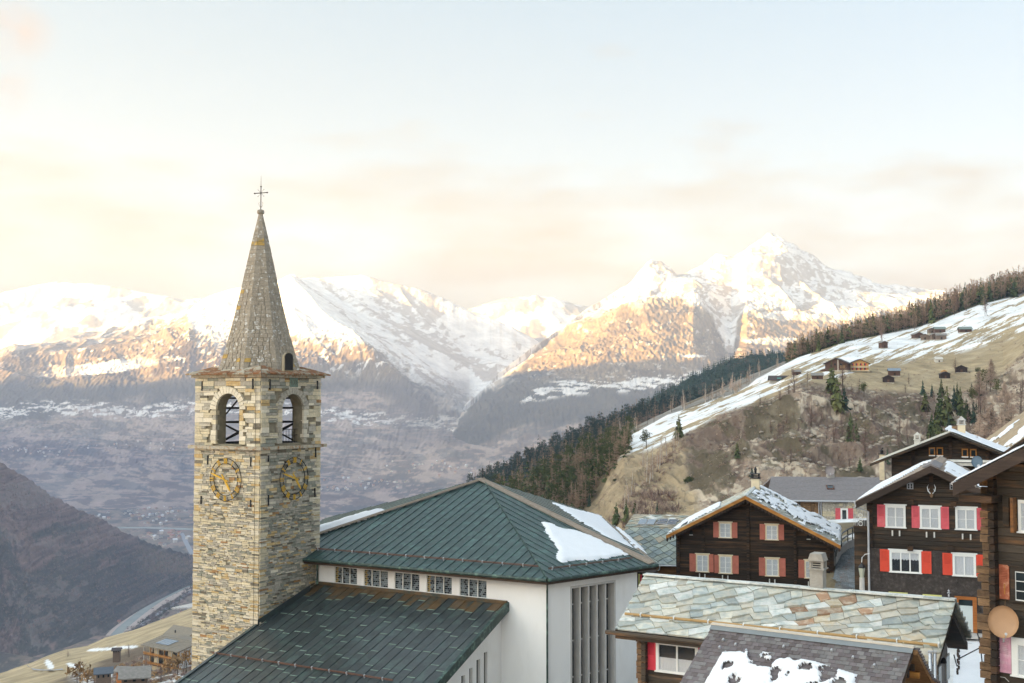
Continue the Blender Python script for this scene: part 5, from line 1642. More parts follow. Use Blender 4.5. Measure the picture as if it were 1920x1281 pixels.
# ---------------------------------------------------------------- house with salmon shutters (left of the lane)
O = pix(1268, 1085, 86)
fr, rt, zg = house('log_house', O, 106, 'dark brown log house with salmon pink shutters, orange barge boards and a snowy slab roof')
xR_ = fr.hit(1563, 1060)[0]
xl, zl_ = fr.hit(1249, 1004, -.9); xa, za = fr.hit(1397.5, 930, -.9); xr, zr_ = fr.hit(1576, 1023, -.9)
top = gwall(rt, 0, xR_, zg, xl, zl_, xa, za, xr, zr_, .17, 9, LOG, .2)
def span1(z):
    if z > top(xa): return None
    a = 0 if z < top(0) else xl + (xa - xl) * (z + .2 - zl_) / (za - zl_)
    c = xR_ if z < top(xR_) else xr + (xa - xr) * (z + .2 - zr_) / (za - zr_)
    return max(0, a), min(xR_, c)
logs(rt, span1, max(zg, -15.5), top(xa), .19, LOG)
for px_ in (1272, 1318.5, 1403, 1491, 1553):    # vertical rows of log ends where inner walls meet the facade
    x = fr.hit(px_, 1040)[0]
    z = -15.2 if px_ != 1318.5 else fr.hit(1318, 1034)[1]; t_ = min(top(x), top(x)) - .05
    while z < t_:
        b = MB(); b.box(x - .10, x + .10, -.13 + random.uniform(-.02, .02), .02, z + .012, z + .178); b.build('log_end', LOG, rt); z += .19
pf1, pf2 = gable_roof(rt, xl, zl_, xa, za, xr, zr_, -.9, 10.2, .12, SLB[0], BARGE, .12)
Lr = 11.1
for pf_, L in ((pf1, math.hypot(xa - xl, za - zl_)), (pf2, math.hypot(xr - xa, za - zr_))):
    slabs(rt, pf_, [(0, 0), (Lr, 0), (Lr, L), (0, L)], .50, 45 if pf_ is pf1 else 30, SLB, [3, 2, 2, 1, .1, .2, 2], th=.04, limit=150, jit=.2)
Lq = math.hypot(xr - xa, za - zr_)
snow_on(rt, pf2, [(.1, .05), (Lr - .4, .05), (Lr - .6, Lq - .15), (.3, Lq - .2)], .09, .50, 1.0, .12, 21, stretch=(.9, 2.4), soft=.06, h0=.07, name='snow_patch', bias=lambda A, B: .02 + .22 * np.exp(-((A - (Lr - 5.5)) / 2.6) ** 2) * np.exp(-((B - 2.6) / 2.0) ** 2) - .10 * (A > Lr - 2.2))
snow_on(rt, pf1, [(.1, .1), (Lr - .1, .1), (Lr - .1, 3.2), (2, 4.2)], .12, .40, .8, .10, 25, h0=.07, name='snow_patch', bias=lambda A, B: .12 - .2 * (A < 1.2))
b = MB(); b.prism([(xa - .14, -.95, za + .02), (xa + .14, -.95, za + .02), (xa, -.95, za + .12)], (0, Lr, 0)); b.build('ridge_cap', SLB[6], rt)
x = fr.hit(1421, 915, 7.0)[0]
chimney(rt, xa + .1, 7.3, za - .7, za + .70, .62, M['cream_paint'], M['iron'], 1)
# scalloped trim under the barge
for (x0_, z0_), (x1_, z1_) in (((xl, zl_), (xa, za)), ((xr, zr_), (xa, za))):
    b = MB(); n = 26
    for i in range(n):
        t0, t1 = i / n, (i + .8) / n
        p0 = Vector((x0_ + (x1_ - x0_) * t0, -.86, z0_ + (z1_ - z0_) * t0 - .24)); p1 = Vector((x0_ + (x1_ - x0_) * t1, -.86, z0_ + (z1_ - z0_) * t1 - .24)); pm = (p0 + p1) / 2 - Vector((0, 0, .26))
        b.prism([p0, p1, p1 - Vector((0, 0, .14)), pm, p0 - Vector((0, 0, .14))], (0, .03, 0))
    b.build('scalloped_trim', DBARGE, rt)
def wpx(fr, x0, x1, yt, yb):
    a, z1 = fr.hit(x0, yt); c, z0 = fr.hit(x1, yb)
    return a, c, z0, z1
for (x0, x1, yt, yb, shl, shr) in [(1348, 1372, 979, 1008, 10.5, 10.5), (1435, 1459.5, 983, 1012, 10.5, 10.5), (1305, 1329.5, 1038.5, 1072, 12, 8.5), (1348, 1373, 1041, 1075, 8.5, 12), (1435, 1461, 1046, 1080, 12, 12), (1508.5, 1533, 1050, 1084, 11.5, 11)]:
    a, c, z0, z1 = wpx(fr, x0, x1, yt, yb); s_ = (c - a) / (x1 - x0)
    window(rt, a, c, z0, z1, 2, 3, M['cream_paint'], M['white_paint'], [('L', shl * s_, SALMON), ('R', shr * s_, SALMON)], 'net', .09, True, True)
for px_, py_ in ((1296, 998), (1516, 1006)):
    a, z = fr.hit(px_, py_)
    b = MB(); b.prism([(a - .12, -.03, z - .18), (a + .12, -.03, z - .18), (a + .12, -.03, z + .05), (a, -.03, z + .18), (a - .12, -.03, z + .05)], (0, .03, 0)); b.build('small_opening', M['dark'], rt)
    b = MB(); b.box(a - .13, a + .13, -.045, -.025, z - .22, z - .17); b.build('opening_sill', SKINM, rt)
for px_, py_ in ((1312, 1079), (1322, 1080), (1355, 1082), (1365, 1083), (1443, 1089), (1453, 1090), (1516, 1094)):
    a, z = fr.hit(px_, py_); b = MB(); b.box(a - .035, a + .035, -.14, -.06, z - .16, z + .14); b.build('flower_box_bracket', SKINM, rt)
rear_box(rt, xR_ - .16, xR_, .18, 9, zg, top(xR_) - .05, LOG)
# ---------------------------------------------------------------- house with red shutters (right of the lane)
O = pix(1627, 1100, 63)
fr, rt, zg = house('log_house', O, 112.5, 'tall dark log house with bright red shutters above a roughcast ground floor and orange door')
xR_ = fr.hit(1890, 1100)[0]
ovh = -.85
xl, zl_ = fr.hit(1604, 941, ovh); xa, za = fr.hit(1745, 873, ovh); xr, zr_ = fr.hit(1880, 937, ovh)
zrc = fr.hit(1720, 1030)[1]                          # top of the roughcast
top = gwall(rt, 0, xR_, zg, xl, zl_, xa, za, xr, zr_, .17, 9.5, LOG, .2)
span2 = (lambda xl, zl_, xa, za, xr, zr_, xR_, top: (lambda z: None if z > top(xa) else (max(0, -9 if z < top(0) else xl + (xa - xl) * (z + .2 - zl_) / (za - zl_)), min(xR_, 99 if z < top(xR_) else xr + (xa - xr) * (z + .2 - zr_) / (za - zr_)))))(xl, zl_, xa, za, xr, zr_, xR_, top)
logs(rt, span2, zrc, top(xa), .23, LOGW)
b = MB(); b.box(0, xR_, -.05, .17, zg, zrc - .02); b.build('roughcast_wall', ROUGH, rt)
x = fr.hit(1633, 1000)[0]
z = zrc
while z < top(.2) - .1:
    b = MB(); b.box(.02, .30, -.16 + random.uniform(-.03, .03), .02, z + .012, z + .218); b.build('log_end', LOG, rt); z += .23
zbk = .0
yb_ = 9.8
pfA, pfB = gable_roof(rt, xl, zl_, xa, za, xr, zr_, ovh, yb_, .14, SHG, DBARGE, .22)
LrA = yb_ - ovh
LA = math.hypot(xa - xl, za - zl_); LB = math.hypot(xr - xa, za - zr_)
def shingles(rt, pf, region, w_, h_, mats, name='shingle', limit=300, stuff='shingles', th=.02, tilt=.10, order=None, ws=None):
    region = ccw(region)
    x0 = min(p[0] for p in region); x1 = max(p[0] for p in region); y0 = min(p[1] for p in region); y1 = max(p[1] for p in region)
    L = []
    j = 0; y = y0
    while y < y1:
        x = x0 - (w_ / 2 if j % 2 else 0)
        while x < x1:
            q = clip([(x + .004, y), (x + w_ - .004, y), (x + w_ - .004, y + h_), (x + .004, y + h_)], region)
            if len(q) > 2 and area(q) > w_ * h_ * .1: L.append(q)
            x += w_
        y += h_; j += 1
    if order: L.sort(key=order)
    rest = MB()
    for k, q in enumerate(L):
        t_ = th * random.uniform(.7, 1.5); m = pick(ws) if ws else random.randrange(len(mats))
        if k < limit: b = MB(); slab_mb(b, pf, q, 0, t_, tilt); b.build(name, mats[m], rt)
        else: slab_mb(rest, pf, q, 0, t_, tilt, m=m)
    if rest.f: tag(rest.build(stuff, mats, rt), kind='stuff')
shingles(rt, pfA, [(0, 0), (LrA, 0), (LrA, LA), (0, LA)], .30, .34, [SHG], limit=0)
shingles(rt, pfB, [(0, 0), (LrA, 0), (LrA, LB), (0, LB)], .30, .34, [SHG], limit=0)
snow_on(rt, pfA, [(0, .1), (0, 1.5), (2.6, 2.4), (LrA - 4.5, 3.2), (LrA - 1.2, 2.2), (LrA - .3, .1)], .1, .34, .7, .06, 31, name='snow_patch', bias=lambda A, B: .10 - .0 * A)
snow_on(rt, pfA, [(LrA - 4.5, .6), (LrA - .2, .3), (LrA - .2, 3.4), (LrA - 3, 4)], .1, .36, .9, .1, 37, name='snow_patch')
snow_on(rt, pfB, [(.6, .1), (LrA - .6, .1), (LrA - .2, LB - .7), (2, LB - .5)], .1, .42, 1.1, .06, 33, name='snow_patch', bias=lambda A, B: .10)
b = MB(); b.prism([(xa - .45, ovh - .03, za - .12), (xa + .45, ovh - .03, za - .12), (xa, ovh - .03, za + .10)], (0, 4.2, 0)); b.build('ridge_cap', SLT7, rt)
for (px_, py_) in ((1654, 893),):
    d_ = pix(px_, py_, 1.0)
    # point on the left slope under the chimney
    nw = fr.u * pfA.N.x + fr.v * pfA.N.y + Vector((0, 0, pfA.N.z)); Pw = fr.world(xl, ovh, zl_)
    k = Pw.dot(nw) / d_.dot(nw); q = fr.loc(d_ * k)
    zt_ = fr.hit(px_, 852, q.y)[1]
    b = MB(); b.box(q.x - .19, q.x + .19, q.y - .22, q.y + .22, q.z - .3, zt_); cc_ = b.build('chimney', M['cream_paint'], rt)
    b = MB(); b.box(q.x - .26, q.x + .26, q.y - .28, q.y + .28, zt_, zt_ + .07); b.lathe([(.12, 0), (.12, .18), (.17, .22), (.10, .30)], 8, c=(q.x, q.y, zt_ + .07))
    b.tube([(q.x - .05, q.y, zt_ + .3), (q.x + .02, q.y, zt_ + .45), (q.x + .12, q.y, zt_ + .55)], .06, 6); b.build('chimney_cap', M['iron'], cc_)
for (x0, x1, yt, yb, shl, shr, cl, rw, cu, rm) in [(1660, 1698.5, 946.5, 989, 15.5, 0, 2, 2, 'net', REDF), (1724.5, 1764, 949, 991, 15.5, 15.5, 2, 2, 'net', REDF), (1791, 1831.5, 951, 993, 0, 15.5, 2, 2, 'net', REDF), (1668, 1728, 1030.5, 1074, 18, 18.5, 3, 1, 'lace', ORR), (1786, 1830.5, 1037.5, 1080, 19, 17, 2, 1, 'net', ORR)]:
    a, c, z0, z1 = wpx(fr, x0, x1, yt, yb); s_ = (c - a) / (x1 - x0)
    yy = -.05 if yt > 1020 else 0
    window(rt, a, c, z0, z1, cl, rw, None, None, [('L', shl * s_, rm)] * bool(shl) + [('R', shr * s_, rm)] * bool(shr), cu, .10, True, True, y=yy)
for (x0, x1, yt) in ((1666.5, 1702, 1109), (1730, 1766, 1113.5)):
    a, z1 = fr.hit(x0, yt); c, _ = fr.hit(x1, yt + 3)
    window(rt, a, c, z1 - 1.2, z1, 1, 1, YEL, ORW, (), None, .11, False, y=-.05, glassm=M['glass_dark'])
a, c, z0, z1 = wpx(fr, 1790, 1832.5, 1117, 1186)
dr_ = MB(); dr_.box(a, a + .2, -.13, -.06, z0, z1); dr_.box(c - .2, c, -.13, -.06, z0, z1); dr_.box(a + .2, c - .2, -.13, -.06, z1 - .16, z1)
do = dr_.build('door_frame', ORW, rt)
b = MB(); b.box(a + .2, c - .2, -.09, -.06, z0, z1 - .16); b.build('door_blind', mat('frosted_blind', (.60, .66, .67), .4, .04, 2, bump=0), do)
b = MB(); b.box(a + .2, c - .2, -.10, -.09, z1 - .46, z1 - .16); b.build('door_glass', M['glass_dark'], do)
b = MB(); b.tube([(a + .24, -.1, z0 + 1.0), (a + .24, -.18, z0 + 1.0), (a + .34, -.18, z0 + 1.0)], .02, 5); b.build('door_handle', M['zinc'], do)
b = MB(); b.box(a - .25, c + .5, -1.0, -.06, z0 - .16, z0 - .03); b.build('door_step', M['concrete'], rt)
# antlers, beam heads, brackets, small windows, ornament
a, z = fr.hit(1747, 928)
b = MB(); b.lathe([(.001, -.14), (.07, -.1), (.1, .02), (.08, .1), (.001, .14)], 8, c=(a, -.16, z))
tr_ = b.build('trophy_skull', LEND, rt, smooth=True)
for sx in (-1, 1):
    b = MB(); b.tube([(a + sx * .05, -.2, z + .08), (a + sx * .17, -.24, z + .22), (a + sx * .20, -.26, z + .42), (a + sx * .14, -.24, z + .55)], [.03, .028, .02, .008], 6)
    b.tube([(a + sx * .17, -.24, z + .22), (a + sx * .09, -.3, z + .34)], [.02, .006], 5); b.build('antler', M['lace'], tr_)
for px_, py_ in ((1708, 941), (1788, 945), (1707, 1028), (1782, 1028), (1745, 886)):
    a, z = fr.hit(px_, py_, -.1); b = MB(); b.box(a - .14, a + .14, -.5 if py_ < 900 else -.28, .0, z - .13, z + .13); b.build('beam_head', LOG, rt)
x, _ = fr.hit(1746, 900); b = MB(); b.box(x - .10, x + .10, -.10, .0, fr.hit(1746, 925)[1], top(xa) - .1); b.build('post', LOG, rt)
for px_, py_ in ((1706.5, 911), (1787, 912)):
    a, z = fr.hit(px_, py_); window(rt, a - .16, a + .16, z - .17, z + .17, 2, 2, M['zinc'], M['zinc'], (), None, .03, False, name='attic_window')
for px_, py_ in ((1673.5, 998.5), (1687, 999), (1737.5, 1001.5), (1752, 1002), (1805, 1005), (1820, 1006)):
    a, z = fr.hit(px_, py_); b = MB(); b.box(a - .035, a + .035, -.16, -.04, z - .16, z + .12); b.build('flower_box_bracket', SKINM, rt)
a, z = fr.hit(1779, 1112); b = MB(); b.lathe([(.001, -.2), (.05, -.15), (.03, -.05), (.09, .02), (.03, .08), (.06, .13), (.001, .2)], 8, c=(a, -.1, z)); b.build('wall_ornament', M['zinc'], rt)
# gutter, downpipe and balcony at the lane side
b = MB(); b.tube([(xl - .02, ovh, zl_ - .06), (xl - .02, yb_, zl_ - .06)], .075, 7); b.build('gutter', M['zinc'], rt)
dp = [fr.hit(1604, 946, ovh), fr.hit(1604, 952, ovh), fr.hit(1627, 955, -.25), fr.hit(1628, 970, -.25)]
b = MB(); b.tube([(dp[0][0], ovh, dp[0][1]), (dp[1][0], ovh, dp[1][1] + .05), (.1, -.25, zl_ - .55), (.1, -.25, zg)], .055, 7); b.build('downpipe', M['zinc'], rt)
bx0, bz1 = fr.hit(1601, 985, .5); _, bz0 = fr.hit(1601, 997, .5)
b = MB(); b.box(bx0, .05, .3, 3.4, bz0, bz1 - .0)
bal = b.build('balcony_floor', LOGW, rt)
for k in range(8):
    x = bx0 + .02 + k * (0 - bx0) / 8; b = MB(); b.box(x, x + .015, .32, .34, bz1, bz1 + .95); b.build('baluster', M['zinc'], bal)
b = MB(); b.box(bx0, .0, .31, .35, bz1 + .95, bz1 + 1.0); b.box(bx0, .0, .31, .35, bz1 + .5, bz1 + .52); b.build('rail', M['zinc'], bal)
for k in range(3):
    b = MB(); cz = bz1 + .12 + k * .22; b.tube([(-.35 + .10 * math.cos(t * math.pi / 8), .28, cz + .10 * math.sin(t * math.pi / 8)) for t in range(17)], .018, 5, cap=False); b.build('ring_ornament', M['white_paint'], bal)
b = MB(); b.box(-.72, .0, .5, 3.2, zg, bz0); b.build('lean_to', LOGW, rt)
# ---------------------------------------------------------------- the near house at the right edge
O = pix(1861, 1100, 40)
fr, rt, zg = house('log_house', O, 134, 'nearest dark log house at the right edge with a round tan dish and pink shutter')
FRN = fr
zg = -16
xl, zl_ = fr.hit(1787, 906, -1.1); xq, zq = fr.hit(1920, 839, -1.1)
sl_ = (zq - zl_) / (xq - xl)
xa = xl + 6.2; za = zl_ + sl_ * 6.2
xR_ = 9.2
def spn(z):
    t_ = zl_ - .25 + sl_ * 0
    a = 0 if z < zl_ - .25 + sl_ * (0 - xl) else xl + (z + .25 - zl_) / sl_
    return (max(0, a), xR_) if a < xa else None
logs(rt, spn, zg, za - .3, .27, LOGN)
b = MB(); b.prism([(0, .17, zg), (xR_, .17, zg), (xR_, .17, zl_ - .25), (xa, .17, za - .25), (0, .17, zl_ - .25 + sl_ * (-xl))], (0, 7, 0)); b.build('gable_wall', LOGN, rt)
z = zg; k = 0
while z < zl_ - .3 + sl_ * (-xl):
    w2 = .36 + .16 * (z < fr.hit(1850, 1050)[1]) * (k % 3 != 2) + random.uniform(-.04, .04)
    b = MB(); b.box(-w2, .02, .02 + random.uniform(-.02, .02), .20, z + .012, z + .255); b.build('log_end', LEND, rt)
    b = MB(); b.box(.02, .22, -.34 + random.uniform(-.05, .04), .0, z + .012, z + .255); b.build('log_end', LOG, rt)
    z += .27; k += 1
pfC, pfD = gable_roof(rt, xl, zl_, xa, za, xa + (xa - xl), zl_, -1.1, 8, .14, SLB[0], DBARGE, .30)
b = MB(); b.box(xl + .1, xl + 1.2, -.9, .1, zl_ - .62, zl_ - .40); b.build('beam_head', LOG, rt)
snow_on(rt, pfC, [(.02, .02), (9, .02), (9, 6.5), (.02, 6.5)], .14, .2, .8, .08, 41, name='snow_patch')
b = MB(); b.tube([(xl - .05, -1.0, zl_ - .02), (xl - .05, 8, zl_ - .02)], .07, 7); b.build('gutter', M['zinc'], rt)
# windows
a, z1 = fr.hit(1910, 937); _, z0 = fr.hit(1910, 996)
window(rt, a, a + 1.15, z0, z1, 2, 2, M['white_paint'], None, (), 'net', .07, True)
b = MB(); b.box(a - .16, a - .06, -.34, -.02, z0 - .03, z1 + .06); b.build('shutter', wood('bare_orange_wood', (.28, .12, .04), (.10, .06, .04)), rt)
b = MB(); b.box(a - .5, a - .3, -.10, -.02, z0 + .15, z1 + .04); b.build('frame_post', LOGN, rt)
a, z1 = fr.hit(1893, 1061); _, z0 = fr.hit(1893, 1124)
window(rt, a + .05, a + 1.25, z0, z1, 2, 3, LOGW, None, (), None, .15, True, True, glassm=M['glass_dark'])
s0, _ = fr.hit(1875, 1090); shutter(rt, s0, a - s0, z0, z1 + .02, RUSTP)
b = MB(); b.box(s0 + .16, s0 + .20, -.085, -.07, z0 + .16, z0 + .5); b.build('peeled_strip', BARGE, rt)
a, z1 = fr.hit(1897.5, 1194); _, z0 = fr.hit(1897.5, 1264)
window(rt, a, a + 1.4, z0, z1, 2, 2, M['white_paint'], None, (), 'net', .2, True, False)
s0, _ = fr.hit(1871, 1230); shutter(rt, s0, a - s0 - .02, z0 + .02, z1 + .02, PINK)
# cable on the wall
pts_ = [fr.hit(*q) for q in ((1866, 1150), (1866, 1200), (1866, 1262), (1872, 1268), (1885, 1270), (1893, 1278))]
b = MB(); b.tube([(x, -.05, z) for x, z in pts_], .012, 4); b.build('cable', SKINM, rt)
b = MB(); pts_ = [fr.hit(*q) for q in ((1887, 1125), (1886, 1132), (1888, 1140))]; b.tube([(x, -.08, z) for x, z in pts_], .012, 4); b.build('cable', LEND, rt)
# big tan dish
x_, z_ = fr.hit(1881, 1166, -.55)
P = fr.world(x_, -.55, z_)
dr1 = empty('satellite_dish', P, 0, 'large round tan satellite dish on the wall above the pink shutter', 'satellite dish')
dish(None, None, Vector((-.42, -1, .22)), .53, mat('tan_plastic', (.46, .27, .15), .5, .05, 3, bump=0), root=dr1)
# blue dish on the roof edge of the near house
x_, z_ = fr.hit(1832, 866, .8)
P = fr.world(x_, .8, z_)
dr2 = empty('satellite_dish', P, 0, 'blue grey satellite dish on a short mast behind the roof edge', 'satellite dish')
dish(None, None, Vector((-.30, -1, .2)), .21 * 40 / 40, mat('blue_plastic', (.10, .15, .20), .5, .05, 3, bump=0), root=dr2)
b = MB(); b.tube([(0, .1, -.9), (0, .1, .0)], .03, 6); b.build('mast', M['zinc'], dr2)
# ---------------------------------------------------------------- upper house behind, four small windows
O = pix(1700, 880, 84)
fr, rt, zg = house('log_house', O, 112, 'old log house behind with four small yellow framed attic windows under a wide gable')
xl, zl_ = fr.hit(1631, 869.5, -1); xa, za = fr.hit(1781, 811, -1); xr, zr_ = fr.hit(1905, 860, -1)
x0_, x1_ = xl + 1.4, xr - 1.0
top = gwall(rt, x0_, x1_, zg, xl, zl_, xa, za, xr, zr_, .17, 8, LOGW, .15)
sp3 = (lambda a=xl, b_=zl_, c=xa, d=za, e=xr, f=zr_, g=x0_, h=x1_, t=top: (lambda z: None if z > t(c) else (max(g, -9e9 if z < t(g) else a + (c - a) * (z + .15 - b_) / (d - b_)), min(h, 9e9 if z < t(h) else e + (c - e) * (z + .15 - f) / (d - f)))))()
logs(rt, sp3, fr.hit(1700, 905)[1], top(xa), .24, LOGW)
pe, pg = gable_roof(rt, xl, zl_, xa, za, xr, zr_, -1, 9, .10, SLB[3], LOGW, .10)
snow_on(rt, pg, [(.1, .05), (9.8, .05), (9.8, 5), (.1, 5)], .14, .25, .8, .12, 51, name='snow_patch')
for (x0, x1, yt, yb) in ((1741.5, 1753.5, 838.5, 853.5), (1756, 1768.5, 838.5, 854), (1803, 1815.5, 841, 856), (1818.5, 1831.5, 841.5, 856.5)):
    a, c, z0, z1 = wpx(fr, x0, x1, yt, yb); window(rt, a, c, z0, z1, 1, 1, BARGE, BARGE, (), None, .06, False, glassm=M['glass_dark'])
    b = MB(); b.box(a, c, -.12, -.02, z0 - .07, z0); b.build('sill', M['white_paint'], rt)
a, z1 = fr.hit(1760, 861); c, _ = fr.hit(1874, 866)
b = MB(); b.box(a, c, -.5, -.02, z1 - .16, z1); b.build('white_beam', M['white_paint'], rt)
b = MB(); b.box(a, c - .4, -.4, -.02, z1 - .42, z1 - .22); b.build('white_beam', SKINM, rt)
for px_ in (1782, 1851, 1712):
    a, z = fr.hit(px_, 835 if px_ == 1782 else 850); b = MB(); b.box(a - .12, a + .12, -.14, -.0, z - 1.2, z + (.7 if px_ == 1782 else .2)); b.build('post', LOG, rt)
chimney(rt, fr.hit(1803, 815, 4)[0], 4, fr.hit(1803, 822, 4)[1] - 1, fr.hit(1803, 797, 4)[1], .52, M['cream_paint'], M['concrete'])
b = MB(); x_ = fr.hit(1791, 815, 4)[0]; b.box(x_ - .22, x_ + .16, 3.7, 4.3, za - 2, fr.hit(1803, 797, 4)[1] - .1); b.build('chimney', LEND, rt)
x_, z_ = fr.hit(1720, 833, 5); chimney(rt, x_, 5, z_ - 1.2, fr.hit(1720, 825, 5)[1], .42, SKINM, SKINM)
x_, z_ = fr.hit(1832, 827, 4); b = MB(); b.tube([(x_, 4, z_ - .6), (x_, 4, z_ + .35)], .08, 7); b.build('vent_pipe', M['zinc'], rt)
# two roofs peeping over at the far right
O = pix(1862, 850, 100)
fr, rt, zg = house('farm_roof', O, 100, 'tan and snowy roof slope behind the gable at the far right edge', 'house')
z0 = fr.hit(1862, 848)[1]
pts = [fr.hit(1858, 845), fr.hit(1990, 750), fr.hit(1990, 860), fr.hit(1885, 862)]
pf_ = PF((pts[0][0], 0, pts[0][1]), (pts[1][0] - pts[0][0], 0, pts[1][1] - pts[0][1]), (.3, 1, .25))
b = MB(); Lw = math.hypot(pts[1][0] - pts[0][0], pts[1][1] - pts[0][1])
slab_mb(b, pf_, [(0, -5), (Lw, -5), (Lw, 6), (0, 6)], -.15, .15); b.build('roof_slope', mat('tan_roof', (.36, .28, .19), .9, .2, 2), rt)
snow_on(rt, pf_, [(.3, -4.8), (Lw, -4.8), (Lw, 4), (.3, 4)], .16, .50, .5, .1, 61, name='snow_patch')
b = MB(); b.box(1.5, Lw * .8, -3.6, 4, zg, z0 - .8); b.build('wall', LOG, rt)
O = pix(1900, 850, 70)
fr, rt, zg = house('barn', O, 125, 'dark barn gable with orange rafter ends cut by the right edge of the picture', 'barn')
xl, zl_ = fr.hit(1868, 857, -.6); xa, za = fr.hit(1952, 800, -.6)
gable_roof(rt, xl, zl_, xa, za, 2 * xa - xl, zl_, -.6, 6, .10, SLB[3], LOG, .12)
b = MB(); b.prism([(xl + .7, 0, zg), (2 * xa - xl - .7, 0, zg), (2 * xa - xl - .7, 0, zl_ - .1), (xa, 0, za - .2), (xl + .7, 0, zl_ - .1)], (0, 5, 0)); b.build('wall', LOG, rt)
for k in range(3):
    b = MB(); b.box(xl + .1 + k * .35, xl + .22 + k * .35, -.75, 0, zl_ - .25 + k * .14, zl_ - .12 + k * .14); b.build('rafter_end', BARGE, rt)
# ---------------------------------------------------------------- stone house with the long slate roof
O = pix(1492, 1000, 112)
fr, rt, zg = house('stone_house', O, 97, 'pale stone house with a long violet slate roof and salmon shutters behind the lane')
e0, ze0 = fr.hit(1436, 937, -.4); e1, ze1 = fr.hit(1650, 941, -.4)
ye = -.4
r0 = fr.hit(1446, 893, 5.0); r1 = fr.hit(1650, 896, 5.0)
b = MB(); zm_ = (ze0 + ze1) / 2; zr2 = (r0[1] + r1[1]) / 2
pf_ = PF((e0, ye, zm_), (1, 0, 0), (0, 5.4, zr2 - zm_))
Lt = math.hypot(5.4, zr2 - zm_)
b.hexa([(e0, ye, zm_ - .15), (e1, ye, zm_ - .15), (r1[0], 5, zr2 - .15), (r0[0], 5, zr2 - .15), (e0, ye, zm_), (e1, ye, zm_), (r1[0], 5, zr2), (r0[0], 5, zr2)]); b.build('roof_slope', SLT7, rt)
b = MB(); b.hexa([(e0, 10.4, zm_ - .15), (e1, 10.4, zm_ - .15), (r1[0], 5, zr2 - .15), (r0[0], 5, zr2 - .15), (e0, 10.4, zm_), (e1, 10.4, zm_), (r1[0], 5, zr2), (r0[0], 5, zr2)]); b.build('roof_slope', SLT7, rt)
shingles(rt, pf_, [(0, 0), (e1 - e0, 0), (r1[0] - e0, Lt), (r0[0] - e0, Lt)], .42, .30, [SLT7], 'slate', 0, 'slates', .015, .06)
xs1 = fr.hit(1542, 960)[0]; xs0 = fr.hit(1500, 960)[0]
b = MB(); b.box(xs1, e1 - .5, 0, 10, zg - 3, zm_ - .1); b.build('stone_wall', STW, rt)
z = zm_ - 5
while z < zm_ - .15:                                 # stone courses proud of the wall
    x = xs1
    while x < fr.hit(1614, 960)[0]:
        w2 = random.uniform(.3, .8)
        b = MB(); b.box(x, x + w2 - .03, -.04 * random.uniform(.5, 1.4), .01, z, z + .22)
        if random.random() < .8: b.build('stone', [STW, ST[0], ST[5]][pick([3, 1, 1])], rt)
        x += w2
    z += .25
b = MB(); b.box(e0 + .5, xs1, .1, 10, zg - 3, zm_ - .1); b.build('boarded_wall', BOARD, rt)
for k in range(9):
    b = MB(); x = xs0 - .9 + k * .38; b.box(x, x + .35, .05, .1, zm_ - 4, zm_ - .12); b.build('board', LEND if k < 7 else LOG, rt)
a, c, z0, z1 = wpx(fr, 1575.5, 1590, 953, 988)
window(rt, a, c, z0, z1, 1, 1, M['white_paint'], M['zinc'], [('L', .46, REDF), ('R', .46, REDF)], None, .14, True, glassm=M['glass_dark'], y=-.05)
b = MB(); b.box(xs1 + .5, fr.hit(1614, 960)[0] + 1, -.12, -.02, fr.hit(1580, 1020)[1], fr.hit(1580, 992)[1]); b.build('glazed_front', mat('pale_blue_glass', (.35, .42, .47), .3, .1, 2, bump=0), rt)
b = MB(); b.tube([(e0, ye - .06, zm_ - .03), (e1, ye - .06, zm_ - .03)], .07, 6); b.build('gutter', M['zinc'], rt)
for px_ in (1499.5, 1535, 1539):
    a = fr.hit(px_, 950)[0]; b = MB(); b.tube([(a, -.3, zm_ - .1), (a, -.1, zm_ - .5), (a + .05, -.08, zg)], .05, 6); b.build('downpipe', M['zinc'] if px_ != 1499.5 else M['iron'], rt)
a, z = fr.hit(1554.5, 910, 3.2); sk = pf_.of(Vector((a, 3.2, 0))); 
b = MB(); slab_mb(b, pf_, [(sk[0] - .35, 2.6), (sk[0] + .35, 2.6), (sk[0] + .35, 3.5), (sk[0] - .35, 3.5)], .03, .08); sy = b.build('skylight', M['rust'], rt)
b = MB(); slab_mb(b, pf_, [(sk[0] - .28, 2.68), (sk[0] + .28, 2.68), (sk[0] + .28, 3.42), (sk[0] - .28, 3.42)], .11, .02); b.build('skylight_pane', M['glass_dark'], sy)
x_, z_ = fr.hit(1558, 893, 5); b = MB(); b.box(x_ - .4, x_ + .3, 4.7, 5.3, zr2 - .5, zr2 + .7); b.build('chimney', M['concrete'], rt)
P = fr.world(x_ - .15, 4.5, zr2 + .65)
dr3 = empty('satellite_dish', P, 0, 'grey satellite dish on the slate roof ridge of the stone house', 'satellite dish')
dish(None, None, Vector((-.35, -1, .25)), .5, mat('grey_plastic', (.26, .23, .23), .5, .05, 3, bump=0), root=dr3)
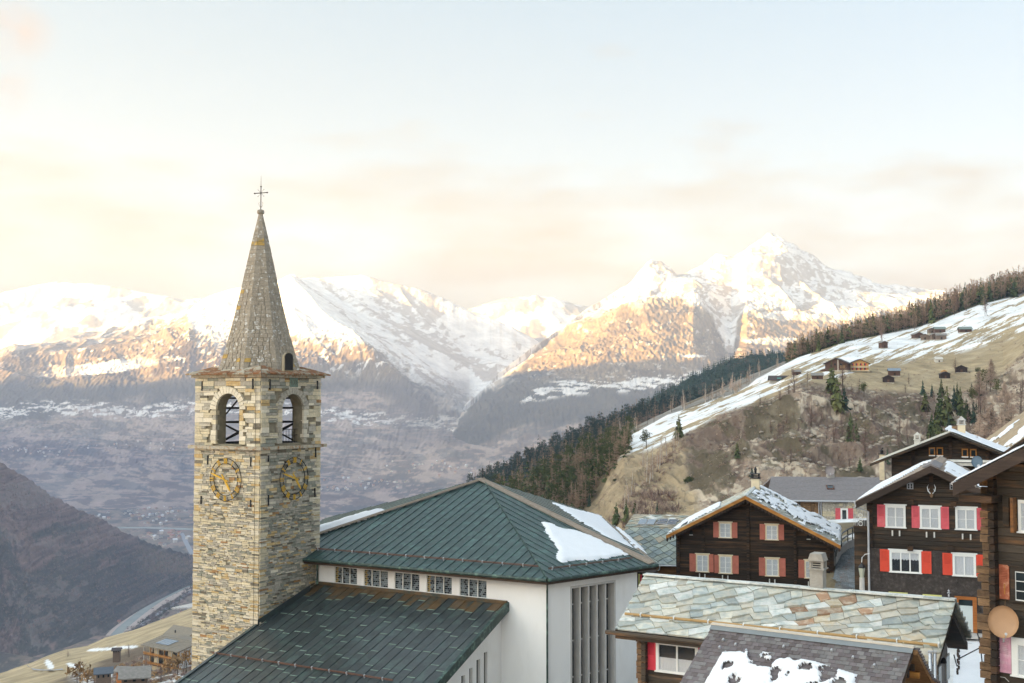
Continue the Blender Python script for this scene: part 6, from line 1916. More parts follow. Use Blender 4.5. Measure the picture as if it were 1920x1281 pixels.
# ---------------------------------------------------------------- low house with the fish-scale slab roof and solar panels
E0 = pix(1229, 1059, 97); E1 = hitz(1300, 1058, E0.z)
azE = 99
fr, rt, zg = house('slab_roofed_house', E0, azE, 'low timber house with blue grey diamond slab roof and solar panels beside the church')
xe0 = fr.hit(1120, 1060)[0]; xe1 = fr.hit(1330, 1060)[0]; zE = E0.z
bk = fr.hit(1180, 989, 4.3); kz = bk[1]
pf_ = PF((xe0, 0, zE), (1, 0, 0), (0, 4.3, kz - zE)); L1_ = math.hypot(4.3, kz - zE)
rg = [(fr.hit(1130, 1060)[0] - xe0, 0), (xe1 - xe0, 0), (xe1 - xe0, L1_), (fr.hit(1180, 989, 4.3)[0] - xe0, L1_), (fr.hit(1172, 992, 4.2)[0] - xe0, L1_ - .2)]
rg = [(0, 0), (xe1 - xe0, 0), (xe1 - xe0, L1_), (fr.hit(1175, 989, 4.3)[0] - xe0, L1_)]
b = MB(); slab_mb(b, pf_, rg, -.14, .13); b.build('roof_slope', SLB8[1], rt)
slabs(rt, pf_, rg, .62, 42, SLB8, [4, 3, 1.2], th=.04, tilt=.09, limit=300, jit=.16, order=lambda q: -max(p[0] for p in q))
rk_ = fr.hit(1188, 966, 8.2); kz2 = rk_[1]
pu = PF((xe0, 4.3, kz + .04), (1, 0, 0), (0, 3.9, kz2 - kz)); L2_ = math.hypot(3.9, kz2 - kz)
rg2 = [(fr.hit(1172, 989, 4.3)[0] - xe0, 0), (xe1 - xe0, 0), (xe1 - xe0, L2_), (fr.hit(1188, 966, 8.2)[0] - xe0, L2_)]
b = MB(); slab_mb(b, pu, rg2, -.14, .13); b.build('roof_slope', SLB8[2], rt)
slabs(rt, pu, rg2, .55, 42, [SLB8[2], SLB8[1], SLB[6]], [3, 1, 1], th=.04, tilt=.06, limit=140)
def inpf(pf, pts):
    out = []
    for x, y in pts:
        d = pix(x, y, 1.0); nw = fr.u * pf.N.x + fr.v * pf.N.y + Vector((0, 0, pf.N.z)); Pw = fr.world(pf.P.x, pf.P.y, pf.P.z)
        out.append(pf.of(fr.loc(d * (Pw.dot(nw) / d.dot(nw)))))
    return out
PANL = mat('light_solar_glass', (.18, .22, .27), .15, .05, 3, bump=0, spec=.8); PAND = mat('dark_solar_glass', (.018, .022, .05), .12, .05, 3, bump=0, spec=.8)
for poly, m in [([(1195, 986), (1210, 986), (1215, 976), (1201, 976)], PANL), ([(1211, 986), (1226, 986), (1231, 977), (1216.5, 976)], PANL), ([(1232, 980.5), (1249, 981), (1253, 976), (1238, 975.5)], PAND), ([(1251, 981), (1268, 981.5), (1273, 977.5), (1256, 976.5)], PAND), ([(1229, 985), (1247, 985), (1249.5, 982), (1232, 981.5)], PAND), ([(1249, 985.5), (1266, 986), (1268, 982.5), (1252, 982)], PAND)]:
    q = ccw(inpf(pu, poly)); b = MB(); cx_, cy_ = sum(p[0] for p in q) / 4, sum(p[1] for p in q) / 4
    slab_mb(b, pu, q, .09, .06); so_ = b.build('solar_panel', M['zinc'], rt)
    b = MB(); slab_mb(b, pu, [(p[0] + (cx_ - p[0]) * .08, p[1] + (cy_ - p[1]) * .14) for p in q], .151, .012); b.build('panel_glass', m, so_)
b = MB(); b.box(xe0 + 1, xe1 - 1, .5, 9, zg - 1, zE - .1); b.build('wall', BOARD, rt)
for k in range(9):
    b = MB(); zz_ = zE - .35 - k * .24; b.box(xe0 + 1, xe1 - 1, .44, .5, zz_, zz_ + .22); b.build('board', BOARD, rt)
b = MB(); b.tube([(xe0, -.08, zE - .05), (xe1, -.08, zE - .05)], .07, 6); b.build('gutter', M['zinc'], rt)
a = fr.hit(1236, 1062)[0]; b = MB(); b.tube([(a + .05, -.1, zE - .1), (a, .3, zE - .45), (a - .25, .38, zE - .6), (a - .25, .38, zg)], .05, 6); b.build('downpipe', M['white_paint'], rt)
# dark shed with coloured boards seen in the gap
O = pix(1197, 1095, 80)
fr, rt, zg = house('open_shed', O, 106, 'dark open shed with yellow and red boards standing in the gap beside the church', 'shed')
zz_ = fr.hit(1200, 1070)[1]
b = MB(); b.box(-1, 1.0, .5, 2, zg - 1, zz_ - .2); b.build('wall', LOG, rt)
for k, m in enumerate((YEL, RED, LOG, YEL, RED, ORW)):
    a, z1 = fr.hit(1195.5 + k * 3.6, 1078); b = MB(); b.box(a, a + .09, .3, .42, z1 - 1.2, z1 - .05 * (k % 2)); b.build('board', m, rt)
# ---------------------------------------------------------------- the big slab roof in front
E1_ = pix(1153, 1181, 47); zE = E1_.z; E2_ = hitz(1758, 1247, zE)
azH = azof(E2_ - E1_)
O = E1_ + dirv(azH) * .9 + dirv(azH - 90) * .75
fr, rt, zg = house('slab_roofed_house', O, azH, 'timber house under the big pale roof of rough diamond stone slabs, in front')
R1_ = pix(1218, 1077, 50.6); R2_ = hitz(1788, 1132, R1_.z)
e1 = fr.loc(E1_); e2 = fr.loc(E2_); r1_ = fr.loc(R1_); r2_ = fr.loc(R2_)
yr = (r1_.y + r2_.y) / 2; r1_.y = yr; r2_.y = yr; e1.y = e2.y = (e1.y + e2.y) / 2
pfS = PF(e1, e2 - e1, r1_ - e1)
reg = [pfS.of(p) for p in (e1, e2, r2_, r1_)]
b = MB(); slab_mb(b, pfS, reg, -.16, .15); b.build('roof_deck', LOG, rt)
slabs(rt, pfS, reg, .58, 27, SLB, [3.6, 2.4, 2.2, 1.0, .0, .2, 2.2], th=.045, tilt=.15, limit=300, aspect=.78, gap=.014, order=lambda q: q[0][1])
# rust tinted slabs gather towards the right half
for o in list(rt.children):
    if o.name.startswith('roof_slab'):
        c = o.data.vertices[0].co
        if c.x > 5.5 and random.random() < .22: o.data.materials[0] = SLB[4] if random.random() < .55 else SLB[5]
        elif c.x > 5.5 and random.random() < .3: o.data.materials[0] = SLB[3]
yb2 = yr + (yr - e1.y) * .95; ze2 = zE + .1
b = MB(); b.hexa([(r1_.x, yr, R1_.z - .15), (r2_.x, yr, R1_.z - .15), (r2_.x - .5, yb2, ze2 - .5), (e1.x + .4, yb2, ze2 - .5), (r1_.x, yr, R1_.z), (r2_.x, yr, R1_.z), (r2_.x - .5, yb2, ze2 - .35), (e1.x + .4, yb2, ze2 - .35)]); b.build('rear_slope', SLB[0], rt)
x = r1_.x
while x < r2_.x - .1:
    w2 = random.uniform(.7, 1.1); w2 = min(w2, r2_.x - x)
    b = MB(); dz_ = random.uniform(0, .02); b.box(x, x + w2 - .012, yr - .22, yr + .2, R1_.z + .03 + dz_, R1_.z + .09 + dz_); b.build('ridge_slab', SLB[6], rt); x += w2
# rear rake slabs at the right gable, seen from below
for k in range(14):
    t_ = k / 14; y = yr + (yb2 - yr) * t_; z = R1_.z + (ze2 - .4 - R1_.z) * t_
    b = MB(); b.box(r2_.x - .42, r2_.x + .02 + random.uniform(-.04, .04), y, y + .30, z - .10, z + .02); b.build('verge_slab', SLB[0], rt)
b = MB(); b.prism([(r2_.x - .9, yr - .1, R1_.z - .18), (r2_.x - .9, yb2, ze2 - .58), (r2_.x - .9, yb2, ze2 - .86), (r2_.x - .9, yr - .1, R1_.z - .46)], (.75, 0, 0)); b.build('verge_beam', LOG, rt)
# timber snow beam with brackets
g0 = pfS.of(r1_)[0]
t_b = .98
b = MB(); a0 = pfS.at(-.02 + .30 * t_b / 4, t_b, .10); a1 = pfS.at(reg[1][0] - .1, t_b, .10)
b.tube([a0, a0.lerp(a1, .3) + Vector((0, 0, .01)), a0.lerp(a1, .7), a1], .055, 7); sb = b.build('snow_beam', BOARD if False else mat('beam_wood', (.42, .27, .12), .8, .15, 4, stretch=(.4, 1, 3), bump=.3), rt)
for k in range(9):
    a = .75 + k * 1.42
    if a < reg[1][0]: b = MB(); b.hexa([pfS.at(a + dx, t_b + dt_, h) for h in (.04, .19) for dx, dt_ in ((-.02, -.07), (.02, -.07), (.02, .07), (-.02, .07))]); b.build('bracket', M['white_paint'], sb)
# wooden eave gutter
b = MB(); b.tube([e1 + Vector((-.35, -.10, -.10)), e2 + Vector((0, -.10, -.12))], .085, 8); b.build('wooden_gutter', LOGN, rt)
b = MB(); b.box(e1.x, e2.x, e1.y + .02, e1.y + .14, zE - .34, zE - .1); b.build('eave_board', LOGN, rt)
# front wall
xw1 = e2.x - 1.0
logs(rt, lambda z: (0, xw1), zg - 1, zE - .2, .24, LOGN)
rear_box(rt, 0, xw1, .17, yb2 - .6, zg - 1, zE - .25, LOGN, 'core_wall')
z = zg - 1
while z < zE - .3:
    b = MB(); b.box(-.30 + random.uniform(-.04, .04), .0, .0, .17, z + .012, z + .228); b.build('log_end', LEND, rt)
    b = MB(); b.box(.02, .20, -.30, .0, z + .012, z + .228); b.build('log_end', LOGN, rt); z += .24
a, c, z0, z1 = wpx(fr, 1231, 1312, 1200, 1266)
window(rt, a, a + (c - a) * .98, z0, z1, 2, 1, None, None, [('L', .42, RED), ('R', .42, RED)], 'cafe', .11, True)
# right gable wall, grey render
gr = MB(); gr.prism([(xw1 + .0, .05, zg - 1), (xw1 + .0, yb2 - .5, zg - 1), (xw1, yb2 - .5, ze2 - .75), (xw1, yr, R1_.z - .25), (xw1, .05, zE - .15)], (.22, 0, 0)); gr.build('gable_wall', M['grey_render'], rt)
GW = Fr(fr.world(xw1 + .22, 0, 0), azH - 90)
def gwl(x, y, z): return fr.loc(GW.world(x, y, z))
for (x0, x1, yt, yb) in ((1771.5, 1779.5, 1231, 1270), (1757, 1764, 1250, 1290)):
    a, z1 = GW.hit(x0, yt); c, z0 = GW.hit(x1, yb)
    b = MB(); b.hexa([gwl(p, q, s_) for s_ in (z0, z1) for p, q in ((a, -.04), (c, -.04), (c, .0), (a, .0))]); wn = b.build('window', M['concrete'], rt)
    b = MB(); b.hexa([gwl(p, q, s_) for s_ in (z0 + .05, z1 - .05) for p, q in ((a + .06, -.05), (c - .06, -.05), (c - .06, -.04), (a + .06, -.04))]); b.build('pane', mat('blue_grey_glass', (.13, .19, .21), .15, .05, 3, bump=0), wn)
a, z = GW.hit(1763, 1239); b = MB(); q = gwl(a, -.12, z); b.lathe([(.001, .14), (.07, .1), (.12, -.06), (.1, -.08), (.001, -.08)], 8, c=q); b.build('wall_lamp', M['iron'], rt)
# block chimney on its ridge
x_, _ = fr.hit(1533, 1100, yr + .1); zc0 = fr.hit(1533, 1106, yr)[1]; zc1 = fr.hit(1533, 1068, yr)[1]
b = MB(); b.box(x_ - .26, x_ + .26, yr - .1, yr + .42, zc0 - .4, zc1); cm = b.build('chimney', BLK, rt)
b = MB(); b.box(x_ - .33, x_ + .33, yr - .17, yr + .49, zc1, zc1 + .05); b.build('chimney_shelf', BLK, cm)
b = MB(); z2 = fr.hit(1533, 1052, yr)[1]
for sx in (-1, 1):
    for sy in (0, 1): b.box(x_ + sx * .23 - .05, x_ + sx * .23 + .05, yr - .08 + sy * .4, yr + .02 + sy * .4, zc1 + .05, z2)
for k in range(3): b.box(x_ - .18, x_ + .18, yr - .06, yr - .02, zc1 + .09 + k * .09, zc1 + .13 + k * .09)
b.build('chimney_louvre', BLK, cm)
b = MB(); b.box(x_ - .16, x_ + .16, yr + .02, yr + .3, zc1 + .05, z2); b.build('flue', M['dark'], cm)
b = MB(); z3 = fr.hit(1533, 1038, yr)[1]; b.prism([(x_ - .32, yr - .15, z2), (x_ + .32, yr - .15, z2), (x_ + .22, yr - .15, z3), (x_ - .22, yr - .15, z3)], (0, .65, 0)); b.build('chimney_cap', BLK, cm)
snow_on(rt, pfS, [(7.5, .2), (10, .2), (10, .75), (7.5, .75)], .07, .53, 1.6, .12, 71, name='snow_patch', h0=.1)
# ---------------------------------------------------------------- nearest roof, small violet slates with snow
G1 = pix(1336, 1173, 37.5); G2 = hitz(1712, 1217, G1.z)
azG = azof(G2 - G1)
O = G1 + dirv(azG - 90) * -2.6
fr, rt, zg = house('slate_roofed_house', O, azG, 'nearest house roof of small violet grey slates with melting snow, bottom of the picture')
g1 = fr.loc(G1); g2 = fr.loc(G2)
q1 = fr.hit(1274, 1281, 0)  # left verge foot
pitch = math.tan(R(33))
def slope_pt(x, y): return Vector((x, y, G1.z - (g1.y - y) * pitch))
# left verge in the roof plane through pixel (1275,1281)
nrm_ = Vector((0, -pitch, 1)); nw = fr.u * nrm_.x + fr.v * nrm_.y + Vector((0, 0, nrm_.z)); Pw = G1
def rp(x, y):
    d = pix(x, y, 1.0); return fr.loc(d * (Pw.dot(nw) / d.dot(nw)))
va = rp(1275, 1281); vb_ = rp(1691, 1281)
fl = 1.9
bl_ = g1 + (va - g1) * fl; br_ = g2 + (vb_ - g2) * fl
dd = min(bl_.y, br_.y); 
pfN = PF(g1, g2 - g1, Vector((0, 1, pitch)))
rgn = [pfN.of(p) for p in (g1, g2, g2 + (vb_ - g2) * ((dd - g2.y) / (vb_.y - g2.y)), g1 + (va - g1) * ((dd - g1.y) / (va.y - g1.y)))]
b = MB(); slab_mb(b, pfN, ccw(rgn), -.18, .16); b.build('roof_deck', LOG, rt)
shingles(rt, pfN, rgn, .205, .155, SLT, 'slate', 300, 'slates', .012, .07, order=lambda q: -q[0][1], ws=[4, 3, 2])
snow_on(rt, pfN, [(.5, rgn[2][1]), (rgn[1][0] - 1.0, rgn[2][1]), (rgn[1][0] - 1.3, -1.3), (rgn[1][0] - 2.6, -1.0), (1.8, -.86), (.75, -1.1)], .03, .47, 2.6, .085, 83, name='snow_patch', soft=.05, h0=.035,
        bias=lambda A, B: np.clip((-B - 1.1) * .10, -.05, .06) + .055)
for px_, py_ in ((1357, 1202), (1361, 1226), (1380, 1211), (1400, 1222), (1350, 1216), (1373, 1238), (1470, 1215), (1600, 1235), (1680, 1240), (1640, 1250), (1560, 1222)):
    q = pfN.of(rp(px_, py_)); b = MB(); slab_mb(b, pfN, [(q[0] - .03, q[1] - .04), (q[0] + .03, q[1] - .04), (q[0] + .02, q[1] + .04), (q[0] - .02, q[1] + .04)], .02, .07); b.build('snow_hook', M['zinc'], rt)
b = MB(); slab_mb(b, pfN, [(-.02, -.22), (rgn[1][0] + .02, -.22), (rgn[1][0] + .02, .02), (-.02, .02)], .035, .012); b.build('ridge_flashing', mat('lead_grey', (.21, .235, .25), .5, .08, 4), rt)
b = MB(); b.box(g1.x - .03, g2.x + .03, g1.y - .06, g1.y + .10, G1.z + .03, G1.z + .085); b.build('ridge_board', mat('bleached_board', (.60, .55, .48), .8, .12, 4, stretch=(.4, 1, 3)), rt)
# rear slope with its flared foot, seen at the right gable
yb3 = g2.y + 2.3
rr3 = [(g2.y, G1.z - .02), (g2.y + .8, G1.z - .62), (g2.y + 1.6, G1.z - 1.18), (yb3, G1.z - 1.42)]
for k in range(3):
    (ya, za_), (yb4, zb4) = rr3[k], rr3[k + 1]
    b = MB(); b.hexa([(g1.x, ya, za_ - .14), (g2.x + .12, ya, za_ - .14), (g2.x + .12, yb4, zb4 - .14), (g1.x, yb4, zb4 - .14), (g1.x, ya, za_), (g2.x + .12, ya, za_), (g2.x + .12, yb4, zb4), (g1.x, yb4, zb4)]); b.build('rear_slope', BOARD, rt)
    n = 6
    for j in range(n):
        y_0, z_0 = ya + (yb4 - ya) * j / n, za_ + (zb4 - za_) * j / n
        b = MB(); b.box(g2.x - .2, g2.x + .16, y_0, y_0 + .16, z_0 - .01, z_0 + .035); b.build('verge_slate', SLT[2], rt)
b = MB(); b.prism([(0, .4, zg), (0, g1.y * 2 - .4, zg), (0, g1.y * 2 - .4, G1.z - 1.6), (0, g1.y, G1.z - .35), (0, .4, G1.z - 1.9)], (g2.x - .9, 0, 0)); b.build('wall', LOG, rt)
for k in range(4):
    b = MB(); y_ = g1.y - .9 + k * .55; b.box(g2.x - 1.0, g2.x - .05, y_, y_ + .14, G1.z - .55 - abs(y_ - g1.y) * .6, G1.z - .38 - abs(y_ - g1.y) * .6); b.build('purlin', [LOG, BARGE][k == 3], rt)
# twin steel flues
q = pix(1745, 1270, 38.5); q2 = pix(1753.5, 1275, 38.5)
fl_ = empty('flue_pipe', (q.x, q.y, -17), 0, 'bright steel twin flue pipe standing between the slate roof and the grey gable', 'flue pipe')
for k, (qq, yt) in enumerate(((q, 1223), (q2, 1223))):
    zt_ = pix(1745, yt, 38.5).z; b = MB(); b.tube([(qq.x - q.x, qq.y - q.y, 0), (qq.x - q.x, qq.y - q.y, zt_ + 17)], .062, 10); b.build('pipe', mat('steel', (.55, .56, .58), .25, .05, 3, metal=.8) if k == 0 else bpy.data.materials['steel'], fl_, smooth=True)
    b = MB(); b.tube([(qq.x - q.x, qq.y - q.y, zt_ + 17.0), (qq.x - q.x, qq.y - q.y, zt_ + 17.04)], .075, 10); b.build('collar', M['zinc'], fl_)
# ---------------------------------------------------------------- lane, kerb wall, railing, lamp, garden
def gh(x, y):
    d = pix(x, y, 1.0); k = 60.0
    for _ in range(40):
        p = d * k; k = GR(p.x, p.y) / d.z * .5 + k * .5
    return d * k
def strip(name, L, Rr, m, dz_, n=14, kind='structure'):
    b = MB(); rows_ = []
    for (l, r_) in zip(L, Rr):
        a, c = gh(*l), gh(*r_)
        rows_.append([a.lerp(c, i / 4) for i in range(5)])
    v = [(p.x, p.y, GR(p.x, p.y) + dz_) for r_ in rows_ for p in r_]
    b.add(v, [(5 * i + j, 5 * i + j + 1, 5 * i + j + 6, 5 * i + j + 5) for i in range(len(rows_) - 1) for j in range(4)])
    o = b.build(name, m, None); tag(o, kind=kind); return o
ASP = mat('lane_setts', (.17, .19, .205), .8, .12, 2, bump=.5, bscale=9, col2=(.26, .28, .29), c2=(.5, .65), s2=2)
BRK = mat('lane_brick', (.17, .125, .115), .8, .15, 3, bump=.5, bscale=9)
strip('road', [(1558, 1130), (1562, 1090), (1568, 1062), (1578, 1045), (1592, 1034), (1606, 1026), (1610, 1018)], [(1640, 1130), (1636, 1090), (1632, 1062), (1628, 1045), (1627, 1034), (1626, 1026), (1626, 1018)], ASP, .16)
strip('road', [(1582, 1118), (1576, 1095), (1573, 1081)], [(1600, 1118), (1593, 1095), (1587, 1079)], BRK, .164 + .004)
strip('road', [(1575, 1074), (1586, 1060), (1597, 1048)], [(1588, 1075), (1603, 1060), (1615, 1047)], BRK, .168)
# individual setts, laid in curved rows
rnd = random.Random(3)
sm = MB()
for py in np.arange(1030, 1112, 2.3):
    for px in np.arange(1566 + (1112 - py) * .15, 1622, 3.6):
        if rnd.random() < .1: continue
        p = gh(px + rnd.uniform(-.4, .4), py); z = GR(p.x, p.y) + .165
        w2, h2 = .055, .12 + .1 * (1100 - py) / 80
        sm.box(p.x - w2, p.x + w2, p.y - h2, p.y + h2, z, z + .018 + rnd.uniform(0, .008))
tag(sm.build('paving_setts', ASP), 'grey stone setts paving the lane between the log houses', 'paving', kind='stuff')
# low wall and rail on the far side of the lane
pw = [gh(1568, 1062), gh(1578, 1044), gh(1590, 1034), gh(1608, 1026)]
b = MB()
for p, q in zip(pw[:-1], pw[1:]):
    z0, z1 = GR(p.x, p.y), GR(q.x, q.y); d = (q - p); d.z = 0; n_ = Vector((-d.y, d.x, 0)).normalized() * .25
    b.hexa([(p.x, p.y, z0 - .5), (q.x, q.y, z1 - .5), (q.x + n_.x, q.y + n_.y, z1 - .5), (p.x + n_.x, p.y + n_.y, z0 - .5), (p.x, p.y, z0 + .75), (q.x, q.y, z1 + .75), (q.x + n_.x, q.y + n_.y, z1 + .75), (p.x + n_.x, p.y + n_.y, z0 + .75)])
tag(b.build('low_wall', M['concrete']), 'pale concrete parapet wall along the far side of the lane', 'wall')
fe = empty('railing', (pw[0].x, pw[0].y, GR(pw[0].x, pw[0].y)), 0, 'dark iron railing with two sloping bars on the parapet by the lane', 'railing')
def fl3(p, z): return Vector((p.x, p.y, z)) - fe.location
for i, p in enumerate(pw + [pw[0].lerp(pw[1], .5), pw[2].lerp(pw[3], .5)]):
    z = GR(p.x, p.y) + .7; b = MB(); b.tube([fl3(p, z), fl3(p, z + 1.05)], .045, 5); b.build('post', M['iron'], fe)
for h in (1.0, .55):
    b = MB()
    for p, q in zip(pw[:-1], pw[1:]): b.tube([fl3(p, GR(p.x, p.y) + .7 + h), fl3(q, GR(q.x, q.y) + .7 + h)], .055, 5)
    b.build('rail', mat('grey_rail', (.10, .11, .13), .6, .1, 3) if h == 1.0 else bpy.data.materials['grey_rail'], fe)
# street lamp by the corner
lp = pix(1616, 1075, 61.5)
la = empty('street_lamp', (lp.x, lp.y, GR(lp.x, lp.y)), 0, 'old lantern street lamp on a curved arm at the corner of the lane', 'street lamp')
zr_ = pix(1616, 1062, 61.5).z - la.location.z
b = MB(); b.lathe([(.10, zr_ - .58), (.17, zr_ - .1), (.17, zr_ - .08)], 4); b.build('lantern_glass', mat('lamp_glass', (.42, .44, .36), .3, .05, 2, bump=0), la)
b = MB(); b.lathe([(.21, zr_ - .08), (.21, zr_ - .04), (.05, zr_ + .14), (.03, zr_ + .2)], 4); b.build('lantern_roof', M['iron'], la)
b = MB(); b.tube([(0, 0, zr_ + .2), (.02, 0, zr_ + .45), (.18, 0, zr_ + .62), (.42, 0, zr_ + .66)], .02, 5); b.build('arm', M['white_paint'], la)
b = MB(); b.tube([(0, 0, 0), (0, 0, zr_ - .58)], [.17, .13], 8); b.build('pedestal', M['concrete'], la)
# snow heap by the lamp, garden with snow, fence and bush
b = MB(); sp_ = gh(1607, 1085); b.lathe([(.55, -.3), (.5, .2), (.35, .75), (.15, 1.15), (.001, 1.25)], 10, c=(0, 0, 0)); o = b.build('snow_heap', M['snow'], None, smooth=True, loc=(sp_.x + .25, sp_.y - .5, GR(sp_.x, sp_.y))); tag(o, 'small heap of snow against the wall beside the street lamp', 'snow heap')
gp = [gh(1786, 1300), gh(1868, 1300), gh(1868, 1198), gh(1796, 1198)]
b = MB(); n = 24; v = []
for i in range(n + 1):
    for j in range(n + 1):
        p = gp[0].lerp(gp[1], i / n).lerp(gp[3].lerp(gp[2], i / n), j / n)
        v.append((p.x, p.y, GR(p.x, p.y) + .28 + .10 * float(fbm(np.array([p.x * .8]), np.array([p.y * .8]), 3, 5)[0])))
b.add(v, [(i * (n + 1) + j, (i + 1) * (n + 1) + j, (i + 1) * (n + 1) + j + 1, i * (n + 1) + j + 1) for i in range(n) for j in range(n)])
tag(b.build('snow', M['snow'], None, smooth=True), kind='structure')
fe2 = empty('garden_fence', (gh(1843, 1262).x, gh(1843, 1262).y, 0), 0, 'thin dark garden fence with sagging rail standing in the snow', 'fence')
P_ = lambda x, y, dz_=0: Vector((gh(x, y).x, gh(x, y).y, GR(gh(x, y).x, gh(x, y).y) + .3 + dz_)) - fe2.location
for (x, y, h) in ((1843, 1266, 1.45), (1794, 1260, .5), (1838, 1218, .5)):
    b = MB(); b.tube([P_(x, y), P_(x, y, h) + Vector((-.12, 0, 0))], .03, 5); b.build('post', M['iron'], fe2)
b = MB(); b.tube([P_(1797, 1262, .35), P_(1841, 1262, .9)], .03, 5); b.build('rail', M['iron'], fe2)
b = MB(); b.tube([P_(1788, 1215, .0), P_(1848, 1222, .0)], .03, 5); b.build('rail', M['iron'], fe2)
b = MB()
for k in range(22):
    p = P_(1797 + random.uniform(-2, 2), 1215 + k * 3); b.tube([p, p + Vector((0, 0, random.uniform(.08, .25)))], .05, 4)
tag(b.build('dead_stalks', DBARGE, fe2), kind='stuff')
b = MB(); p0 = gh(1805, 1193); p1 = gh(1850, 1197)
for k in range(6):
    a = p0.lerp(p1, k / 6); c = p0.lerp(p1, (k + .95) / 6)
    b = MB(); z = GR(a.x, a.y) + .25; b.box(a.x, c.x, a.y - .5 + (c.y - a.y) * 0, a.y, z - .3, z + .12 + .04 * (k % 2)); o = b.build('stone_block', ST[5]); tag(o, 'pale stone block in the terrace edge below the orange door', 'stone block', 'stone blocks edging the terrace')
# ================================================================ TREES, HAMLET, VALLEY
BARK = mat('bark', (.10, .075, .055), .9, .2, 6, bump=.2)
BIRCHB = mat('birch_bark', (.50, .45, .40), .8, .2, 8, bump=.1)
def leafmat(n, c, c2_=None, v=.25):
    return mat(n, c, .9, v, .8, bump=0, col2=c2_, c2=(.45, .6), s2=.5, obvar=.25, spec=.1)
NEED = [leafmat('spruce_needles', (.055, .075, .032), (.10, .11, .04)), leafmat('pine_needles', (.070, .095, .04), (.13, .13, .05)), leafmat('blue_spruce_needles', (.040, .065, .045), (.06, .09, .05))]
LARM = leafmat('bare_larch_twigs', (.33, .235, .165), (.25, .17, .12))
TWIG = leafmat('bare_twigs', (.26, .18, .15), (.20, .135, .12))
TWIGP = leafmat('pale_twigs', (.48, .37, .29), (.38, .28, .22))
RUSTL = leafmat('rusty_leaves', (.36, .22, .10), (.26, .17, .09))
def conifer(h, r, seed, tiers=11, n=12, droop=.35, rag=.35, base=.12):
    rn = random.Random(seed); c = MB()
    for i in range(tiers):
        f = i / (tiers - 1); z = h * (base + (.97 - base) * f)
        rr_ = r * (1 - f) ** .85 * rn.uniform(.75, 1.1) + .06 * r
        k = max(5, int(n * (1 - .5 * f)))
        a0 = rn.uniform(0, 6)
        for j in range(k):
            if rn.random() < .12: continue
            a = a0 + 2 * math.pi * j / k + rn.uniform(-.25, .25); L = rr_ * rn.uniform(1 - rag, 1.08)
            w_ = L * rn.uniform(.28, .48); u = Vector((math.cos(a), math.sin(a), 0)); v = Vector((-u.y, u.x, 0))
            zt = z + h * .045; p0 = u * .02 + Vector((0, 0, zt))
            p1 = u * L * .55 + v * w_ + Vector((0, 0, z - droop * L * .4 + rn.uniform(-.1, .1))); p2 = u * L + Vector((0, 0, z - droop * L + rn.uniform(-.15, .1))); p3 = u * L * .55 - v * w_ + Vector((0, 0, z - droop * L * .4))
            c.add([p0, p1, p2, p3], [(0, 1, 2), (0, 2, 3)])
    t = MB(); t.tube([(0, 0, -.5), (0, 0, h * .5), (0, 0, h * .97)], [.022 * h, .013 * h, .002 * h], 5)
    return t, c
def pinetree(h, r, seed):
    rn = random.Random(seed); c = MB(); t = MB()
    t.tube([(0, 0, -.5), (.03 * h, 0, h * .5), (0, .02 * h, h * .9)], [.025 * h, .018 * h, .005 * h], 5)
    for i in range(13):
        f = rn.random(); z = h * (.38 + .55 * f); a = rn.uniform(0, 6.28); d = r * rn.uniform(.2, .8) * (1 - .5 * f)
        cc = Vector((math.cos(a) * d, math.sin(a) * d, z)); s = r * rn.uniform(.35, .55)
        t.tube([(0, 0, z - .12 * h), tuple(cc)], [.008 * h, .003 * h], 3)
        for j in range(26):
            q = Vector((rn.gauss(0, 1), rn.gauss(0, 1), rn.gauss(0, .6))).normalized() * s * rn.uniform(.5, 1)
            e1 = Vector((rn.gauss(0, 1), rn.gauss(0, 1), rn.gauss(0, 1))).normalized() * s * .32; e2 = e1.cross(q).normalized() * s * .22
            c.add([cc + q - e1, cc + q + e2, cc + q + e1], [(0, 1, 2)])
    return t, c
def bare(h, r, seed, nb=34, up=.6, tw=5, trunk=.012, stems=1, wd=.012):
    rn = random.Random(seed); c = MB(); t = MB()
    for s in range(stems):
        lean = Vector((rn.uniform(-.12, .12), rn.uniform(-.12, .12), 0)) * (stems > 1) + Vector((rn.uniform(-.03, .03), rn.uniform(-.03, .03), 0))
        hh = h * (1 if s == 0 else rn.uniform(.6, .95)); o_ = Vector((rn.uniform(-.06, .06), rn.uniform(-.06, .06), 0)) * h * (stems > 1)
        P_ = lambda z: o_ + lean * z + Vector((0, 0, z))
        t.tube([P_(-.4), P_(hh * .5), P_(hh * .97)], [trunk * h, trunk * .6 * h, trunk * .15 * h], 4)
        for i in range(nb // stems):
            f = rn.uniform(.15, .97); p = P_(hh * f); a = rn.uniform(0, 6.28); L = r * (1.12 - f) * rn.uniform(.5, 1.1)
            d = Vector((math.cos(a), math.sin(a), up * rn.uniform(.5, 1.4))).normalized() * L
            q = p + d; nrm = Vector((-math.sin(a), math.cos(a), 0)) * wd * h * .5
            c.add([p - nrm, p + nrm, q], [(0, 1, 2)])
            for k in range(tw):
                g = rn.uniform(.3, 1); m_ = p + d * g; e = Vector((rn.gauss(0, 1), rn.gauss(0, 1), rn.gauss(.4, .8))).normalized() * L * rn.uniform(.2, .45)
                nn2 = Vector((e.y, -e.x, .3)).normalized() * wd * h * .28
                c.add([m_ - nn2, m_ + nn2, m_ + e], [(0, 1, 2)])
    return t, c
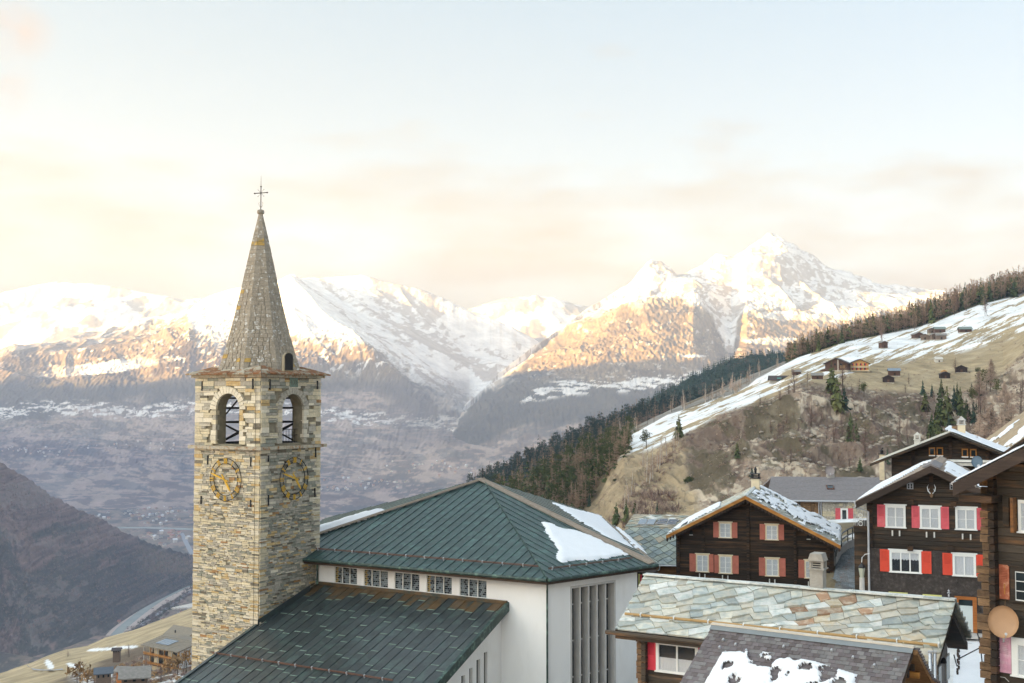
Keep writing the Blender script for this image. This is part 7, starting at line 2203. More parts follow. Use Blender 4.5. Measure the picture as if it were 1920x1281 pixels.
def bush(r, seed, n=90, mdl=0):
    rn = random.Random(seed); c = MB()
    for i in range(n):
        a = rn.uniform(0, 6.28); e = rn.uniform(.15, 1.5); L = r * rn.uniform(.6, 1.1)
        d = Vector((math.cos(a) * math.cos(e), math.sin(a) * math.cos(e), math.sin(e) * .8)) * L; b0 = Vector((rn.uniform(-.3, .3) * r, rn.uniform(-.3, .3) * r, -.1 * r))
        if mdl:
            q = d * .9; e1 = Vector((rn.gauss(0, 1), rn.gauss(0, 1), rn.gauss(0, 1))) * r * .13; e2 = Vector((rn.gauss(0, 1), rn.gauss(0, 1), rn.gauss(0, 1))) * r * .13
            c.add([q - e1, q + e1, q + e2], [(0, 1, 2)])
        else:
            nn2 = Vector((d.y, -d.x, 0)).normalized() * r * .03; c.add([b0 - nn2, b0 + nn2, b0 + d], [(0, 1, 2)])
    return c
def kit(name, variants, tm, cm):
    return [(v[0].mesh(name + '_trunk', tm), v[1].mesh(name + '_crown', cm)) for v in variants]
SPR = [kit('spruce', [conifer(1, .27, 10 + i, 11, 13, .45, .5), conifer(1, .23, 20 + i, 10, 12, .4, .5), conifer(1, .31, 30 + i, 10, 12, .35, .5)], BARK, NEED[i]) for i in range(3)]
PIN = kit('pine', [pinetree(1, .34, 5), pinetree(1, .30, 6), pinetree(1, .38, 7)], BARK, NEED[1])
LAR = kit('larch', [bare(1, .24, 40 + i, 70, .05, 6, .012, 1, .012) for i in range(3)], BARK, LARM)
BIR = kit('birch', [bare(1, .26, 50 + i, 80, 1.2, 8, .020, 2, .014) for i in range(3)], BIRCHB, TWIGP)
BAR = kit('bare_tree', [bare(1, .42, 60 + i, 60, .7, 8, .018, 2, .014) for i in range(3)], BARK, TWIG)
TAN = kit('tan_larch', [bare(1, .38, 70 + i, 190, .25, 10, .016, 1, .024) for i in range(2)], BARK, TWIGP)
def tree(kits, P, h, name, label, group, w_=1.0, rz=None):
    t, c = random.choice(kits)
    r_ = empty(name, P, random.uniform(0, 6.28) if rz is None else rz, label, 'tree', group)
    s = (h * w_, h * w_, h)
    link('trunk', t, r_, scale=s); link('crown', c, r_, scale=s)
    return r_
def scatter(sh_name, n, ok, seed):
    s = SHEETS[sh_name]; rg = np.random.RandomState(seed)
    m = ok(s['PX'], s['PY'], s['T']) & (s['PX'] > -60) & (s['PX'] < 1980)
    # even in the picture: each vertex stands for about the same area of it
    J = np.argwhere(m)
    if len(J) == 0: return []
    J = J[rg.randint(0, len(J), n)]
    return [(Vector((float(s['X'][j, i]) + rg.uniform(-.5, .5), float(s['Y'][j, i]), float(s['Z'][j, i]) - .15)), float(s['PX'][j, i]), float(s['PY'][j, i])) for j, i in J]
def forest(name, label, cat, pts, metric, protos, mats, seed=1):
    """many small trees joined into one mass; protos: list of (MB, material index)"""
    rg = np.random.RandomState(seed); V = []; Fc = []; Mi = []; off = 0
    pr = []
    for b, m in protos:
        v = np.array(b.v); f = [tuple(q) for q in b.f]
        f3 = []
        for q in f:
            for k in range(1, len(q) - 1): f3.append((q[0], q[k], q[k + 1]))
        pr.append((v, np.array(f3), m))
    for P in pts:
        p = P[0]; v, f, m = pr[rg.randint(len(pr))]
        h = metric(P) * (rg.uniform(.45, 1.0) if rg.rand() < .6 else rg.uniform(.9, 1.35)); a = rg.uniform(0, 6.28); c, s = math.cos(a), math.sin(a)
        w_ = h * rg.uniform(.85, 1.2)
        q = np.stack([(v[:, 0] * c - v[:, 1] * s) * w_ + p.x, (v[:, 0] * s + v[:, 1] * c) * w_ + p.y, v[:, 2] * h + p.z], -1)
        V.append(q); Fc.append(f + off); Mi.append(np.full(len(f), m)); off += len(v)
    V = np.concatenate(V); Fc = np.concatenate(Fc); Mi = np.concatenate(Mi)
    me = bpy.data.meshes.new(name)
    me.vertices.add(len(V)); me.vertices.foreach_set('co', V.ravel())
    me.loops.add(Fc.size); me.loops.foreach_set('vertex_index', Fc.ravel().astype(np.int32))
    me.polygons.add(len(Fc)); me.polygons.foreach_set('loop_start', np.arange(0, Fc.size, 3, dtype=np.int32)); me.polygons.foreach_set('loop_total', np.full(len(Fc), 3, dtype=np.int32))
    for q in mats: me.materials.append(q)
    me.polygons.foreach_set('material_index', Mi.astype(np.int32))
    me.update(calc_edges=True)
    return tag(link(name, me), label, cat, kind='stuff')
def lowcon(seed):
    return conifer(1, .30, seed, 5, 7, .4, .45, .06)[1]
def lowlar(seed):
    t, c = bare(1, .34, seed, 34, .15, 3, .02, 1, .05)
    c.v += []; b = len(c.v); c.v += t.v; c.f += [tuple(b + i for i in q) for q in t.f]; return c
LC = [(lowcon(i), 0) for i in range(3)]; LL = [(lowlar(90 + i), 1) for i in range(3)]
def lowpine(seed):
    t, c = pinetree(1, .30, seed); c.v = c.v[:]; return c
LP = [(lowpine(i), 0) for i in (95, 96)]
FM = [NEED[0], LARM, NEED[2]]
DKG = leafmat('far_pine_needles', (.042, .070, .060), (.055, .08, .055))
# wooded ridges: masses of trees
forest('forest', 'dark blue green pine forest covering the ridge behind the hamlet hill', 'forest', scatter('wooded_hill.middle', 3600, lambda x, y, T: (T > .55) & (T < 2.04), 1), lambda P: 12, LC, [DKG, LARM])
forest('forest', 'dark conifer forest on the lower ridge above the church roof apex', 'forest', scatter('wooded_hill.lower', 2600, lambda x, y, T: (T > .3) & (T < 2.04), 2), lambda P: 12 * (.7 + .6 * ((P[0].x * 7.3) % 1)), LC * 2 + LP + LL, [DKG, LARM])
forest('forest', 'brown bare larch wood along the skyline above the snowy meadows', 'forest', scatter('hillside', 1700, lambda x, y, T: (T > 2.1) & (T < 3.15) & (x > 1475), 3), lambda P: 12.5 + 2 * (P[1] > 1700), LL * 3 + LC, [NEED[0], LARM])
BL = [(bush(1, 400 + i, 16), 1) for i in range(3)]
forest('forest', 'purple brown leafless wood mixed with dark pines covering the steep spur on the left', 'forest', scatter('wooded_hill.left', 7500, lambda x, y, T: (T > .06) & (T < .96) & (x < 400), 21), lambda P: 9, BL + LC[:1] + BL[:1], [DKG, TWIG])
sp = scatter('hillside', 1500, lambda x, y, T: (T > .45) & (T < 3.0) & (x < 1180) & (y > 700) & (x > 870) & (y < ip(np.asarray(x, float), [(870, 1100), (1060, 985), (1130, 900), (1160, 860), (1180, 850)]) + 12), 4)
forest('forest', 'mixed wood of dark pines and brown larches on the slope behind the church roof', 'forest', sp[:1150], lambda P: 10.5, LC + LP + LL + LL[:2], [NEED[0], LARM])
# single trees of the mixed wood, the nearest ones
sp2 = sorted(sp[1150:], key=lambda q: -q[2])[:110]
for k, (P, x, y) in enumerate(sp2):
    q = random.random()
    if q < .55: tree(random.choice([SPR[0], SPR[1], PIN, PIN]), P, random.uniform(9, 14), 'pine_tree', 'dark green conifer at the lower edge of the mixed wood behind the church roof', 'dark conifers in the mixed wood behind the church')
    else: tree(LAR, P, random.uniform(10, 15), 'larch_tree', 'bare brown larch at the lower edge of the mixed wood behind the church roof', 'bare larches in the mixed wood behind the church')
# larches and pines standing along the crest above the meadow
for k, (P, x, y) in enumerate(scatter('hillside', 60, lambda x, y, T: (T > 1.98) & (T < 2.35) & (x > 1490), 5)):
    if k % 3: tree(LAR, P, random.uniform(13, 19), 'larch_tree', 'bare brown larch on the skyline above the snowy meadow', 'bare larches along the skyline above the meadow')
    else: tree(SPR[0], P, random.uniform(12, 18), 'spruce_tree', 'dark spruce on the skyline above the snowy meadow', 'dark spruces along the skyline above the meadow')
for k, (P, x, y) in enumerate(scatter('hillside', 34, lambda x, y, T: (T > 1.95) & (T < 2.6) & (x > 1130) & (x < 1430), 6)):
    tree(BIR if k % 2 else LAR, P, random.uniform(9, 14), 'birch_tree' if k % 2 else 'larch_tree', 'pale bare birch behind the upper edge of the snow striped meadow' if k % 2 else 'brown bare larch behind the upper edge of the snow striped meadow', 'bare trees behind the meadow edge')
# named trees of the steep face: (pixel x, foot y, height px, kind)
FACE = [(1156, 848, 75, 'L', 'tallest bare larch at the lower tip of the snowy meadow'), (1148, 850, 60, 'L', 'bare larch beside the tallest one at the meadow tip'),
        (1273, 822, 42, 'S', 'narrow dark spruce on the edge of the snow striped meadow'), (1212, 842, 36, 'P', 'small dark pine on the meadow edge above the birches'),
        (1560, 740, 58, 'S', 'tall green spruce below the yellow chalet'), (1571, 772, 62, 'S', 'green spruce standing just below the tall one under the yellow chalet'), (1583, 775, 48, 'S', 'shorter green spruce under the big brown barn'),
        (1619, 744, 28, 'P', 'lone round pine on the bank below the yellow chalet'), (1492, 742, 52, 'B', 'dead looking bare tree at the snowy end of the meadow'), (1578, 735, 60, 'B', 'slender bare tree beside the tall green spruce'),
        (1849, 735, 40, 'P', 'broad dark pine on the slope below the small dark barns'), (1764, 790, 62, 'S', 'spruce at the left end of the spruce group above the gable'), (1776, 795, 66, 'S', 'second spruce in the group above the gable'),
        (1790, 770, 44, 'S', 'upper spruce in the group right of the rock face'), (1802, 778, 48, 'S', 'spruce among the group above the chimney'), (1812, 790, 40, 'S', 'yellowish spruce at the right of the group above the chimney'),
        (1824, 760, 34, 'P', 'dark pine right behind the spruce group'), (1748, 820, 44, 'S', 'dark spruce above the wide log gable'), (1780, 830, 50, 'S', 'lowest spruce just above the wide log gable'), (1757, 815, 52, 'S', 'blue green spruce over the small white chimney'),
        (1835, 720, 30, 'P', 'pine beside the snow patch on the right'), (1868, 742, 30, 'P', 'small pine right of the broad dark one'), (1888, 808, 32, 'P', 'flat topped pine near the right edge of the slope'),
        (1860, 838, 76, 'T', 'large tan bare larch near the right edge'), (1895, 830, 70, 'T', 'second large tan bare larch at the right edge'), (1836, 830, 50, 'T', 'pale bare larch above the snowy gable roof'), (1912, 790, 60, 'B', 'thin bare tree at the right edge of the hillside'),
        (1838, 790, 72, 'B', 'tall dead trunk with few branches behind the tan larches'), (1596, 830, 52, 'S', 'spruce half way down the rock face'), (1606, 840, 44, 'S', 'lower spruce on the rock face'), (1620, 860, 60, 'B', 'slim bare tree on the rock face above the slate roof'),
        (1613, 884, 26, 'S', 'little spruce just above the long slate roof'), (1523, 800, 52, 'B', 'bare tree on the dark rocks left of the spruces'), (1382, 858, 30, 'S', 'small dark spruce in the rocky gully'), (1410, 895, 20, 'S', 'tiny spruce in the gully above the log house chimney'),
        (1293, 905, 17, 'U', 'round green bush on the dry grass slope'), (1153, 902, 8, 'U', 'tiny round green bush on the dry slope'), (1191, 965, 26, 'S', 'dark round conifer beside the church roof'), (1174, 980, 40, 'S', 'broad dark conifer right behind the snowy church roof'), (1155, 985, 40, 'S', 'dark conifer left of the broad one behind the church roof'),
        (1105, 950, 24, 'S', 'blue green conifer above the church roof snow'), (1232, 962, 20, 'S', 'small conifer above the solar panel roof'), (1690, 880, 26, 'P', 'pine above the roof with the white chimney'), (1664, 870, 30, 'S', 'spruce just above the dark chimney pipe'),
        (1704, 720, 20, 'B', 'small bare tree beside the barns on the terrace'), (1716, 905, 20, 'P', 'low pine behind the wide gable'), (1655, 640, 26, 'B', 'bare tree above the lone brown barn'), (1850, 592, 36, 'B', 'bare tree alone on the upper snowfield'), (1790, 700, 30, 'B', 'bare tree right of the orange roofed barn'),
        (1180, 945, 46, 'W', 'white birch pair on the dry grass slope'), (1186, 930, 48, 'W', 'white birch beside the pair on the dry slope'), (1172, 958, 40, 'W', 'pale birch low on the dry slope near the church roof'), (1192, 968, 34, 'W', 'leaning pale birch above the solar panel roof'),
        (1214, 905, 60, 'W', 'tall white birch in the dark gully row'), (1222, 898, 62, 'W', 'second white birch in the dark gully row'), (1233, 880, 52, 'W', 'third birch in the gully row'), (1240, 872, 48, 'W', 'birch near the top of the gully row'), (1206, 880, 42, 'W', 'left birch of the gully row'),
        (1252, 858, 44, 'W', 'birch below the narrow dark spruce'), (1272, 838, 40, 'W', 'birch right beside the narrow dark spruce'), (1264, 845, 36, 'W', 'small birch left of the narrow dark spruce'), (1388, 824, 26, 'W', 'pale birch above the rocky gully'),
        (1458, 690, 26, 'W', 'white birch on the skyline left of the low orange barn'), (1425, 760, 22, 'B', 'bare shrub tree on the lip of the meadow')]
KD = {'L': (LAR, 'larch_tree'), 'S': (SPR[0], 'spruce_tree'), 'P': (PIN, 'pine_tree'), 'B': (BAR, 'bare_tree'), 'T': (TAN, 'larch_tree'), 'W': (BIR, 'birch_tree')}
for x, y, hp_, k, lb in FACE:
    P = onhill('hillside', x, y, 0, 2.2) - Vector((0, 0, .3)); h = hp_ * P.y / F
    if k == 'U':
        r_ = empty('bush', P, 0, lb, 'bush'); link('foliage', bush(h * .75, x, 260, 1).mesh('foliage', NEED[0]), r_, loc=(0, 0, h * .1)); continue
    kk, nm = KD[k]
    if k == 'S': kk = SPR[(x // 3) % 3]
    tree(kk, P, h * 1.08, nm, lb, None, 1.0)
for k, (P, x, y) in enumerate(scatter('hillside', 95, lambda x, y, T: (T > .25) & (T < 1.0) & (x > 1440) & (y < 890), 15)):
    tree(BAR, P, random.uniform(4.5, 8.5), 'bare_tree', 'small leafless tree growing on the %s of the rocky hillside' % ('upper part' if y < 790 else 'lower part'), 'small leafless trees on the rocky hillside')
for k, (P, x, y) in enumerate(scatter('hillside', 26, lambda x, y, T: (T > .2) & (T < .97) & (x > 1730) & (x < 1860) & (y > 735) & (y < 850), 16)):
    tree(random.choice(SPR), P, random.uniform(6, 11), 'spruce_tree', 'spruce in the loose group on the right of the rocky hillside', 'spruces grouped on the right of the rocky hillside')
for k, (P, x, y) in enumerate(scatter('hillside', 16, lambda x, y, T: (T > .2) & (T < .97) & (x > 1835) & (y > 720) & (y < 860), 17)):
    tree(TAN, P, random.uniform(9, 14), 'larch_tree', 'pale tan leafless larch at the right edge of the hillside', 'pale larches at the right edge')
# scrub and shrubs on the rocky face, too many to count
SB = [(bush(1, i, 40), i % 2) for i in range(4)]
forest('scrub', 'brown leafless scrub and heath covering the rocky hillside', 'scrub', scatter('hillside', 2400, lambda x, y, T: (T > .2) & (T < 1.02) & (x > 1330), 8), lambda P: 1.5, SB, [TWIG, TWIGP])
forest('scrub', 'purple grey bare bushes in the gully of the dry slope', 'scrub', scatter('hillside', 420, lambda x, y, T: (T > .2) & (T < 1.0) & (np.abs(x - (1215 + (905 - y) * .75)) < 22) & (x < 1300), 9), lambda P: 2.4, SB, [TWIG, TWIGP])
forest('scrub', 'low tufts of scrub dotted over the dry grass slope', 'scrub', scatter('hillside', 1600, lambda x, y, T: (T > .2) & (T < 1.0) & (x > 1120) & (x < 1400), 10), lambda P: .8, SB, [TWIG, TWIGP])
forest('scrub', 'pale bare bushes on the foot of the slope above the solar panel roof', 'scrub', scatter('hillside', 220, lambda x, y, T: (T > .1) & (T < .9) & (x > 1180) & (x < 1270) & (y > 925), 11), lambda P: 4.2, SB, [TWIGP, TWIG])
forest('scrub', 'hedges and shrubs around the barns of the terrace', 'scrub', scatter('hillside', 200, lambda x, y, T: (T > .97) & (T < 1.5) & (x > 1560), 12), lambda P: 1.4, SB, [TWIG, TWIGP])
# rocks on the face
rk_ = mat('outcrop_rock', (.36, .31, .25), .95, .25, .8, bump=.6, col2=(.2, .17, .14), c2=(.45, .6), s2=.4, obvar=.2)
def rock(seed):
    rn = random.Random(seed); b = MB(); bm_ = bmesh.new(); bmesh.ops.create_icosphere(bm_, subdivisions=1, radius=1)
    for v in bm_.verts: v.co *= rn.uniform(.6, 1.25)
    for v in bm_.verts: v.co.z *= .7
    bm_.verts.ensure_lookup_table(); b.add([v.co.copy() for v in bm_.verts], [tuple(v.index for v in f.verts) for f in bm_.faces]); bm_.free(); return b
forest('rocks', 'broken grey and tan rocks scattered over the steep hillside', 'rocks', scatter('hillside', 900, lambda x, y, T: (T > .2) & (T < .98) & (x > 1360), 13), lambda P: 1.3, [(rock(i), 0) for i in range(5)], [rk_])
# ---------------------------------------------------------------- barns of the hamlet
BW = [mat('black_barn_wood', (.035, .024, .020), .85, .2, 2, stretch=(1, 1, 4), bump=.3), mat('brown_barn_wood', (.10, .055, .038), .85, .2, 2, stretch=(1, 1, 4), bump=.3), mat('pale_barn_wood', (.17, .125, .095), .85, .2, 2, stretch=(1, 1, 4), bump=.3)]
BR = [mat('barn_slab_roof', (.24, .225, .21), .85, .2, 1.5, bump=.3), mat('barn_blue_roof', (.22, .27, .33), .7, .1, 1.5), mat('barn_dark_roof', (.07, .06, .06), .85, .2, 1.5), mat('barn_green_roof', (.20, .24, .22), .7, .1, 1.5)]
def barn(x, y, wpx_, hpx, az_, wm, rm, label, cat='barn', side=.8, base=True, wins=(), extra=None, face='gable'):
    """x, y: pixel of the foot centre; gable faces the camera"""
    P = onhill('hillside', x, y, .9, 2.1); k = P.y / F
    W, H = wpx_ * k, hpx * k; hr = W * .22; D = W * side
    r_ = empty('barn' if cat == 'barn' else 'chalet', P - Vector((0, 0, .4)), math.pi / 2 - R(az_), label, cat)
    H += .4
    b = MB()
    if face == 'gable':
        b.prism([(-W / 2, 0, -1), (W / 2, 0, -1), (W / 2, 0, H - hr), (0, 0, H), (-W / 2, 0, H - hr)], (0, D, 0)); b.build('wall', wm, r_)
        o = W * .10
        for s in (-1, 1):
            b = MB(); b.hexa([(0, -o, H), (s * (W / 2 + o), -o, H - hr - o * .44), (s * (W / 2 + o), D + o, H - hr - o * .44), (0, D + o, H), (0, -o, H + .22), (s * (W / 2 + o), -o, H - hr - o * .44 + .22), (s * (W / 2 + o), D + o, H - hr - o * .44 + .22), (0, D + o, H + .22)]); b.build('roof', rm, r_)
    else:
        b.prism([(-W / 2, 0, -1), (-W / 2, 0, H - hr), (-W / 2, D / 2, H), (-W / 2, D, H - hr), (-W / 2, D, -1)], (W, 0, 0)); b.build('wall', wm, r_)
        o = W * .08
        for s in (0, 1):
            y0_, y1_ = (-o, D / 2) if s == 0 else (D + o, D / 2)
            b = MB(); zz0 = H - hr - .1; b.hexa([(-W / 2 - o, y0_, zz0), (W / 2 + o, y0_, zz0), (W / 2 + o, y1_, H), (-W / 2 - o, y1_, H), (-W / 2 - o, y0_, zz0 + .22), (W / 2 + o, y0_, zz0 + .22), (W / 2 + o, y1_, H + .22), (-W / 2 - o, y1_, H + .22)]); b.build('roof', rm, r_)
    if base: b = MB(); b.box(-W / 2 - .1, W / 2 + .1, -.08, D, -1.2, H * .16); b.build('stone_base', STW, r_)
    if not wins: b = MB(); b.box(-W * .08, W * .1, -.10, 0, H * .17, H * .5); b.build('door', BW[0] if wm is not BW[0] else BW[1], r_)
    for (u, v, ww, hh, m) in wins:
        b = MB(); b.box(-W / 2 + u * W, -W / 2 + (u + ww) * W, -.12, 0, v * H, (v + hh) * H); b.build('window', m, r_)
    return r_
GD = M['glass_dark']
BARNS = [(1659, 654, 13, 14, 75, BW[1], BR[0], 'lone small brown barn on the snowy meadow'), (1724, 635, 17, 12, 80, BW[1], BR[0], 'brown barn at the left of the upper barn cluster'), (1735, 638, 16, 12, 115, BW[2], BR[0], 'barn with grey slab roof in front of the upper cluster'),
         (1748, 625, 12, 10, 90, BW[2], BR[0], 'small barn behind in the upper barn cluster'), (1763, 625, 19, 12, 98, BW[1], BR[3], 'long barn at the back of the upper cluster'), (1753, 638, 12, 13, 85, BW[2], BR[0], 'pale weathered barn low in the upper cluster'), (1765, 638, 18, 13, 100, BW[2], BR[0], 'weathered barn at the right of the upper cluster'),
         (1811, 624, 21, 11, 96, BW[1], BR[3], 'dark barn alone right of the upper cluster'), (1678, 706, 20, 15, 100, BW[1], BR[1], 'brown barn with pale blue roof right of the yellow chalet'), (1665, 718, 20, 14, 112, BW[0], BR[2], 'black barn standing lower below the blue roofed one'),
         (1773, 710, 17, 13, 95, BW[0], BR[2], 'small black barn with an orange roof piece behind it'), (1803, 700, 21, 14, 112, BW[0], BR[2], 'black barn with pale roof edge right on the terrace'), (1494, 704, 15, 10, 95, BW[1], BR[0], 'little barn above the low orange shed'), (1533, 712, 20, 12, 102, BW[1], BR[0], 'slab roofed barn on stilts in the snow below the big barn')]
for i, (x, y, w_, h_, a_, wm, rm, lb) in enumerate(BARNS): barn(x, y, w_, h_, a_, wm, rm, lb, face='eave' if i in (4, 7, 8, 12, 13, 6) else 'gable')
bb = barn(1568, 697, 41, 25, 118, BW[1], BR[2], 'big brown barn with wide gable next to the yellow chalet', side=.7, wins=[(.56, .1, .05, .8, mat('pale_mast', (.5, .45, .4))), (.68, .28, .22, .22, LEND), (.68, .5, .1, .12, GD), (.42, .5, .06, .14, GD)])
b = MB(); b.prism([(-9, -.5, 0), (-3.2, -.5, 0), (-3.2, -.5, 3.2), (-9, -.5, .9)], (0, 4, 0)); b.build('lean_to', BW[1], bb)
yw = mat('yellow_chalet_wood', (.62, .36, .14), .8, .12, 2, stretch=(1, 1, 4)); rw = []
for r_i in range(2):
    for c_i in range(4): rw += [(.06 + c_i * .23, .22 + r_i * .33, .07, .16, GD), (.13 + c_i * .23, .22 + r_i * .33, .05, .16, RED)]
yc = barn(1612, 698, 33, 24, 97, yw, BR[2], 'bright yellow wooden chalet with red shutters and white balconies', 'chalet', .8, wins=rw)
k_ = yc.location.y / F
for v_ in (.50, .80): b = MB(); b.box(-33 * k_ / 2 - .3, 33 * k_ / 2 + .3, -1.1, -.12, 24 * k_ * (v_ - .38), 24 * k_ * (v_ - .30)); b.build('balcony', M['cream_paint'], yc)
ls = barn(1463, 714, 36, 9, 95, ORW, BR[2], 'low orange timber shed with turquoise sheeting at the left end of the hamlet', 'shed', .4, face='eave', wins=[(.35, .1, .2, .6, mat('turquoise_sheet', (.10, .30, .30), .5, .05, 2)), (.6, .1, .2, .6, GD)])
ws_ = barn(1761, 680, 13, 9, 95, SKINM, SKINM, 'small white shed on the bank between the barns', 'shed', .8, face='eave', base=False)
og = barn(1771, 700, 9, 6, 95, yw, yw, 'tiny orange hut peeping over the small black barn', 'hut', .8, base=False)
# ---------------------------------------------------------------- tiny things in the far valley
def mini(seed):
    rn = random.Random(seed); b = MB(); W, D, H = 12, 10, rn.uniform(5, 8)
    b.prism([(-W / 2, -D / 2, -4), (W / 2, -D / 2, -4), (W / 2, -D / 2, H), (0, -D / 2, H + 3), (-W / 2, -D / 2, H)], (0, D, 0), 0)
    for s in (-1, 1): b.hexa([(0, -D / 2 - 1, H + 3), (s * (W / 2 + 1), -D / 2 - 1, H - .4), (s * (W / 2 + 1), D / 2 + 1, H - .4), (0, D / 2 + 1, H + 3), (0, -D / 2 - 1, H + 3.5), (s * (W / 2 + 1), -D / 2 - 1, H + .1), (s * (W / 2 + 1), D / 2 + 1, H + .1), (0, D / 2 + 1, H + 3.5)], 1)
    return b
WL = mat('pale_plaster', (.62, .58, .53), .8, .1, .1); WP = mat('tan_plaster', (.55, .42, .33), .8, .1, .1)
RF = [mat('red_tile', (.33, .15, .11), .8, .1, .1), mat('grey_tile', (.22, .21, .21), .8, .1, .1), mat('snowy_roof', (.72, .72, .74), .7, .05, .1)]
MINI = [mini(i).mesh('far_house', [WL if i % 3 else WP, RF[i % 3]]) for i in range(6)]
def hamlet(shn, cx_, cy_, rx, ry, n, label, group, sc=1.0, tmin=0, tmax=99):
    for k in range(n):
        x, y = random.gauss(cx_, rx), random.gauss(cy_, ry)
        if shn: P = onhill(shn, x, y, tmin, tmax)
        else: P = hitz(x, max(y, 935), FL)
        o = link('far_house', random.choice(MINI), None, P, (0, 0, random.uniform(0, 3)), (sc * random.uniform(.7, 1.3),) * 3)
        tag(o, label, 'house', group)
hamlet('mountain_range.left', 60, 846, 45, 5, 30, 'tiny pale house in the hillside village left of the tower', 'houses of the hillside village left of the tower', .9, 0, 3)
hamlet('mountain_range.left', 230, 838, 55, 5, 26, 'tiny house scattered on the terraces beside the tower', 'houses on the terraces beside the tower', .8, 0, 3)
hamlet('mountain_range.left', 690, 905, 38, 4, 24, 'tiny house of the village just right of the tower', 'houses of the village right of the tower', 1.0, 0, 3)
hamlet('mountain_range.left', 840, 878, 50, 9, 34, 'tiny house in the village above the church roof', 'houses of the village above the church roof', 1.0, 0, 3)
hamlet('mountain_range.left', 640, 918, 26, 3, 14, 'tiny white house low behind the tower', 'houses low behind the tower', 1.0, 0, 3)
hamlet(None, 280, 965, 48, 9, 60, 'tiny house in the town on the valley floor', 'houses of the town on the valley floor', 1.25)
hamlet(None, 310, 1010, 30, 8, 22, 'tiny building by the road on the valley floor', 'buildings by the valley road', 1.5)
hamlet(None, 345, 1160, 14, 9, 9, 'small house near the greenhouses in the valley', 'small houses near the greenhouses', .9)
hamlet(None, 262, 1125, 8, 3, 3, 'small building at the foot of the wooded spur by the river', 'buildings at the foot of the spur', 1.3)
hamlet(None, 220, 1168, 4, 2, 2, 'white building by the railway at the foot of the spur', 'white buildings by the railway', 1.0)
def ribbon(name, pts, wid, m, dz_, kind='structure'):
    b = MB(); Q = [hitz(x, y, FL) for x, y in pts]; v = []
    for i, q in enumerate(Q):
        d = (Q[min(i + 1, len(Q) - 1)] - Q[max(i - 1, 0)]); d = Vector((-d.y, d.x, 0)).normalized() * wid / 2
        v += [q - d + Vector((0, 0, dz_)), q + d + Vector((0, 0, dz_))]
    b.add(v, [(2 * i, 2 * i + 1, 2 * i + 3, 2 * i + 2) for i in range(len(Q) - 1)]); o = b.build(name, m, None); tag(o, kind=kind); return o
WAT = mat('river_water', (.40, .44, .42), .25, .08, .02, bump=0); GRV = mat('river_gravel', (.52, .43, .38), .9, .1, .02)
ribbon('riverbank', [(218, 1192), (231, 1178), (255, 1159), (283, 1138), (310, 1124), (335, 1110), (380, 1088)], 62, GRV, .6)
ribbon('river', [(216, 1192), (229, 1178), (252, 1159), (281, 1137), (306, 1121), (335, 1107), (380, 1086)], 30, WAT, 1.0)
ribbon('road', [(262, 1175), (288, 1156), (318, 1138), (345, 1118), (380, 1098)], 16, mat('valley_road', (.30, .31, .34), .9, .05, .02), 1.2)
ribbon('river', [(190, 990), (280, 990), (360, 993), (420, 996)], 70, WAT, 1.0)
ribbon('road', [(340, 1000), (346, 1012), (354, 1028), (364, 1046)], 22, bpy.data.materials['valley_road'], 1.6)
for k in range(5):
    P = hitz(323 + k * 6.6, 1143 - k * .3, FL); b = MB()
    b.prism([(-7, 0, 0), (7, 0, 0), (7, 0, 4), (0, 0, 7), (-7, 0, 4)], (0, 90, 0)); o = b.build('greenhouse', mat('greenhouse_film', (.75, .68, .60), .5, .03, .1) if k == 0 else bpy.data.materials['greenhouse_film'], None, loc=P, rot=(0, 0, -.5)); tag(o, 'long pale greenhouse tunnel on the valley floor beside the tower', 'greenhouse', 'greenhouse tunnels in the valley')
forest('riverside_trees', 'bare riverside woods along the river in the valley', 'trees', [(hitz(random.gauss(235 + t * 1.2, 5), 1196 - t * .85 + random.gauss(0, 4), FL), 0, 0) for t in np.random.RandomState(4).uniform(0, 115, 420)], lambda P: 13, SB, [TWIG, NEED[0]])
# ---------------------------------------------------------------- houses below the church, left edge
def at(x, y, d): return pix(x, y, d)
Q0, Q3 = at(263, 1209, 420), None
zE = Q0.z; Q1 = hitz(334, 1223, zE); azM = azof(Q1 - Q0)
O = Q0 + dirv(azM) * .9 + dirv(azM - 90) * 1.3
fr = Fr((O.x, O.y, 0), azM); zb_ = zE - 7.5
mh = empty('modern_chalet', (O.x, O.y, 0), fr.rz, 'modern chalet with brown grey roof, solar panels and glazed balconies below the tower', 'house')
lq = [fr.loc(p) for p in (Q0, Q1)]
rb = fr.loc(at(290, 1187, 431)); rdz = rb.z; ry = rb.y; W = lq[1].x - lq[0].x
ROOFM = mat('brown_grey_tile', (.235, .205, .165), .85, .1, 1, bump=.4, stretch=(1, 1, 1))
for s in (0, 1):
    y0_, y1_ = (lq[0].y, ry) if s == 0 else (2 * ry - lq[0].y, ry)
    b = MB(); b.hexa([(lq[0].x, y0_, zE - .3), (lq[1].x, y0_, zE - .3), (lq[1].x, y1_, rdz - .3), (lq[0].x, y1_, rdz - .3), (lq[0].x, y0_, zE), (lq[1].x, y0_, zE), (lq[1].x, y1_, rdz), (lq[0].x, y1_, rdz)]); b.build('roof_slope', ROOFM, mh)
pfM = PF((lq[0].x, lq[0].y, zE), (1, 0, 0), (0, ry - lq[0].y, rdz - zE)); LM = math.hypot(ry - lq[0].y, rdz - zE)
for j in range(9):
    b = MB(); slab_mb(b, pfM, [(0, j * LM / 9), (W, j * LM / 9), (W, (j + 1) * LM / 9 - .03), (0, (j + 1) * LM / 9 - .03)], .0, .06, .10); b.build('tile_course', ROOFM, mh)
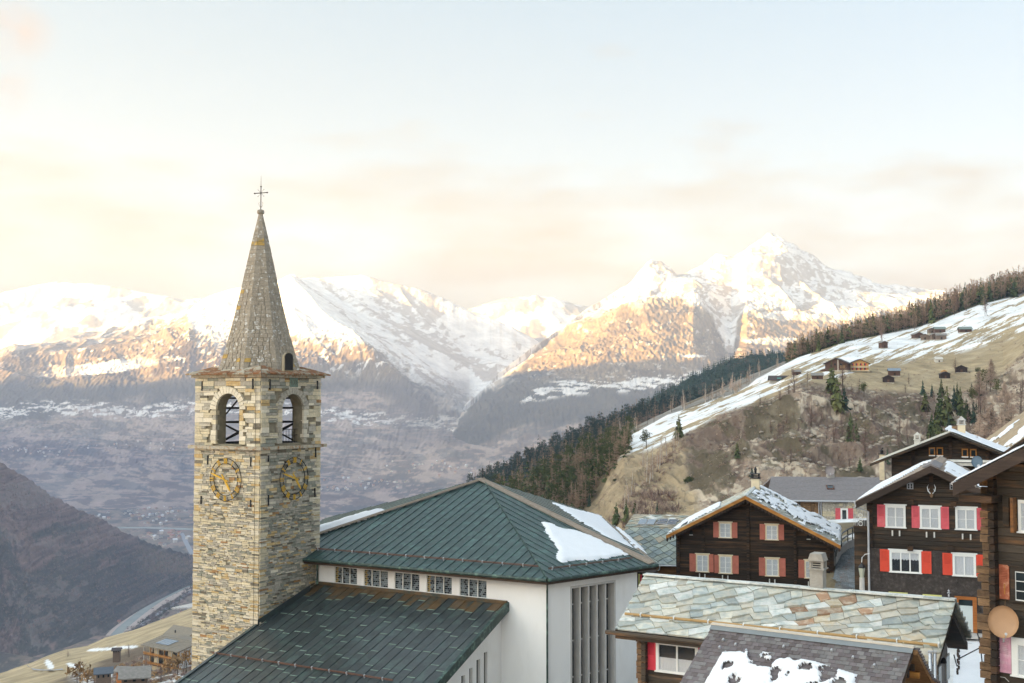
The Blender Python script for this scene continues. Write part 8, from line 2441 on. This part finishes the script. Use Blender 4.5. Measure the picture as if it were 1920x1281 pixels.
for k in range(4):
    b = MB(); a = W * .235 + k * W * .085; slab_mb(b, pfM, [(a, LM * .28), (a + W * .078, LM * .28), (a + W * .078 + .3, LM * .72), (a + .3, LM * .72)], .16, .1); b.build('solar_panel', PANL, mh)
xw = W - 1.9; b = MB(); b.prism([(xw, 0, zb_ - 3), (xw, 2 * (ry - 0) , zb_ - 3), (xw, 2 * ry, zE - .2), (xw, ry, rdz - .5), (xw, 0, zE - .2)], (-.5, 0, 0)); b.build('gable_wall', M['white'], mh)
b = MB(); b.box(.0, xw - .5, 2.0, 2 * ry, zb_ - 3, zE - .3); b.build('core_wall', M['cream_paint'], mh)
b = MB(); b.box(xw + .0, xw + .06, ry - 2.2, ry - .6, zE - 2.3, zE - 1.1); b.build('window', GD, mh)
for fl_i in range(2):
    z0 = zE - .4 - (fl_i + 1) * 3.1
    b = MB(); b.box(-.6, xw, -.3, 2.0, z0 - .1, z0 + .12); b.build('balcony_floor', BOARD, mh)
    b = MB(); b.box(-.6, xw, -.3, -.22, z0 + .95, z0 + 1.1); b.box(-.6, xw, -.3, -.24, z0 + .3, z0 + .8); b.build('balcony_rail', BARGE, mh)
    for k in range(7):
        x = .3 + k * (xw - 1) / 7; b = MB(); b.box(x, x + (xw - 1) / 7 - .35, 1.9, 1.98, z0 + .15, z0 + 2.6); b.build('window', [GD, M['cream_paint'], GD][k % 3], mh)
for k in range(6): b = MB(); x = -.5 + k * (xw + .3) / 5; b.box(x, x + .2, -.2, 0, zb_ - 3, zE - .3); b.build('post', BARGE if k % 2 else M['concrete'], mh)
O2 = at(335, 1192, 450); m2 = empty('house', (O2.x, O2.y, 0), fr.rz, 'second brown grey roof with two black flues behind the modern chalet', 'house')
zr_ = at(340, 1173, 450).z; ze_ = at(325, 1191, 446).z
b = MB(); b.prism([(-3, -5, ze_), (-3, 0, zr_), (-3, 5, ze_), (-3, 5, ze_ - .4), (-3, 0, zr_ - .4), (-3, -5, ze_ - .4)], (14, 0, 0)); b.build('roof', ROOFM, m2)
b = MB(); b.box(-2, 10, -4, 4, ze_ - 6, ze_ - .1); b.build('wall', M['white'], m2)
for x in (328.5, 344.5): q = at(x, 1190, 446); b = MB(); lx = Fr((O2.x, O2.y, 0), azM).loc(q); b.tube([(lx.x, lx.y, ze_), (lx.x, lx.y, ze_ + 1.9)], .22, 7); b.build('flue', M['iron'], m2)
def lhouse(name, x, y, d, W, H, D, az_, wm, rm, label, cat='house', pitch=.3):
    P = at(x, y, d); r_ = empty(name, P, math.pi / 2 - R(az_), label, cat)
    b = MB(); hr = D / 2 * pitch * 2; b.prism([(-W / 2, 0, -4), (-W / 2, 0, H), (-W / 2, D / 2, H + hr), (-W / 2, D, H), (-W / 2, D, -4)], (W, 0, 0)); b.build('wall', wm, r_)
    for s in (0, 1):
        y0_, y1_ = (-.7, D / 2) if s == 0 else (D + .7, D / 2)
        b = MB(); z0 = H - .2; b.hexa([(-W / 2 - .7, y0_, z0), (W / 2 + .7, y0_, z0), (W / 2 + .7, y1_, H + hr), (-W / 2 - .7, y1_, H + hr), (-W / 2 - .7, y0_, z0 + .25), (W / 2 + .7, y0_, z0 + .25), (W / 2 + .7, y1_, H + hr + .25), (-W / 2 - .7, y1_, H + hr + .25)]); b.build('roof', rm, r_)
    for k in range(3): b = MB(); x0 = -W / 2 + (k + .3) * W / 3; b.box(x0, x0 + W * .12, -.08, 0, H * .45, H * .8); b.build('window', GD, r_)
    return r_
lhouse('house', 194, 1277, 330, 3.9, 2.1, 3.6, 70, BW[2], mat('blue_slate_roof', (.10, .12, .15), .6, .08, 1), 'small brown timber house with a dark blue slate roof in the bare shrubs')
lhouse('barn', 218, 1226, 560, 3.2, 1.5, 3, 80, BW[2], BR[2], 'tiny grey barn on the edge of the dry meadow', 'barn')
lhouse('hut', 229, 1270, 330, 3.4, 1.6, 3, 100, ORW, BR[0], 'low orange hut right of the blue roofed house', 'hut')
lhouse('house', 252, 1284, 240, 5, 1.4, 5, 75, BW[2], BR[0], 'grey roof corner peeping up at the bottom left edge of the church roof')
# shrubs in front
def gm(x, y): return onhill('meadow', x, y, 0, 3.2)
pts = []
rs = np.random.RandomState(9)
for k in range(900):
    x, y = rs.uniform(175, 420), rs.uniform(1212, 1330)
    if y < 1290 - .42 * (x - 150) * 1.0 - 10 and not (x > 285 and y > 1238): 
        if y < 1268 - .33 * (x - 175): continue
    pts.append((gm(x, y), x, y))
forest('shrubs', 'reddish bare shrubs and hedges around the houses below the church', 'shrubs', pts, lambda P: 8.5 * P[0].y / 2200, [(bush(1, 200 + i, 70), 0) for i in range(3)] + [(bush(1, 210, 60, 1), 1)] + [(bush(1, 220, 70), 2)], [TWIG, RUSTL, TWIGP])
for i, (x, y, hp_, k, lb) in enumerate([(148, 1285, 52, 'R', 'rusty leaved shrub at the bottom left'), (165, 1288, 38, 'R', 'second rusty leaved shrub at the bottom left'), (346, 1262, 50, 'R', 'rusty leaved tree at the foot of the tower'), (330, 1266, 40, 'R', 'rusty leaved bush beside the modern chalet'), (335, 1240, 24, 'S', 'small dark conifer before the modern chalet'),
                                   (275, 1272, 46, 'B', 'spreading bare tree below the modern chalet'), (300, 1280, 40, 'B', 'bare tree nearest to the church roof edge'), (250, 1262, 36, 'B', 'bare shrub tree left below the modern chalet'), (240, 1232, 26, 'B', 'bare tree left of the modern chalet'), (128, 1232, 14, 'B', 'small bare tree on the meadow skyline'), (316, 1262, 34, 'R', 'orange leaved shrub right below the balconies')]):
    P = gm(x, y); h = hp_ * P.y / F
    if k == 'R':
        r_ = empty('shrub', P, 0, lb, 'shrub'); t, c = bare(1, .5, 300 + i, 40, .8, 5, .016, 3, .012)
        link('stems', t.mesh('stems', BARK), r_, scale=(h, h, h)); link('twigs', c.mesh('twigs', TWIG), r_, scale=(h, h, h)); link('leaves', bush(.62, 310 + i, 70, 1).mesh('leaves', RUSTL), r_, loc=(0, 0, h * .3), scale=(h * .8, h * .8, h))
    else: tree(KD[k][0], P, h, KD[k][1], lb, None)
q = gm(234, 1281); b = MB(); hh = 24 * q.y / F; b.tube([(0, 0, -1), (0, 0, hh)], [.16, .12], 6); o = b.build('utility_pole', M['concrete'], None, loc=q); tag(o, 'thin grey utility pole among the shrubs at the lower left', 'utility pole')
b = MB(); L_ = [(47, 1246.5), (55, 1253), (62, 1257.5), (75, 1259), (100, 1259.2), (118, 1257.5)]; v = []
for i, (x, y) in enumerate(L_):
    for s in (-1.1, 1.1):
        p = gm(x + (s if i < 3 else 0), y + (s if i >= 2 else s * .3)); v.append(p + Vector((0, 0, .9)))
b.add(v, [(2 * i, 2 * i + 1, 2 * i + 3, 2 * i + 2) for i in range(len(L_) - 1)]); tag(b.build('road', bpy.data.materials['valley_road']), kind='structure')
